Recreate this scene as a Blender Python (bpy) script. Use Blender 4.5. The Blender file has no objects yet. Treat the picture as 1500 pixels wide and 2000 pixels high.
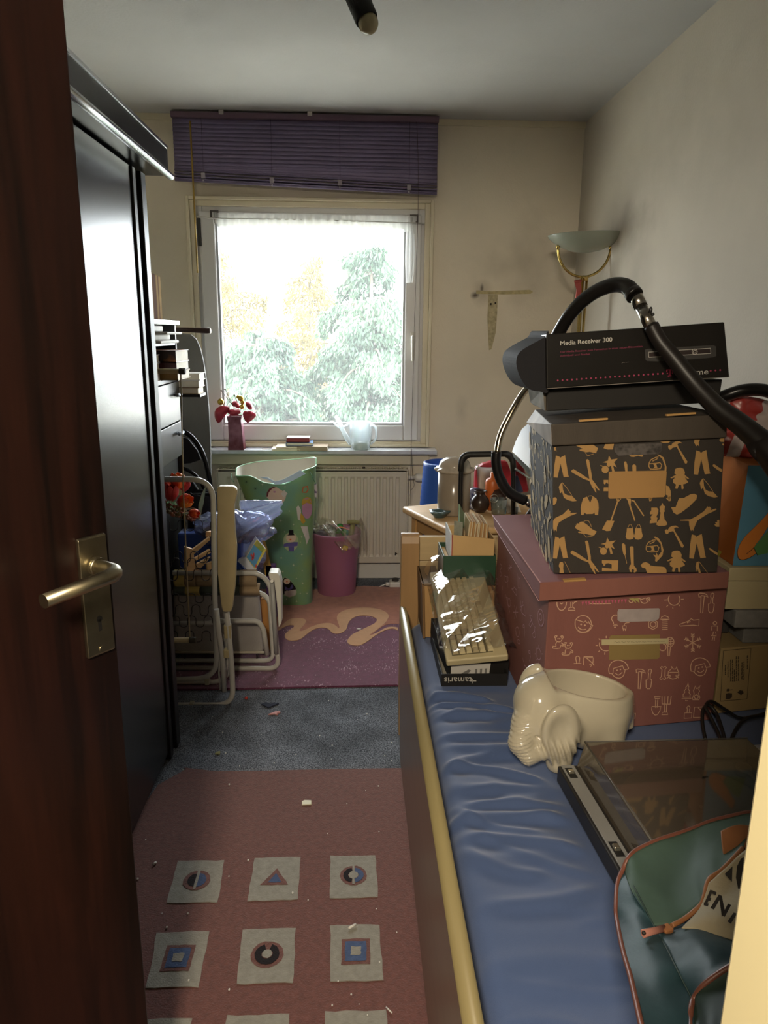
import bpy, bmesh, math, random
import numpy as np
from mathutils import Vector, Matrix, Euler, geometry, noise
random.seed(7)
SC = bpy.context.scene
COL = SC.collection
PI = math.pi

# ---------------------------------------------------------------- camera
CAMZ = 1.42
F_PX = 1437.0                      # focal length in pixels of a 1500x2000 frame
ROT = ((0.99926982, 0.00015988, -0.03820729),
       (-0.03716136, 0.23648141, -0.97092511),
       (0.00888008, 0.971636, 0.23631468))
cam_data = bpy.data.cameras.new('camera')
cam = bpy.data.objects.new('camera', cam_data)
COL.objects.link(cam)
cam_data.sensor_fit = 'VERTICAL'
cam_data.sensor_height = 24.0
cam_data.lens = F_PX / 2000.0 * 24.0
cam_data.clip_start = 0.02
cam_data.clip_end = 300
cam.matrix_world = Matrix.Translation((0, 0, CAMZ)) @ Matrix(ROT).to_4x4()
SC.camera = cam

# ---------------------------------------------------------------- world, sun, lamps, exposure
SC.view_settings.view_transform = 'Standard'
SC.view_settings.look = 'None'
SC.view_settings.gamma = 1.0
SC.view_settings.use_curve_mapping = False
SC.view_settings.exposure = 0.35
world = bpy.data.worlds.new('sky')
SC.world = world
world.use_nodes = True
wn = world.node_tree.nodes
wbg = wn['Background']
wbg.inputs['Color'].default_value = (0.90, 0.95, 1.0, 1)
wbg.inputs['Strength'].default_value = 15.0
sun_d = bpy.data.lights.new('sun', 'SUN')
sun_d.energy = 22.0
sun_d.angle = math.radians(1.0)
sun_d.color = (1.0, 0.86, 0.62)
sun = bpy.data.objects.new('sun', sun_d)
COL.objects.link(sun)
sun.rotation_euler = Vector((1.0, -0.12, -0.42)).to_track_quat('-Z', 'Y').to_euler()
# daylight portal in the window opening
pd = bpy.data.lights.new('window_portal', 'AREA')
pd.shape = 'RECTANGLE'
pd.size = 1.20
pd.size_y = 1.25
pd.cycles.is_portal = True
po = bpy.data.objects.new('window_portal', pd)
COL.objects.link(po)
po.location = (-0.235, 4.33, 1.43)
po.rotation_euler = (-PI / 2, 0, 0)
# the hall lamp behind the photographer
hd = bpy.data.lights.new('hall_lamp_light', 'AREA')
hd.shape = 'DISK'
hd.size = 0.30
hd.energy = 42.0
hd.color = (1.0, 0.86, 0.66)
ho = bpy.data.objects.new('hall_lamp_light', hd)
COL.objects.link(ho)
ho.location = (-0.24, -0.60, 2.05)
ho.rotation_euler = Vector((0.5, 0.9, -0.9)).to_track_quat('-Z', 'Y').to_euler()

# ---------------------------------------------------------------- pixel of the photograph + one known coordinate -> point
def at(px, py, X=None, Y=None, Z=None):
    v = Vector(((px - 750) / F_PX, -(py - 1000) / F_PX, -1.0))
    r = Matrix(ROT) @ v
    if X is not None: t = X / r.x
    elif Y is not None: t = Y / r.y
    else: t = (Z - CAMZ) / r.z
    return Vector((r.x * t, r.y * t, CAMZ + r.z * t))
def at_plane(px, py, p0, n):
    r = Matrix(ROT) @ Vector(((px - 750) / F_PX, -(py - 1000) / F_PX, -1.0))
    o = Vector((0, 0, CAMZ))
    t = (Vector(p0) - o).dot(n) / r.dot(n)
    return o + r * t

# ---------------------------------------------------------------- materials
def lin(c):
    c = c / 255.0
    return c / 12.92 if c <= 0.04045 else ((c + 0.055) / 1.055) ** 2.4
def rgb(h):
    if isinstance(h, str):
        h = h.lstrip('#'); h = [int(h[i:i+2], 16) for i in (0, 2, 4)]
        return tuple(lin(x) for x in h)
    return tuple(h)
MATS = {}
def M(name, col, rough=.5, metal=0., var=0., vs=12., bump=0., bs=150., spec=.5, col2=None, trans=0., alpha=1., coat=0., stretch=None, contrast=None, sheen=0., ior=1.45, sss=0.):
    if name in MATS: return MATS[name]
    m = bpy.data.materials.new(name); m.use_nodes = True
    nt = m.node_tree; b = nt.nodes['Principled BSDF']
    c = rgb(col)
    b.inputs['Base Color'].default_value = (*c, 1)
    b.inputs['Roughness'].default_value = rough
    b.inputs['Metallic'].default_value = metal
    b.inputs['Specular IOR Level'].default_value = spec
    b.inputs['IOR'].default_value = ior
    if trans: b.inputs['Transmission Weight'].default_value = trans
    if alpha < 1: b.inputs['Alpha'].default_value = alpha
    if coat: b.inputs['Coat Weight'].default_value = coat; b.inputs['Coat Roughness'].default_value = .08
    if sheen: b.inputs['Sheen Weight'].default_value = sheen
    if sss: b.inputs['Subsurface Weight'].default_value = sss; b.inputs['Subsurface Radius'].default_value = (.02, .02, .02)
    tc = nt.nodes.new('ShaderNodeTexCoord')
    src = tc.outputs['Object']
    if stretch:
        mp = nt.nodes.new('ShaderNodeMapping'); mp.inputs['Scale'].default_value = stretch
        nt.links.new(src, mp.inputs['Vector']); src = mp.outputs['Vector']
    if var or col2 is not None:
        n = nt.nodes.new('ShaderNodeTexNoise'); n.inputs['Scale'].default_value = vs; n.inputs['Detail'].default_value = 5
        nt.links.new(src, n.inputs['Vector'])
        r = nt.nodes.new('ShaderNodeValToRGB')
        lo, hi = contrast or (.3, .7)
        r.color_ramp.elements[0].position = lo; r.color_ramp.elements[1].position = hi
        if col2 is not None: a, d = rgb(col2), c
        else: a = tuple(max(0, x * (1 - var)) for x in c); d = tuple(min(1, x * (1 + var)) for x in c)
        r.color_ramp.elements[0].color = (*a, 1); r.color_ramp.elements[1].color = (*d, 1)
        nt.links.new(n.outputs['Fac'], r.inputs['Fac'])
        nt.links.new(r.outputs['Color'], b.inputs['Base Color'])
    if bump:
        n2 = nt.nodes.new('ShaderNodeTexNoise'); n2.inputs['Scale'].default_value = bs; n2.inputs['Detail'].default_value = 4
        nt.links.new(src, n2.inputs['Vector'])
        bp = nt.nodes.new('ShaderNodeBump'); bp.inputs['Strength'].default_value = bump; bp.inputs['Distance'].default_value = .002
        nt.links.new(n2.outputs['Fac'], bp.inputs['Height']); nt.links.new(bp.outputs['Normal'], b.inputs['Normal'])
    MATS[name] = m
    return m
def thin(name, tint, gloss=.12, rough=.06, haze=.05, hazecol=(1, 1, 1), bump=0., bs=20.):
    """thin clear sheet: see-through film with glossy reflection and a little milkiness"""
    m = bpy.data.materials.new(name); m.use_nodes = True
    nt = m.node_tree; nt.nodes.remove(nt.nodes['Principled BSDF']); out = nt.nodes['Material Output']
    t = nt.nodes.new('ShaderNodeBsdfTransparent'); t.inputs['Color'].default_value = (*tint, 1)
    g = nt.nodes.new('ShaderNodeBsdfGlossy'); g.inputs['Roughness'].default_value = rough
    d = nt.nodes.new('ShaderNodeBsdfDiffuse'); d.inputs['Color'].default_value = (*hazecol, 1)
    tr = nt.nodes.new('ShaderNodeBsdfTranslucent'); tr.inputs['Color'].default_value = (*hazecol, 1)
    dm = nt.nodes.new('ShaderNodeMixShader'); nt.links.new(d.outputs[0], dm.inputs[1]); nt.links.new(tr.outputs[0], dm.inputs[2])
    a = nt.nodes.new('ShaderNodeMixShader'); a.inputs[0].default_value = haze
    nt.links.new(t.outputs[0], a.inputs[1]); nt.links.new(dm.outputs[0], a.inputs[2])
    fr = nt.nodes.new('ShaderNodeLayerWeight'); fr.inputs['Blend'].default_value = .35
    mt = nt.nodes.new('ShaderNodeMath'); mt.operation = 'MULTIPLY_ADD'; mt.inputs[1].default_value = .5; mt.inputs[2].default_value = gloss
    nt.links.new(fr.outputs['Facing'], mt.inputs[0])
    bmx = nt.nodes.new('ShaderNodeMixShader'); nt.links.new(mt.outputs[0], bmx.inputs[0])
    nt.links.new(a.outputs[0], bmx.inputs[1]); nt.links.new(g.outputs[0], bmx.inputs[2])
    nt.links.new(bmx.outputs[0], out.inputs['Surface'])
    if bump:
        tc = nt.nodes.new('ShaderNodeTexCoord'); n2 = nt.nodes.new('ShaderNodeTexNoise'); n2.inputs['Scale'].default_value = bs
        nt.links.new(tc.outputs['Object'], n2.inputs['Vector'])
        bp = nt.nodes.new('ShaderNodeBump'); bp.inputs['Strength'].default_value = bump; bp.inputs['Distance'].default_value = .01
        nt.links.new(n2.outputs['Fac'], bp.inputs['Height'])
        nt.links.new(bp.outputs['Normal'], g.inputs['Normal'])
    MATS[name] = m
    return m

# ---------------------------------------------------------------- mesh builder
class MB:
    def __init__(s): s.v = []; s.f = []; s.sm = []; s.mi = []
    def add(s, v, f, sm=False, mi=0):
        o = len(s.v); s.v += [tuple(x) for x in v]
        for q in f: s.f.append(tuple(o + i for i in q)); s.sm.append(sm); s.mi.append(mi)
        return s
    def hexa(s, p, mi=0):      # p: bottom 4 ccw, top 4 ccw
        return s.add(p, [(3,2,1,0),(4,5,6,7),(0,1,5,4),(1,2,6,5),(2,3,7,6),(3,0,4,7)], False, mi)
    def box(s, x0, x1, y0, y1, z0, z1, mi=0):
        return s.hexa([(x0,y0,z0),(x1,y0,z0),(x1,y1,z0),(x0,y1,z0),(x0,y0,z1),(x1,y0,z1),(x1,y1,z1),(x0,y1,z1)], mi)
    def obox(s, c, size, rot=None, mi=0):
        a, b, d = [q / 2 for q in size]
        P = [Vector(q) for q in ((-a,-b,-d),(a,-b,-d),(a,b,-d),(-a,b,-d),(-a,-b,d),(a,-b,d),(a,b,d),(-a,b,d))]
        if rot is not None:
            R = rot if isinstance(rot, Matrix) else Euler(rot).to_matrix()
            P = [R @ q for q in P]
        return s.hexa([q + Vector(c) for q in P], mi)
    def tube(s, pts, r, n=10, closed=False, mi=0, flat=1.0, up=None):
        pts = [Vector(p) for p in pts]; L = len(pts)
        rs = r if isinstance(r, (list, tuple)) else [r] * L
        T = []
        for i in range(L):
            a = pts[(i - 1) % L] if (closed or i) else pts[0]
            b = pts[(i + 1) % L] if (closed or i < L - 1) else pts[-1]
            d = b - a
            T.append(d.normalized() if d.length > 1e-9 else Vector((0, 0, 1)))
        nrm = T[0].orthogonal().normalized() if up is None else (Vector(up) - T[0] * Vector(up).dot(T[0])).normalized()
        V = []
        for i in range(L):
            if i:
                ax = T[i-1].cross(T[i])
                if ax.length > 1e-8: nrm = Matrix.Rotation(T[i-1].angle(T[i]), 3, ax.normalized()) @ nrm
                nrm = (nrm - T[i] * nrm.dot(T[i])).normalized()
            bi = T[i].cross(nrm)
            for k in range(n):
                a = 2 * PI * k / n
                V.append(pts[i] + nrm * math.cos(a) * rs[i] + bi * math.sin(a) * rs[i] * flat)
        Fc = []
        for i in range(L if closed else L - 1):
            j = (i + 1) % L
            for k in range(n): Fc.append((i*n+k, i*n+(k+1)%n, j*n+(k+1)%n, j*n+k))
        s.add(V, Fc, True, mi)
        if not closed:
            o = len(s.v) - len(V)
            s.f.append(tuple(o + k for k in reversed(range(n)))); s.sm.append(False); s.mi.append(mi)
            s.f.append(tuple(o + (L-1)*n + k for k in range(n))); s.sm.append(False); s.mi.append(mi)
        return s
    def cyl(s, a, b, r, n=16, mi=0, r2=None): return s.tube([a, b], [r, r if r2 is None else r2], n, False, mi)
    def lathe(s, prof, c=(0,0,0), n=28, R=None, mi=0, sx=1., sy=1., smooth=True):
        V = []; L = len(prof)
        for (r, z) in prof:
            for k in range(n):
                a = 2*PI*k/n; q = Vector((r*math.cos(a)*sx, r*math.sin(a)*sy, z))
                if R is not None: q = R @ q
                V.append(q + Vector(c))
        Fc = [(i*n+k, i*n+(k+1)%n, (i+1)*n+(k+1)%n, (i+1)*n+k) for i in range(L-1) for k in range(n)]
        s.add(V, Fc, smooth, mi); o = len(s.v) - len(V)
        if prof[0][0] > 1e-6: s.f.append(tuple(o+k for k in reversed(range(n)))); s.sm.append(False); s.mi.append(mi)
        if prof[-1][0] > 1e-6: s.f.append(tuple(o+(L-1)*n+k for k in range(n))); s.sm.append(False); s.mi.append(mi)
        return s
    def ell(s, c, r, R=None, n=14, m=9, mi=0):
        if isinstance(r, (int, float)): r = (r, r, r)
        prof = [(max(1e-7, math.sin(PI*i/m)), -math.cos(PI*i/m)) for i in range(m+1)]
        V = []; 
        for (a, z) in prof:
            for k in range(n):
                t = 2*PI*k/n; q = Vector((a*math.cos(t)*r[0], a*math.sin(t)*r[1], z*r[2]))
                if R is not None: q = R @ q
                V.append(q + Vector(c))
        return s.add(V, [(i*n+k, i*n+(k+1)%n, (i+1)*n+(k+1)%n, (i+1)*n+k) for i in range(m) for k in range(n)], True, mi)
    def grid(s, fn, nu, nv, smooth=True, cu=False, mi=0):
        V = [fn(i/nu, j/nv) for j in range(nv+1) for i in range(nu if cu else nu+1)]
        w = nu if cu else nu + 1
        Fc = [(j*w+i, j*w+(i+1)%w, (j+1)*w+(i+1)%w, (j+1)*w+i) for j in range(nv) for i in range(nu)]
        return s.add(V, Fc, smooth, mi)
    def prism(s, poly, o, u, v, t, mi=0, smooth=False):
        """extrude 2-D polygon (in axes u,v from o) by vector t"""
        o, u, v, t = Vector(o), Vector(u), Vector(v), Vector(t)
        A = [o + u*p[0] + v*p[1] for p in poly]; n = len(A)
        tri = geometry.tessellate_polygon([A])
        Fc = [tuple(q) for q in tri] + [tuple(n + i for i in reversed(q)) for q in tri] + [(i, (i+1)%n, n+(i+1)%n, n+i) for i in range(n)]
        return s.add(A + [a + t for a in A], Fc, smooth, mi)
    def flatpoly(s, pts, mi=0):
        pts = [Vector(p) for p in pts]
        return s.add(pts, [tuple(q) for q in geometry.tessellate_polygon([pts])], False, mi)
    def build(s, name, mats, parent=None, bevel=0., seg=2, solid=0., sub=0, disp=None, recalc=True, origin=None):
        me = bpy.data.meshes.new(name)
        V = [Vector(v) for v in s.v]
        if parent is not None: org = WL[parent]
        elif origin is not None: org = Vector(origin)
        else:
            xs = [v.x for v in V]; ys = [v.y for v in V]; zs = [v.z for v in V]
            org = Vector(((min(xs)+max(xs))/2, (min(ys)+max(ys))/2, min(zs)))
        me.from_pydata([tuple(v - org) for v in V], [], s.f)
        if not isinstance(mats, (list, tuple)): mats = [mats]
        for m in mats: me.materials.append(m)
        me.polygons.foreach_set('use_smooth', s.sm); me.polygons.foreach_set('material_index', s.mi)
        me.update()
        if recalc:
            bm = bmesh.new(); bm.from_mesh(me); bmesh.ops.recalc_face_normals(bm, faces=bm.faces); bm.to_mesh(me); bm.free()
        o = bpy.data.objects.new(name, me); COL.objects.link(o)
        if parent is not None: o.parent = parent; WL[o] = org.copy()
        else: o.location = org; WL[o] = org.copy()
        if solid:
            q = o.modifiers.new('thick', 'SOLIDIFY'); q.thickness = solid; q.offset = 0
        if bevel:
            q = o.modifiers.new('bevel', 'BEVEL'); q.width = bevel; q.segments = seg; q.limit_method = 'ANGLE'; q.angle_limit = math.radians(40)
            q.harden_normals = False
        if sub:
            q = o.modifiers.new('sub', 'SUBSURF'); q.levels = sub; q.render_levels = sub
        return o
WL = {}
def tag(o, label=None, cat=None, group=None, kind=None):
    if label: o['label'] = label
    if cat: o['category'] = cat
    if group: o['group'] = group
    if kind: o['kind'] = kind
    return o
def thing(name, label, cat, loc, group=None, kind=None):
    o = bpy.data.objects.new(name, None); COL.objects.link(o); o.location = loc; o.empty_display_size = .05
    WL[o] = Vector(loc)
    return tag(o, label, cat, group, kind)
def lerp(a, b, t): return Vector(a).lerp(Vector(b), t)
def smooth(pts, k=6, closed=False):
    P = [Vector(p) for p in pts]; n = len(P); out = []
    rng = n if closed else n - 1
    for i in range(rng):
        if closed: a, b, c, d = P[(i-1)%n], P[i], P[(i+1)%n], P[(i+2)%n]
        else: a, b, c, d = P[max(i-1,0)], P[i], P[i+1], P[min(i+2,n-1)]
        for j in range(k):
            t = j / k
            out.append(0.5*((2*b) + (c-a)*t + (2*a-5*b+4*c-d)*t*t + (3*b-a-3*c+d)*t**3))
    if not closed: out.append(P[-1])
    return out
def rounded(pts, r, k=6):
    """polyline with its corners rounded by radius r"""
    P = [Vector(p) for p in pts]; out = [P[0]]
    for i in range(1, len(P)-1):
        a, b, c = P[i-1], P[i], P[i+1]
        da = (a-b); dc = (c-b); ra = min(r, da.length*.49, dc.length*.49)
        p, q = b + da.normalized()*ra, b + dc.normalized()*ra
        for j in range(k+1):
            t = j/k; out.append(p*(1-t)**2 + b*2*t*(1-t) + q*t*t)
    out.append(P[-1]); return out
def text_mesh(body, o, u, v, size, mb=None, mi=0, bold=0., width=None):
    """default-font text laid in the plane u (right), v (up) from o; returns MB"""
    cu = bpy.data.curves.new('t', 'FONT'); cu.body = body; cu.size = 1; cu.offset = bold; cu.resolution_u = 3
    ob = bpy.data.objects.new('t', cu); me = bpy.data.meshes.new_from_object(ob)
    mb = mb or MB()
    xs = [q.co.x for q in me.vertices]
    sx = size if width is None else width / max(1e-6, max(xs))
    mb.add([Vector(o) + Vector(u)*(q.co.x*sx) + Vector(v)*(q.co.y*size) for q in me.vertices], [tuple(p.vertices) for p in me.polygons], False, mi)
    bpy.data.objects.remove(ob); bpy.data.curves.remove(cu); bpy.data.meshes.remove(me)
    return mb
def ribbon(mb, pts, w, up, mi=0, closed=False):
    """flat stroke of width w along coplanar pts, up = plane normal"""
    P = [Vector(p) for p in pts]; n = len(P)
    if n < 2: return mb
    up = Vector(up); V = []
    for i in range(n):
        a = P[(i-1)%n] if (closed or i) else P[0]; b = P[(i+1)%n] if (closed or i < n-1) else P[-1]
        d = (b-a)
        d = d.normalized() if d.length > 1e-9 else Vector((1,0,0))
        s_ = up.cross(d).normalized()*w/2; V += [P[i]+s_, P[i]-s_]
    Fc = [(2*i, 2*((i+1)%n), 2*((i+1)%n)+1, 2*i+1) for i in range(n if closed else n-1)]
    return mb.add(V, Fc, False, mi)
def surfnet(fn, lo, hi, h):
    """surface-nets mesh of fn(X,Y,Z)<0 on a grid of step h (numpy)"""
    xs = [np.arange(lo[i], hi[i]+h, h) for i in range(3)]
    X, Y, Z = np.meshgrid(*xs, indexing='ij'); D = fn(X, Y, Z)
    S = D < 0; nx, ny, nz = D.shape
    idx = -np.ones((nx-1, ny-1, nz-1), int)
    cnt = sum(S[a:nx-1+a, b:ny-1+b, c:nz-1+c].astype(int) for a in (0,1) for b in (0,1) for c in (0,1))
    cells = np.argwhere((cnt > 0) & (cnt < 8)); idx[tuple(cells.T)] = np.arange(len(cells))
    acc = np.zeros((len(cells), 3)); num = np.zeros(len(cells))
    cor = [(a,b,c) for a in (0,1) for b in (0,1) for c in (0,1)]
    for a in cor:
        for ax in range(3):
            if a[ax]: continue
            b = list(a); b[ax] = 1
            ia = cells + np.array(a); ib = cells + np.array(b)
            da = D[tuple(ia.T)]; db = D[tuple(ib.T)]; m = (da < 0) != (db < 0)
            t = np.where(m, da / np.where(np.abs(da-db) < 1e-12, 1, da-db), 0)
            p = ia + (ib - ia) * t[:, None]
            acc[m] += p[m]; num[m] += 1
    V = acc / num[:, None] * h + np.array(lo)
    Fc = []
    for ax in range(3):
        u, v = (ax+1) % 3, (ax+2) % 3
        sl = [slice(1, None)]*3; sl[ax] = slice(None)
        A = D[tuple(slice(0, -1) if i == ax else slice(1, -1) for i in range(3))] < 0
        B = D[tuple(slice(1, None) if i == ax else slice(1, -1) for i in range(3))] < 0
        E = np.argwhere(A != B); 
        if not len(E): continue
        flip = A[tuple(E.T)]
        base = E.copy(); base[:, u] += 1; base[:, v] += 1
        q = []
        for du, dv in ((0,0),(1,0),(1,1),(0,1)):
            c = base.copy(); c[:, u] -= du; c[:, v] -= dv; q.append(idx[tuple(c.T)])
        q = np.array(q).T
        q = np.where(flip[:, None], q, q[:, ::-1])
        Fc += [tuple(int(i) for i in r) for r in q if min(r) >= 0]
    return [tuple(v) for v in V], Fc
# ================================================================ SETTING
YB = 4.18; XR = 1.20; XL = -1.28; ZC = 2.50; YF = 0.30     # back, right, left wall, ceiling, front wall
def spot_mat(m, spots, dark):
    """stains and painted shade with a place of their own on a wall: spots = (point, radii, strength)"""
    nt = m.node_tree; b = nt.nodes['Principled BSDF']
    geo = nt.nodes.new('ShaderNodeNewGeometry')
    nz = nt.nodes.new('ShaderNodeTexNoise'); nz.inputs['Scale'].default_value = 9; nz.inputs['Detail'].default_value = 6
    nt.links.new(geo.outputs['Position'], nz.inputs['Vector'])
    tot = None
    for (p, r, s_) in spots:
        mp = nt.nodes.new('ShaderNodeMapping'); mp.inputs['Location'].default_value = tuple(-p[i]/r[i] for i in range(3)); mp.inputs['Scale'].default_value = tuple(1/x for x in r)
        nt.links.new(geo.outputs['Position'], mp.inputs['Vector'])
        ln = nt.nodes.new('ShaderNodeVectorMath'); ln.operation = 'LENGTH'; nt.links.new(mp.outputs[0], ln.inputs[0])
        ad = nt.nodes.new('ShaderNodeMath'); ad.operation = 'MULTIPLY_ADD'; ad.inputs[1].default_value = 1.4; nt.links.new(nz.outputs['Fac'], ad.inputs[0]); nt.links.new(ln.outputs['Value'], ad.inputs[2])
        mr = nt.nodes.new('ShaderNodeMapRange'); mr.inputs['From Min'].default_value = 1.7; mr.inputs['From Max'].default_value = .7; mr.inputs['To Max'].default_value = s_
        nt.links.new(ad.outputs[0], mr.inputs['Value'])
        if tot is None: tot = mr.outputs[0]
        else:
            mx = nt.nodes.new('ShaderNodeMath'); mx.operation = 'MAXIMUM'; nt.links.new(tot, mx.inputs[0]); nt.links.new(mr.outputs[0], mx.inputs[1]); tot = mx.outputs[0]
    old = b.inputs['Base Color'].links[0].from_socket
    mix = nt.nodes.new('ShaderNodeMix'); mix.data_type = 'RGBA'
    nt.links.new(tot, mix.inputs[0]); nt.links.new(old, mix.inputs[6]); mix.inputs[7].default_value = (*rgb(dark), 1)
    nt.links.new(mix.outputs[2], b.inputs['Base Color'])
wall_m = M('wallpaper', '#d3cbb9', .85, var=.10, vs=1.6, bump=.5, bs=110)
wallb_m = M('wallpaper_back', '#ddd4c1', .85, var=.12, vs=1.3, bump=.5, bs=110)
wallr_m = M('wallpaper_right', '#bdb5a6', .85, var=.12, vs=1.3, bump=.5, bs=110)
spot_mat(wallb_m, [((.70, YB, 1.63), (.07, .3, .10), .35), ((.655, YB, 1.625), (.030, .3, .022), 1.0), ((.69, YB, 1.66), (.014, .3, .035), .9), ((.93, YB, 1.80), (.16, .3, .30), .28), ((.83, YB, 1.78), (.30, .3, .10), .22), ((1.15, YB, 1.2), (.12, .3, .5), .2), ((.60, YB, 1.0), (.05, .3, .09), .2), ((-.55, YB, 2.42), (.9, .3, .06), .2)], '#6b6156')
spot_mat(wallr_m, [((XR, 3.35, 1.88), (.3, .30, .14), .42), ((XR, 3.25, 1.55), (.3, .22, .35), .22), ((XR, 2.9, 2.1), (.3, .8, .3), .14), ((XR, 4.1, 1.2), (.3, .15, .8), .25)], '#6b6156')  # first two spots paint the floor lamp's cast shadow into the wallpaper
ceil_m = M('ceiling_paint', '#babab8', .9, var=.05, vs=2, bump=.4, bs=90)
carpet_m = M('carpet_speckle', '#959aa2', .95, col2='#2e323a', vs=260, contrast=(.38, .68), bump=1.0, bs=420)
nt = carpet_m.node_tree
_old = nt.nodes['Principled BSDF'].inputs['Base Color'].links[0].from_socket
_n = nt.nodes.new('ShaderNodeTexNoise'); _n.inputs['Scale'].default_value = 5; _n.inputs['Detail'].default_value = 6
_tc = nt.nodes.new('ShaderNodeTexCoord'); nt.links.new(_tc.outputs['Object'], _n.inputs['Vector'])
_mr = nt.nodes.new('ShaderNodeMapRange'); _mr.inputs['From Min'].default_value = .35; _mr.inputs['From Max'].default_value = .65; _mr.inputs['To Min'].default_value = .55; _mr.inputs['To Max'].default_value = 1.25
nt.links.new(_n.outputs['Fac'], _mr.inputs['Value'])
_vm = nt.nodes.new('ShaderNodeVectorMath'); _vm.operation = 'SCALE'; nt.links.new(_old, _vm.inputs[0]); nt.links.new(_mr.outputs[0], _vm.inputs['Scale'])
nt.links.new(_vm.outputs[0], nt.nodes['Principled BSDF'].inputs['Base Color'])
cream_m = M('cream_paint', '#d8cfb6', .45, var=.05, vs=4)
frame_m = M('white_upvc', '#dadada', .3, var=.03, vs=3)
whitem_m = M('white_paint', '#dcd8cf', .5, var=.05, vs=6)

def struct(o, label=None): o['kind'] = 'structure'; (label and tag(o, label)); return o
struct(MB().box(XL-.15, XR+.15, -2.6, YB+.15, -.12, 0).build('floor', carpet_m), 'grey blue speckled carpet, worn and dusty')
struct(MB().box(XL-.15, XR+.15, -2.6, YB+.15, ZC, ZC+.12).build('ceiling', ceil_m), 'off-white textured ceiling')
struct(MB().box(XR, XR+.15, YF-.12, YB+.15, 0, ZC).build('wall_right', wallr_m), 'cream wallpapered wall with grey patches and a painted lamp shadow')
struct(MB().box(XL-.15, XL, YF-.12, YB+.15, 0, ZC).build('wall_left', wall_m))
WX0, WX1, WZ0, WZ1 = -.868, .392, .79, 2.085
wb = MB()
wb.box(XL-.15, WX0, YB, YB+.15, 0, ZC); wb.box(WX1, XR+.15, YB, YB+.15, 0, ZC)
wb.box(WX0, WX1, YB, YB+.15, 0, WZ0); wb.box(WX0, WX1, YB, YB+.15, WZ1, ZC)
wall_back = struct(wb.build('wall_back', wallb_m), 'cream wallpapered back wall around the window')
# front wall around the doorway, the wall faces into the hall too
DX0, DX1 = -.86, .205
wf = MB()
wf.box(XL-.15, DX0-.03, YF-.12, YF, 0, ZC); wf.box(DX1+.03, XR+.15, YF-.12, YF, 0, ZC); wf.box(DX0-.03, DX1+.03, YF-.12, YF, 2.08, ZC)
struct(wf.build('wall_front', wall_m))
hw = MB(); hw.box(XL-.15, XL-.03, -2.6, YF-.12, 0, ZC); hw.box(XR+.03, XR+.15, -2.6, YF-.12, 0, ZC); hw.box(XL-.15, XR+.15, -2.7, -2.6, 0, ZC)
struct(hw.build('wall_hall', wall_m))
# door lining: jambs, head, stops
jm = M('jamb_cream', '#e8dcb0', .4, var=.04, vs=5)
tr = thing('trim_1', 'cream painted door lining', None, (DX1, YF, 0)); tr['kind'] = 'structure'
MB().box(DX1, DX1+.03, YF-.15, YF+.03, 0, 2.08).build('jamb', jm, tr, bevel=.004)
MB().box(DX0-.03, DX0, YF-.15, YF+.01, 0, 2.08).build('jamb', jm, tr, bevel=.004)
MB().box(DX0-.03, DX1+.03, YF-.15, YF+.01, 2.06, 2.08).build('head', jm, tr, bevel=.004)
# cove line between wall and ceiling
struct(MB().box(XL, XR, YB-.012, YB, ZC-.03, ZC).build('trim_2', cream_m), 'cream strip where back wall meets ceiling')
struct(MB().box(-.86, .55, YB-.015, YB, 0, .10).box(.55, XR, YB-.015, YB, 0, .07).build('baseboard_back', whitem_m, bevel=.004), 'white baseboard below the radiator')
struct(MB().box(XR-.015, XR, 2.5, YB-.015, 0, .07).build('baseboard_right', whitem_m, bevel=.004))
# marks left on the back wall by a removed bracket
mk = M('bare_plaster_tan', '#b5a87f', .9, var=.2, vs=40, bump=.6, bs=80)
mk2 = M('filler_grey', '#b0a585', .9, var=.25, vs=60, bump=.6, bs=80)
def wallpoly(pts, mat, name, th=.002, lab=None):
    P = [at(x, y, Y=YB-.0005) for x, y in pts]
    mb = MB(); mb.prism([(p.x, p.z) for p in P], (0, YB-.0002, 0), (1,0,0), (0,0,1), (0,-th,0))
    o = mb.build(name, mat, wall_back)
    if lab: o['label'] = lab
    return o
wallpoly([(930,567),(960,569),(1035,566),(1041,570),(1036,574),(985,575),(930,574)], mk, 'torn_wallpaper', lab='tan horizontal strip where wallpaper is torn')
wallpoly([(954,575),(972,575),(971,612),(968,650),(960,682),(955,684),(953,650),(952,620)], mk2, 'torn_wallpaper', lab='tan vertical tongue of torn wallpaper')
wallpoly([(957,592),(960,592),(960,596),(957,596)], M('hole_dark','#2c2620',.9), 'drill_hole', .003)
wallpoly([(966,590),(969,590),(969,594),(966,594)], MATS['hole_dark'], 'drill_hole', .003)
wallpoly([(1168,585),(1170,586),(1168,640),(1166,640)], mk, 'scratch', .001)

# ---------------------------------------------------------------- window
win = thing('window_1', 'white framed single pane window above the radiator', None, ((WX0+WX1)/2, YB, WZ0)); win['kind'] = 'structure'
def frame(mb, x0, x1, z0, z1, w, y0, y1, wb_=None, wt=None):
    wb_ = w if wb_ is None else wb_; wt = w if wt is None else wt
    mb.box(x0, x0+w, y0, y1, z0, z1); mb.box(x1-w, x1, y0, y1, z0, z1)
    mb.box(x0+w, x1-w, y0, y1, z0, z0+wb_); mb.box(x0+w, x1-w, y0, y1, z1-wt, z1); return mb
frame(MB(), -.892, .416, .79, 2.108, .018, YB-.035, YB).build('casing_trim', cream_m, win, bevel=.004)
frame(MB(), -.874, .398, .79, 2.09, .030, YB-.020, YB).build('casing', cream_m, win, bevel=.004)
frame(MB(), -.868, .392, .79, 2.085, .055, YB+.005, YB+.07, .045, .06).build('outer_frame', frame_m, win, bevel=.004)
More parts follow.
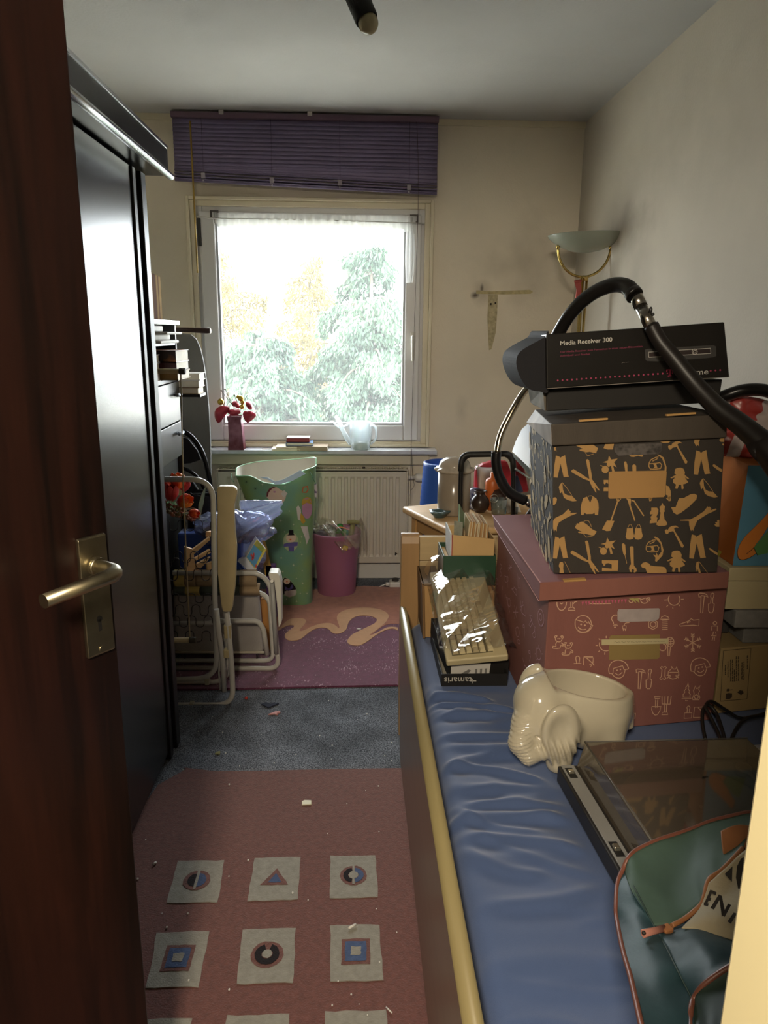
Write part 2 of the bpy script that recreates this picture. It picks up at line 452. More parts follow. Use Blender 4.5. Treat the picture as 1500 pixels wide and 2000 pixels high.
SX0, SX1, SZ0, SZ1 = -.828, .352, .825, 2.035
frame(MB(), SX0, SX1, SZ0, SZ1, .082, YB-.012, YB+.05, .085, .06).build('sash', frame_m, win, bevel=.008)
frame(MB(), SX0+.08, SX1-.08, SZ0+.083, SZ1-.058, .014, YB+.0, YB+.045).build('glazing_bead', M('seal_grey', '#b8bcc0', .5), win)
glass_m = thin('window_glass', (.97, .98, .97), .02, .02, .035, (.95, .97, 1.0))  # thin white haze in the pane paints the veiling glare of the bright sky
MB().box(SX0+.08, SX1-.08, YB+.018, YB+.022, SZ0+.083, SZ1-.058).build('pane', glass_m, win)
h = MB(); hx, hz = SX1-.038, 1.392
h.obox((hx, YB-.018, hz), (.028, .012, .07)); h.cyl((hx, YB-.018, hz+.01), (hx, YB-.05, hz+.01), .009)
h.tube([(hx, YB-.052, hz+.016), (hx, YB-.054, hz-.02), (hx, YB-.052, hz-.12)], [.011, .012, .009], 8)
h.build('handle', M('handle_white', '#d6d4cc', .25), win, bevel=.002)
hg = MB(); hg.box(-.836, -.818, YB-.02, YB-.005, 1.86, 2.0)
hg.build('hinge', M('hinge_dark', '#4b4a46', .4, .6), win, bevel=.003)
MB().box(-.836, -.820, YB-.02, YB-.005, .81, .87).build('hinge', MATS['hinge_dark'], win, bevel=.003)
marble = M('sill_marble', '#c6cad2', .18, var=.12, vs=14)
sill = MB().box(-.96, .452, YB-.135, YB-.0, .765, .787).build('sill', marble, win, bevel=.003)
sl = MB(); sl.box(-.94, .42, YB-.05, YB, .690, .764)
sl.build('sill_apron', cream_m, win, bevel=.008)
# ================================================================ BIG THINGS
def zoomed(ox, oy, s): return lambda pts: [(ox + x/s, oy + y/s) for x, y in pts]
def on_floor(pts, z=.0): return [at(x, y, Z=z) for x, y in pts]

# ---- the mahogany door leaf, opened into the room
mah = bpy.data.materials.new('mahogany'); mah.use_nodes = True
nt = mah.node_tree; b = nt.nodes['Principled BSDF']
tc = nt.nodes.new('ShaderNodeTexCoord'); mp = nt.nodes.new('ShaderNodeMapping'); mp.inputs['Scale'].default_value = (5.5, 5.5, .55)
n1 = nt.nodes.new('ShaderNodeTexNoise'); n1.inputs['Scale'].default_value = 1.6; n1.inputs['Detail'].default_value = 3; n1.inputs['Distortion'].default_value = 1.2
nt.links.new(tc.outputs['Object'], mp.inputs['Vector']); nt.links.new(mp.outputs[0], n1.inputs['Vector'])
mp2 = nt.nodes.new('ShaderNodeMapping'); mp2.inputs['Scale'].default_value = (60, 60, 3)
n2 = nt.nodes.new('ShaderNodeTexNoise'); n2.inputs['Scale'].default_value = 3; n2.inputs['Detail'].default_value = 6
nt.links.new(tc.outputs['Object'], mp2.inputs['Vector']); nt.links.new(mp2.outputs[0], n2.inputs['Vector'])
mm = nt.nodes.new('ShaderNodeMath'); mm.operation = 'MULTIPLY_ADD'; mm.inputs[1].default_value = .22; nt.links.new(n2.outputs['Fac'], mm.inputs[0]); nt.links.new(n1.outputs['Fac'], mm.inputs[2])
cr_ = nt.nodes.new('ShaderNodeValToRGB'); cr_.color_ramp.elements[0].position = .42; cr_.color_ramp.elements[1].position = .80
cr_.color_ramp.elements[0].color = (*rgb('#0e0706'), 1); cr_.color_ramp.elements[1].color = (*rgb('#301710'), 1)
nt.links.new(mm.outputs[0], cr_.inputs['Fac']); nt.links.new(cr_.outputs['Color'], b.inputs['Base Color'])
b.inputs['Roughness'].default_value = .38
DH = Vector((-.85, .325, 0)); dd = Vector((.574, .819, 0)); dn = Vector((.819, -.574, 0))
door = thing('door_1', 'dark mahogany door standing open at the left', None, DH); door['kind'] = 'structure'
dm_ = MB(); L = .862; T = .04
a0, a1 = DH, DH + dd*L; b0, b1 = a0 - dn*T, a1 - dn*T
up = Vector((0, 0, 2.03)); lo = Vector((0, 0, .012))
dm_.hexa([a0+lo, a1+lo, b1+lo, b0+lo, a0+up, a1+up, b1+up, b0+up]).build('leaf', mah, door, bevel=.002)
brass = M('satin_brass', '#aaa189', .34, 1.0, var=.08, vs=40)
def dpt(px, py, off=0.): return at_plane(px, py, DH + dn*off, dn)
pc = dpt(184, 1163); pz = pc.z
pl_ = MB()
for k in (1,):
    hw_, hh = .0225, .089
    poly = [(-hw_, -hh), (hw_, -hh), (hw_, hh), (-hw_, hh)]
    pl_.prism(poly, pc, dd, (0,0,1), dn*.007)
pl_.build('backplate', brass, door, bevel=.003, seg=3)
hd_ = MB(); hz_ = pz + .046; hp = Vector((pc.x, pc.y, hz_))
hd_.cyl(hp + dn*.006, hp + dn*.018, .013, 16)
path = rounded([hp + dn*.012, hp + dn*.062, hp + dn*.068 - dd*.118 + Vector((0,0,-.004))], .022, 8)
hd_.tube(path, [.0105]*3 + [.011]*(len(path)-5) + [.0105, .0095], 12, flat=1.0)
hd_.build('door_handle', brass, door)
kh = MB(); kp = Vector((pc.x, pc.y, pz - .040)) + dn*.0072
kh.prism([(.0045*math.cos(a), .0045*math.sin(a)+.006) for a in [i*PI/8 for i in range(16)]], kp, dd, (0,0,1), dn*.0006)
kh.prism([(-.0025,-.012),(.0025,-.012),(.0025,.006),(-.0025,.006)], kp, dd, (0,0,1), dn*.0006)
kh.build('keyhole', M('keyhole_black', '#0e0b08', .8), door)
MB().cyl(Vector((pc.x, pc.y, pz-.080)) + dn*.0065, Vector((pc.x, pc.y, pz-.080)) + dn*.0085, .0045, 12).build('screw', brass, door)
for z in (.25, 1.75): MB().cyl(DH + Vector((-.004,-.004,z)), DH + Vector((-.004,-.004,z+.09)), .008, 10).build('hinge', brass, door)

# ---- black wardrobe with a projecting cornice
blk = M('black_lacquer', '#1a1918', .26, var=.2, vs=6, spec=.8, bump=.04, bs=60, stretch=(30, 30, 1.5))
blk2 = M('black_edge', '#171312', .42, var=.2, vs=9)
chrome = M('brushed_silver', '#c9ccd0', .25, 1.0)
wr = thing('wardrobe', 'tall black wardrobe with silver trimmed cornice behind the open door', 'wardrobe', (-.95, 1.75, 0))
WX = -.635
MB().box(XL+.002, WX-.03, 1.05, 2.405, .0, 1.875).build('carcass', blk2, wr, bevel=.002)
MB().box(WX-.03, WX, 1.06, 1.665, .03, 1.872).build('door', blk, wr, bevel=.002)
MB().box(WX-.03, WX, 1.67, 2.262, .03, 1.872).build('door', blk, wr, bevel=.002)
fr = MB()
for (y0, y1, x1) in ((2.264, 2.296, WX+.006), (2.296, 2.335, WX-.002), (2.335, 2.385, WX+.010), (2.385, 2.41, WX+.003)): fr.box(WX-.03, x1, y0, y1, 0, 1.872)
fr.build('side_post', blk2, wr, bevel=.003)
cn = MB(); cn.box(XL+.002, -.572, 1.05, 2.450, 1.880, 1.962); cn.build('cornice', M('cornice_black', '#151312', .3, var=.2, vs=8), wr, bevel=.004)
MB().tube([(-.566, 1.05, 1.879), (-.566, 2.452, 1.879)], .011, 14).build('silver_rod', chrome, wr)
MB().box(-.575, -.570, 1.05, 2.452, 1.957, 1.965).build('silver_strip', chrome, wr)
MB().box(-.578, -.572, 2.446, 2.453, 1.886, 1.957).build('silver_strip', blk2, wr)

# ---- radiator
radm = M('radiator_enamel', '#c8c0ae', .35, var=.04, vs=8)
RY = 4.075
rd = thing('radiator', 'cream panel radiator with vertical ridges below the window', 'radiator', (-.24, RY+.04, .12))
r0, r1, z0, z1 = -.775, .292, .125, .668
g = MB()
# ridged front: profile along x
xs = [r0, r0+.014]; ys = [RY+.006, RY]
x = r0 + .05
prof = [(r0, RY+.008), (r0+.006, RY), (r0+.03, RY)]
while x < r1 - .05:
    prof += [(x, RY), (x+.004, RY+.008), (x+.020, RY+.008), (x+.024, RY)]; x += .0365
prof += [(r1-.03, RY), (r1-.006, RY), (r1, RY+.008)]
zs = [z0, z0+.035, z0+.048, z1-.048, z1-.035, z1]
def rp(i, j):
    px, py = prof[i]; 
    if j in (0, 1, 4, 5) and 2 < i < len(prof)-3: py = RY
    return (px, py, zs[j])
V = [rp(i, j) for j in range(6) for i in range(len(prof))]; w = len(prof)
g.add(V, [(j*w+i, j*w+i+1, (j+1)*w+i+1, (j+1)*w+i) for j in range(5) for i in range(w-1)], False)
g.build('front_panel', radm, rd, recalc=False)
MB().box(r0, r1, RY+.009, RY+.075, z0+.004, z1-.006).build('core', M('radiator_core', '#b9b2a0', .5), rd, bevel=.003)
gr_ = MB()
for k in range(100):
    xx = r0+.02 + k*(r1-r0-.04)/100; gr_.box(xx, xx+.004, RY+.012, RY+.07, z1-.004, z1+.006)
gr_.box(r0, r1, RY+.0, RY+.011, z1-.006, z1+.008).box(r0, r1, RY+.071, RY+.08, z1-.006, z1+.008)
gr_.build('top_grille', radm, rd)
MB().box(r0-.004, r0+.004, RY+.004, RY+.078, z0, z1+.004).build('side_panel', radm, rd, bevel=.002)
MB().box(r1-.004, r1+.004, RY+.004, RY+.078, z0, z1+.004).build('side_panel', radm, rd, bevel=.002)
MB().cyl((.045, RY+.03, z1+.004), (.045, RY+.03, z1+.016), .008, 10).build('vent_plug', M('bronze_plug', '#5c5048', .4, .8), rd)
pv = MB(); pv.cyl((r1+.0, RY+.05, .62), (r1+.045, RY+.05, .62), .012, 12)
pv.lathe([(.018, 0), (.024, .012), (.026, .05), (.024, .075), (.018, .085)], (r1+.045, RY+.05, .62), 18, Matrix.Rotation(PI/2, 3, 'Y'))
pv.build('thermostat_valve', whitem_m, rd)
kp_ = at(771, 1078, Y=RY+.03)
kn = MB(); kn.cyl((kp_.x, kp_.y, .128), (kp_.x, kp_.y, kp_.z+.01), .012, 12); kn.cyl((kp_.x, kp_.y-.022, kp_.z-.012), (kp_.x, kp_.y+.02, kp_.z-.012), .016, 14)
kn.cyl((kp_.x, kp_.y-.025, kp_.z-.012), (kp_.x, kp_.y-.02, kp_.z-.012), .008, 10)
kn.build('lower_valve', M('valve_black', '#26221f', .4), rd)
ppz = at(650, 1088, Y=4.15).z
struct(MB().tube([(-.78, 4.145, ppz), (.60, 4.145, ppz)], .011, 10).build('trim_3', M('pipe_paint', '#a89f8f', .5)), 'heating pipe running below the radiator')

# ---- power strip and its cable on the carpet behind the rug
ps = at(775, 1118, Z=.02)
p_ = thing('power_strip', 'white power strip lying on the carpet below the radiator', 'power strip', (ps.x+.06, 4.02, 0))
MB().box(ps.x-.055, ps.x+.20, 3.975, 4.035, .002, .04).build('body', M('plastic_white', '#d9d7cf', .4), p_, bevel=.008)
MB().cyl((ps.x-.02, 4.005, .04), (ps.x-.02, 4.005, .052), .02, 14).build('plug', M('plug_dark', '#3a3632', .5), p_)
MB().cyl((ps.x-.075, 4.0, .02), (ps.x-.052, 4.0, .02), .012, 10).build('plug', MATS['plastic_white'], p_)
cb = smooth([(ps.x-.075, 4.0, .02), (ps.x-.11, 3.99, .008), (ps.x-.115, 3.95, .006), (ps.x-.06, 3.91, .006), (ps.x+.05, 3.90, .006), (ps.x+.25, 3.91, .006)], 6)
tag(MB().tube(cb, .004, 6).build('cable', MATS['plastic_white']), 'white cable looping on the carpet beside the power strip', 'cable')

# ---- purple venetian blind
pur = M('slat_purple', '#766b8a', .38, var=.12, vs=5, metal=.1)
purd = M('headrail_mauve', '#6b5566', .45)
bl = thing('venetian_blind', 'purple venetian blind pulled up crookedly above the window', 'blind', (-.26, 4.10, 2.3))
BY = 4.10
tl, tr_ = at(334, 222, Y=BY), at(857, 233, Y=BY)
MB().box(tl.x, tr_.x, BY-.018, BY+.018, 2.462, 2.490).build('headrail', purd, bl, bevel=.002)
N = 11
for i in range(N):
    zl = 2.452 - i*.0195; zr = 2.452 - i*.0205 - .004*0
    x0 = tl.x + .004; x1 = tr_.x - .002
    w_ = .0145
    def fs(u, v, zl=zl, zr=zr):
        xx = x0 + (x1-x0)*u; zz = zl + (zr-zl)*u; t = (v-.5)*2
        # closed slat: upper edge back, lower edge towards the room, slightly crowned
        return (xx, BY + .004 - t*.006 - (1-t*t)*.003 + .0008*math.sin(u*37+i*2.1), zz - t*w_ + .0006*math.sin(u*23+i))
    s_ = MB().grid(fs, 24, 4, True).build('slat', pur, bl, solid=.0006, recalc=False)
# the gathered slats and bottom rail, hanging lower at the right
gl = at(340, 352, Y=BY-.01).z; grr = at(853, 380, Y=BY-.01).z
for k, (dz, bul) in enumerate(((.050, .012), (.036, .018), (.022, .020), (.010, .016))):
    def fg(u, v, dz=dz, bul=bul):
        xx = x0 + (x1-x0)*u; zb = gl + (grr-gl)*min(1, u*1.02); top = 2.452 - 10*.020
        hh = (top - zb); zz = zb + dz*(hh/.05 if hh < .05 else 1) + .012*(.5-v)
        return (xx, BY - bul*math.sin(PI*v) - .004, zz)
    MB().grid(fg, 20, 5, True).build('slat', pur, bl, solid=.0006, recalc=False)
# long free panel between closed slats and bottom rail
def fp(u, v):
    xx = x0 + (x1-x0)*u; zt = 2.452 - 10*.020 - .010; zb = gl + (grr-gl)*u + .05
    return (xx, BY - .002 - .010*math.sin(PI*v)*.6, zt + (zb-zt)*v)
for j in range(3):
    MB().grid(lambda u, v, j=j: fp(u, (j+v*1.02)/3), 20, 3, True).build('slat', pur, bl, solid=.0006, recalc=False)
MB().tube([(x0, BY-.008, gl+.004), (x1, BY-.008, grr+.004)], .009, 10, flat=.7).build('bottom_rail', pur, bl)
for px, py in ((397, 343), (531, 352), (664, 357), (799, 366)):
    q = at(px, py, Y=BY-.022)
    c_ = MB(); c_.box(q.x-.011, q.x+.011, BY-.030, BY-.018, q.z-.014, q.z+.014); c_.ell((q.x, BY-.026, q.z-.022), (.006, .005, .006)); c_.build('cord_clip', M('clip_grey', '#8d8690', .5), bl, bevel=.003)
    MB().tube([(q.x, BY-.012, 2.465), (q.x, BY-.014, q.z)], .0008, 5).build('ladder_cord', M('cord_dark', '#3c3444', .8), bl)
for px, py in ((432, 224), (605, 230)):
    q = at(px, py, Y=BY-.02); MB().box(q.x-.012, q.x+.012, BY-.024, BY+.03, 2.478, 2.499).build('bracket', M('bracket_grey', '#b7b1ab', .4), bl, bevel=.002)
wd = MB(); a_ = at(371, 236, Y=BY-.03); b_ = at(386, 533, Y=BY-.05); wd.tube([a_, lerp(a_, b_, .6), b_], [.0045]*3, 8)
wd.build('tilt_wand', M('wand_clear_yellow', '#b89a4a', .15, trans=.35), bl)
cd_ = MB(); pts = [at(814, 238, Y=BY-.03), at(817, 380, Y=BY-.035), at(809, 640, Y=4.02), at(805, 800, Y=4.0), at(803, 870, Y=4.0)]
cd_.tube(smooth(pts, 5), .0012, 5); cd_.tube(smooth([at(803, 870, Y=4.0), at(806, 930, Y=3.99), at(809, 948, Y=3.99), at(802, 958, Y=3.99)], 5), .0012, 5)
cd_.tube([at(803, 868, Y=4.0), at(801, 985, Y=3.99)], .0012, 5)
cd_.build('pull_cord', M('cord_brown', '#3a2a26', .8), bl)
q = at(806, 658, Y=4.02)

# ---- lace valance on its rod
lc = thin('lace', (1, 1, 1), .0, .5, .62, (.93, .95, .95))
ct = thing('lace_valance', 'narrow white lace curtain strip across the top of the window', 'curtain', (-.24, 4.14, 1.95))
def fl(u, v):
    a, b_ = at(424, 417, Y=4.145), at(812, 424, Y=4.145)
    xx = a.x + (b_.x-a.x)*u; zz = a.z + (b_.z-a.z)*u - v*(.083 + .006*math.sin(u*90)) + .004
    return (xx, 4.143 + .007*math.sin(u*2*PI*24 + 1.2*math.sin(u*17))*(.35+.65*v) , zz)
MB().grid(fl, 190, 6, True).build('lace', lc, ct, recalc=False)
def fl2(u, v):
    a = at(800, 425, Y=4.143); ww = .030 + .02*math.sin(v*PI*.9)
    return (a.x + (u-.4)*ww, 4.14 + .006*math.sin(u*14), a.z - v*.33)
MB().grid(fl2, 14, 14, True).build('lace_end', lc, ct, recalc=False)
rodm = M('rod_white', '#c9c9c4', .4)
MB().tube([at(384, 422, Y=4.13), at(410, 426, Y=4.135), at(620, 430, Y=4.15), at(830, 436, Y=4.13)], .0028, 6).build('curtain_rod', rodm, ct)
clipm = M('clip_taupe', '#5f5a57', .5)
for (px, py) in ((418.5, 419), (809, 427)):
    q = at(px, py, Y=4.15); c_ = MB(); frame(c_, q.x-.022, q.x+.022, q.z-.022, q.z+.022, .009, 4.148, 4.158); c_.build('rod_holder', clipm, ct, bevel=.002)

# ---- red rug with white motif squares
redp = M('pile_brick_red', '#784940', .95, col2='#5a352f', vs=70, contrast=(.2, .8), bump=1.0, bs=260, sheen=.3)
wht = M('pile_cream', '#8e8a7f', .95, var=.14, vs=60, bump=1.0, bs=260, sheen=.3)
pbl = M('pile_blue', '#48597c', .95, var=.15, vs=80, bump=1.0, bs=260)
pbk = M('pile_black', '#1c1518', .95, var=.1, vs=80, bump=1.0, bs=260)
rg = thing('rug', 'brick red pile rug with white squares bearing small shapes', 'rug', (-.24, 1.4, 0))
edge = [(-.655, .35)] + [(-.655, 1.95), (-.63, 2.10), (-.56, 2.185)] + [at(px, py, Z=.012).xy[:] for px, py in ((360, 1500), (420, 1507), (520, 1506), (640, 1503), (790, 1501))] + [(.30, 2.19), (.30, .35)]
MB().prism(edge, (0,0,.001), (1,0,0), (0,1,0), (0,0,.013)).build('pile_field', redp, rg)
def wob(pts, n=5, amp=.0018):
    out = []
    for i in range(len(pts)):
        a, b_ = Vector(pts[i]), Vector(pts[(i+1) % len(pts)])
        for k in range(n):
            q = a.lerp(b_, k/n); out.append((q.x + random.uniform(-amp, amp), q.y + random.uniform(-amp, amp)))
    return out
def patch(pts, mat, name, z0=.0142, th=.002, n=6, amp=.0018):
    return MB().prism(wob(pts, n, amp), (0,0,z0), (1,0,0), (0,1,0), (0,0,th)).build(name, mat, rg)
sq = {}
for key, P in {'a1': ((348,1681),(438,1681),(425,1762),(325,1764)), 'b1': ((497,1676),(586,1674),(582,1757),(484,1760)), 'c1': ((645,1672),(733,1671),(738,1752),(645,1754)),
          'a2': ((306,1822),(409,1818),(388,1928),(286,1929)), 'b2': ((475,1816),(577,1813),(573,1919),(461,1922)), 'c2': ((645,1808),(741,1806),(749,1915),(645,1917))}.items():
    pts = [at(x, y, Z=.015).xy for x, y in P]; patch([p[:] for p in pts], wht, 'white_square'); sq[key] = sum(pts, Vector((0, 0)))/4
for k, (a, dy) in {'b3': ('b2', -.235), 'c3': ('c2', -.235), 'a3': ('a2', -.235)}.items():
    c = sq[a] + Vector((0, dy)); patch([(c.x-.066, c.y+.08), (c.x+.066, c.y+.08), (c.x+.066, c.y-.08), (c.x-.066, c.y-.08)], wht, 'white_square')
def circ(c, r, a0=0, a1=2*PI, n=14): return [(c.x + r*math.cos(a0+(a1-a0)*i/n), c.y + r*math.sin(a0+(a1-a0)*i/n)) for i in range(n+1)]
def ring(c, r1, r2, a0, a1, mat, z): 
    pts = circ(c, r2, a0, a1) + list(reversed(circ(c, r1, a0, a1))); patch(pts, mat, 'motif', z, .0012, 1, .0006)
Z1, Z2, Z3 = .0163, .0172, .0181
c = sq['a1']; patch(circ(c, .036), redp, 'motif', Z1, .001, 1, .001); patch(circ(c, .024, PI/2+.12, 3*PI/2-.12), pbk, 'motif', Z2, .001, 1, .0006); patch(circ(c, .025, -PI/2+.12, PI/2-.12), pbl, 'motif', Z2, .001, 1, .0006); patch([(c.x-.003, c.y-.034), (c.x+.003, c.y-.034), (c.x+.003, c.y+.036), (c.x-.003, c.y+.036)], wht, 'motif', Z3, .001, 3, .0008)
c = sq['b1']; patch([(c.x-.036, c.y-.026), (c.x+.036, c.y-.026), (c.x+.002, c.y+.034)], redp, 'motif', Z1, .001, 5, .001); patch([(c.x-.017, c.y-.018), (c.x+.018, c.y-.018), (c.x+.001, c.y+.016)], pbl, 'motif', Z2, .001, 4, .0008)
c = sq['c1']; patch(circ(c, .036), redp, 'motif', Z1, .001, 1, .001); ring(c, .014, .027, PI/2+.2, 3*PI/2-.2, pbk, Z2); ring(c, .014, .027, -PI/2+.2, PI/2-.2, pbl, Z2); patch(circ(c, .013), wht, 'motif', Z3, .001, 1, .001); patch([(c.x-.003, c.y-.034), (c.x+.003, c.y-.034), (c.x+.003, c.y+.034), (c.x-.003, c.y+.034)], wht, 'motif', Z3+.0001, .001, 3, .0008)
c = sq['b2']; patch(circ(c, .038), redp, 'motif', Z1, .001, 1, .001); ring(c, .013, .029, PI/2+.3, 5*PI/2-.3, pbk, Z2); patch(circ(c, .012), wht, 'motif', Z3, .001, 1, .001)
for k in ('a2', 'c2'):
    c = sq[k]; s_ = .033; patch([(c.x-s_, c.y-s_*1.1), (c.x+s_, c.y-s_*1.1), (c.x+s_, c.y+s_*1.1), (c.x-s_, c.y+s_*1.1)], redp, 'motif', Z1, .001, 5, .001)
    s_ = .025; patch([(c.x-s_, c.y-s_*1.1), (c.x+s_, c.y-s_*1.1), (c.x+s_, c.y+s_*1.1), (c.x-s_, c.y+s_*1.1)], pbl, 'motif', Z2, .001, 5, .001)
    s_ = .012; patch([(c.x-s_, c.y-s_), (c.x+s_, c.y-s_), (c.x+s_, c.y+s_), (c.x-s_, c.y+s_)], wht, 'motif', Z3, .001, 4, .001)

# ---- purple rug with a sand coloured wave
prp = M('pile_plum', '#6d3350', .95, col2='#572840', vs=45, contrast=(.25, .75), bump=.8, bs=300, sheen=.3)
nt = prp.node_tree; b = nt.nodes['Principled BSDF']; old = b.inputs['Base Color'].links[0].from_socket     # pale lint scattered on the plum pile
tc = nt.nodes.new('ShaderNodeTexCoord'); mp = nt.nodes.new('ShaderNodeMapping'); mp.inputs['Scale'].default_value = (1, .28, 1); nt.links.new(tc.outputs['Object'], mp.inputs[0])
v1 = nt.nodes.new('ShaderNodeTexNoise'); v1.inputs['Scale'].default_value = 190; v1.inputs['Detail'].default_value = 3; nt.links.new(mp.outputs[0], v1.inputs['Vector'])
v2 = nt.nodes.new('ShaderNodeTexNoise'); v2.inputs['Scale'].default_value = 7; nt.links.new(tc.outputs['Object'], v2.inputs['Vector'])
m1 = nt.nodes.new('ShaderNodeMath'); m1.operation = 'MULTIPLY_ADD'; m1.inputs[1].default_value = .42; nt.links.new(v2.outputs['Fac'], m1.inputs[0]); nt.links.new(v1.outputs['Fac'], m1.inputs[2])
m2 = nt.nodes.new('ShaderNodeMapRange'); m2.inputs['From Min'].default_value = .862; m2.inputs['From Max'].default_value = .915; m2.inputs['To Max'].default_value = .7; nt.links.new(m1.outputs[0], m2.inputs['Value'])
mx = nt.nodes.new('ShaderNodeMix'); mx.data_type = 'RGBA'; nt.links.new(m2.outputs[0], mx.inputs[0]); nt.links.new(old, mx.inputs[6]); mx.inputs[7].default_value = (*rgb('#c9a9b4'), 1); nt.links.new(mx.outputs[2], b.inputs['Base Color'])
rust = M('pile_rust', '#ac6c50', .95, col2='#8c4f3c', vs=30, contrast=(.2, .8), bump=.8, bs=300, sheen=.3)
sand = M('pile_sand', '#bd8f66', .95, var=.06, vs=30, bump=.8, bs=300, sheen=.3)
rg2 = thing('rug', 'plum purple rug with a sand coloured wave and rust upper part', 'rug', (-.2, 3.3, 0))
far = [at(px, py, Z=.01).xy[:] for px, py in ((800, 1143), (760, 1146), (712, 1143), (640, 1150), (560, 1150), (470, 1150), (400, 1152))]
near = [at(px, py, Z=.008).xy[:] for px, py in ((330, 1346), (420, 1345), (520, 1343), (640, 1340), (740, 1338), (800, 1337))]
MB().prism(near + far, (0,0,.001), (1,0,0), (0,1,0), (0,0,.008)).build('pile_field', prp, rg2)
zf = zoomed(520, 1120, 1500/280)
wave_low = [(125,600),(190,560),(250,540),(290,545),(280,570),(230,605),(195,640),(200,675),(240,700),(310,700),(370,680),(430,630),(500,585),(560,570),(620,570),(660,590),(690,620),(740,630),(800,615),(840,580),(855,530),(880,490),(930,455),(1000,440),(1080,445),(1140,465),(1158,490),(1130,525),(1060,560),(980,600),(900,640),(855,690),(850,720),(880,745),(950,755),(1010,740),(1080,695),(1150,645),(1220,605),(1290,580),(1340,580),(1380,600)]
wave_top = [(1380,570),(1340,560),(1280,562),(1230,580),(1150,625),(1080,650),(1100,630),(1170,580),(1240,520),(1275,470),(1280,440),(1250,405),(1180,375),(1080,360),(960,360),(860,375),(780,405),(745,440),(740,480),(755,520),(765,560),(760,575),(730,550),(700,530),(640,520),(560,530),(480,555),(410,590),(360,605),(350,590),(385,550),(410,515),(410,485),(370,472),(300,472),(240,482),(190,520),(150,560),(125,580)]
wl = [at(x, y, Z=.0105).xy[:] for x, y in zf(wave_low)]; wt_ = [at(x, y, Z=.0105).xy[:] for x, y in zf(wave_top)]
def sm2(pts): return [p.xy[:] for p in smooth([(a, b_, 0) for a, b_ in pts], 3)]
wl, wt_ = sm2(wl), sm2(wt_)
MB().prism(wl + wt_, (0,0,.0092), (1,0,0), (0,1,0), (0,0,.0025)).build('wave_band', sand, rg2)
topo = [at(px, py, Z=.01).xy[:] for px, py in ((797, 1214), (784, 1218), (768, 1221), (752, 1230), (735, 1238))]
rustpoly = [at(x, y, Z=.0105).xy[:] for x, y in zf([(1500,520),(1380,528),(1310,525),(1240,540),(1170,585)])] + wt_[14:] + [at(x, y, Z=.0105).xy[:] for x, y in ((500,1242),(440,1262),(380,1270))] + [at(px, py, Z=.01).xy[:] for px, py in ((400,1153),(470,1151),(560,1151),(640,1151),(712,1144.5),(760,1147),(800,1144.5))]
MB().prism(rustpoly, (0,0,.0092), (1,0,0), (0,1,0), (0,0,.0015)).build('rust_field', rust, rg2)

# ---- small litter on the floor
def litter(name, lab, cat, px, py, z, fn): 
    p = at(px, py, Z=z); o = fn(p); o.name = name; return tag(o, lab, cat)
ivory = M('ivory_plastic', '#d8ceaa', .5)
def tile_(p): return MB().prism([(-.014,-.011),(.015,-.010),(.014,.010),(-.008,.012),(-.015,.006)], (p.x, p.y, p.z), (1,0,0), (0,1,0), (0,0,.004)).build('x', ivory, bevel=.001)
litter('plastic_tile', 'small ivory plastic piece lying on the red rug', 'litter', 599, 1569, .015, tile_)
litter('plastic_bead', 'tiny red ball on the grey carpet left of the dark foam piece', 'litter', 481, 1366, .001, lambda p: MB().ell((p.x, p.y, .007), .0065).build('x', M('bead_red', '#c2453a', .5)))
def foam(p):
    m = MB(); m.prism([(-.035,.0),(-.005,-.028),(.033,.003),(.012,.010),(.0,.0),(-.018,.014)], (p.x, p.y, .002), (1,0,0), (0,1,0), (0,0,.005)); return m.build('x', M('foam_navy', '#272c3d', .8))
litter('foam_scrap', 'dark navy foam scrap on the grey carpet before the lounger', 'litter', 528, 1377, .001, foam)
def vee(p): return MB().prism([(-.022,-.008),(0,.010),(.018,.014),(.022,.006),(.008,.0),(.014,-.012),(.0,-.004)], (p.x, p.y, .002), (1,0,0), (0,1,0), (0,0,.005)).build('x', M('scrap_pink', '#c58a84', .5))
litter('plastic_scrap', 'folded pale pink scrap on the grey carpet', 'litter', 536, 1395, .001, vee)
litter('plastic_scrap', 'small yellow green scrap near the edge of the red rug', 'litter', 426, 1472, .001, lambda p: MB().prism([(-.01,-.006),(.008,-.008),(.006,.008),(-.004,.006)], (p.x, p.y, .002), (1,0,0), (0,1,0), (0,0,.004)).build('x', M('scrap_olive', '#8d8a4c', .6)))
litter('paper_roll', 'white rolled paper bit on a corner square of the red rug', 'litter', 688, 1811, .018, lambda p: MB().cyl((p.x-.009, p.y-.006, p.z+.003), (p.x+.009, p.y+.006, p.z+.003), .003, 8).build('x', M('paper_white', '#e3e0d8', .7)))
litter('paper_roll', 'white crumb on the red rug close to the wardrobe', 'litter', 302, 1688, .015, lambda p: MB().cyl((p.x-.003, p.y-.005, p.z+.003), (p.x+.003, p.y+.005, p.z+.003), .003, 8).build('x', MATS['paper_white']))
litter('paper_roll', 'white bit on the red rug beside the bed rail near the bottom', 'litter', 760, 1975, .015, lambda p: MB().tube([(p.x-.006, p.y+.008, p.z+.002), (p.x, p.y, p.z+.003), (p.x+.006, p.y-.006, p.z+.002)], .0016, 6).build('x', MATS['paper_white']))
litter('paper_crumb', 'white sliver lying on the wave of the plum rug', 'litter', 701, 1229, .012, lambda p: MB().ell((p.x, p.y, .014), (.012, .005, .003)).build('x', MATS['paper_white']))
cr2 = MB()
for _ in range(60):
    x_, y_ = random.uniform(-.6, .14), random.uniform(1.0, 2.7); z_ = .015 if y_ < 2.18 else .001
    r_ = random.uniform(.0012, .003); cr2.ell((x_, y_, z_+r_*.6), (r_, r_*1.5, r_*.7), None, 6, 4)
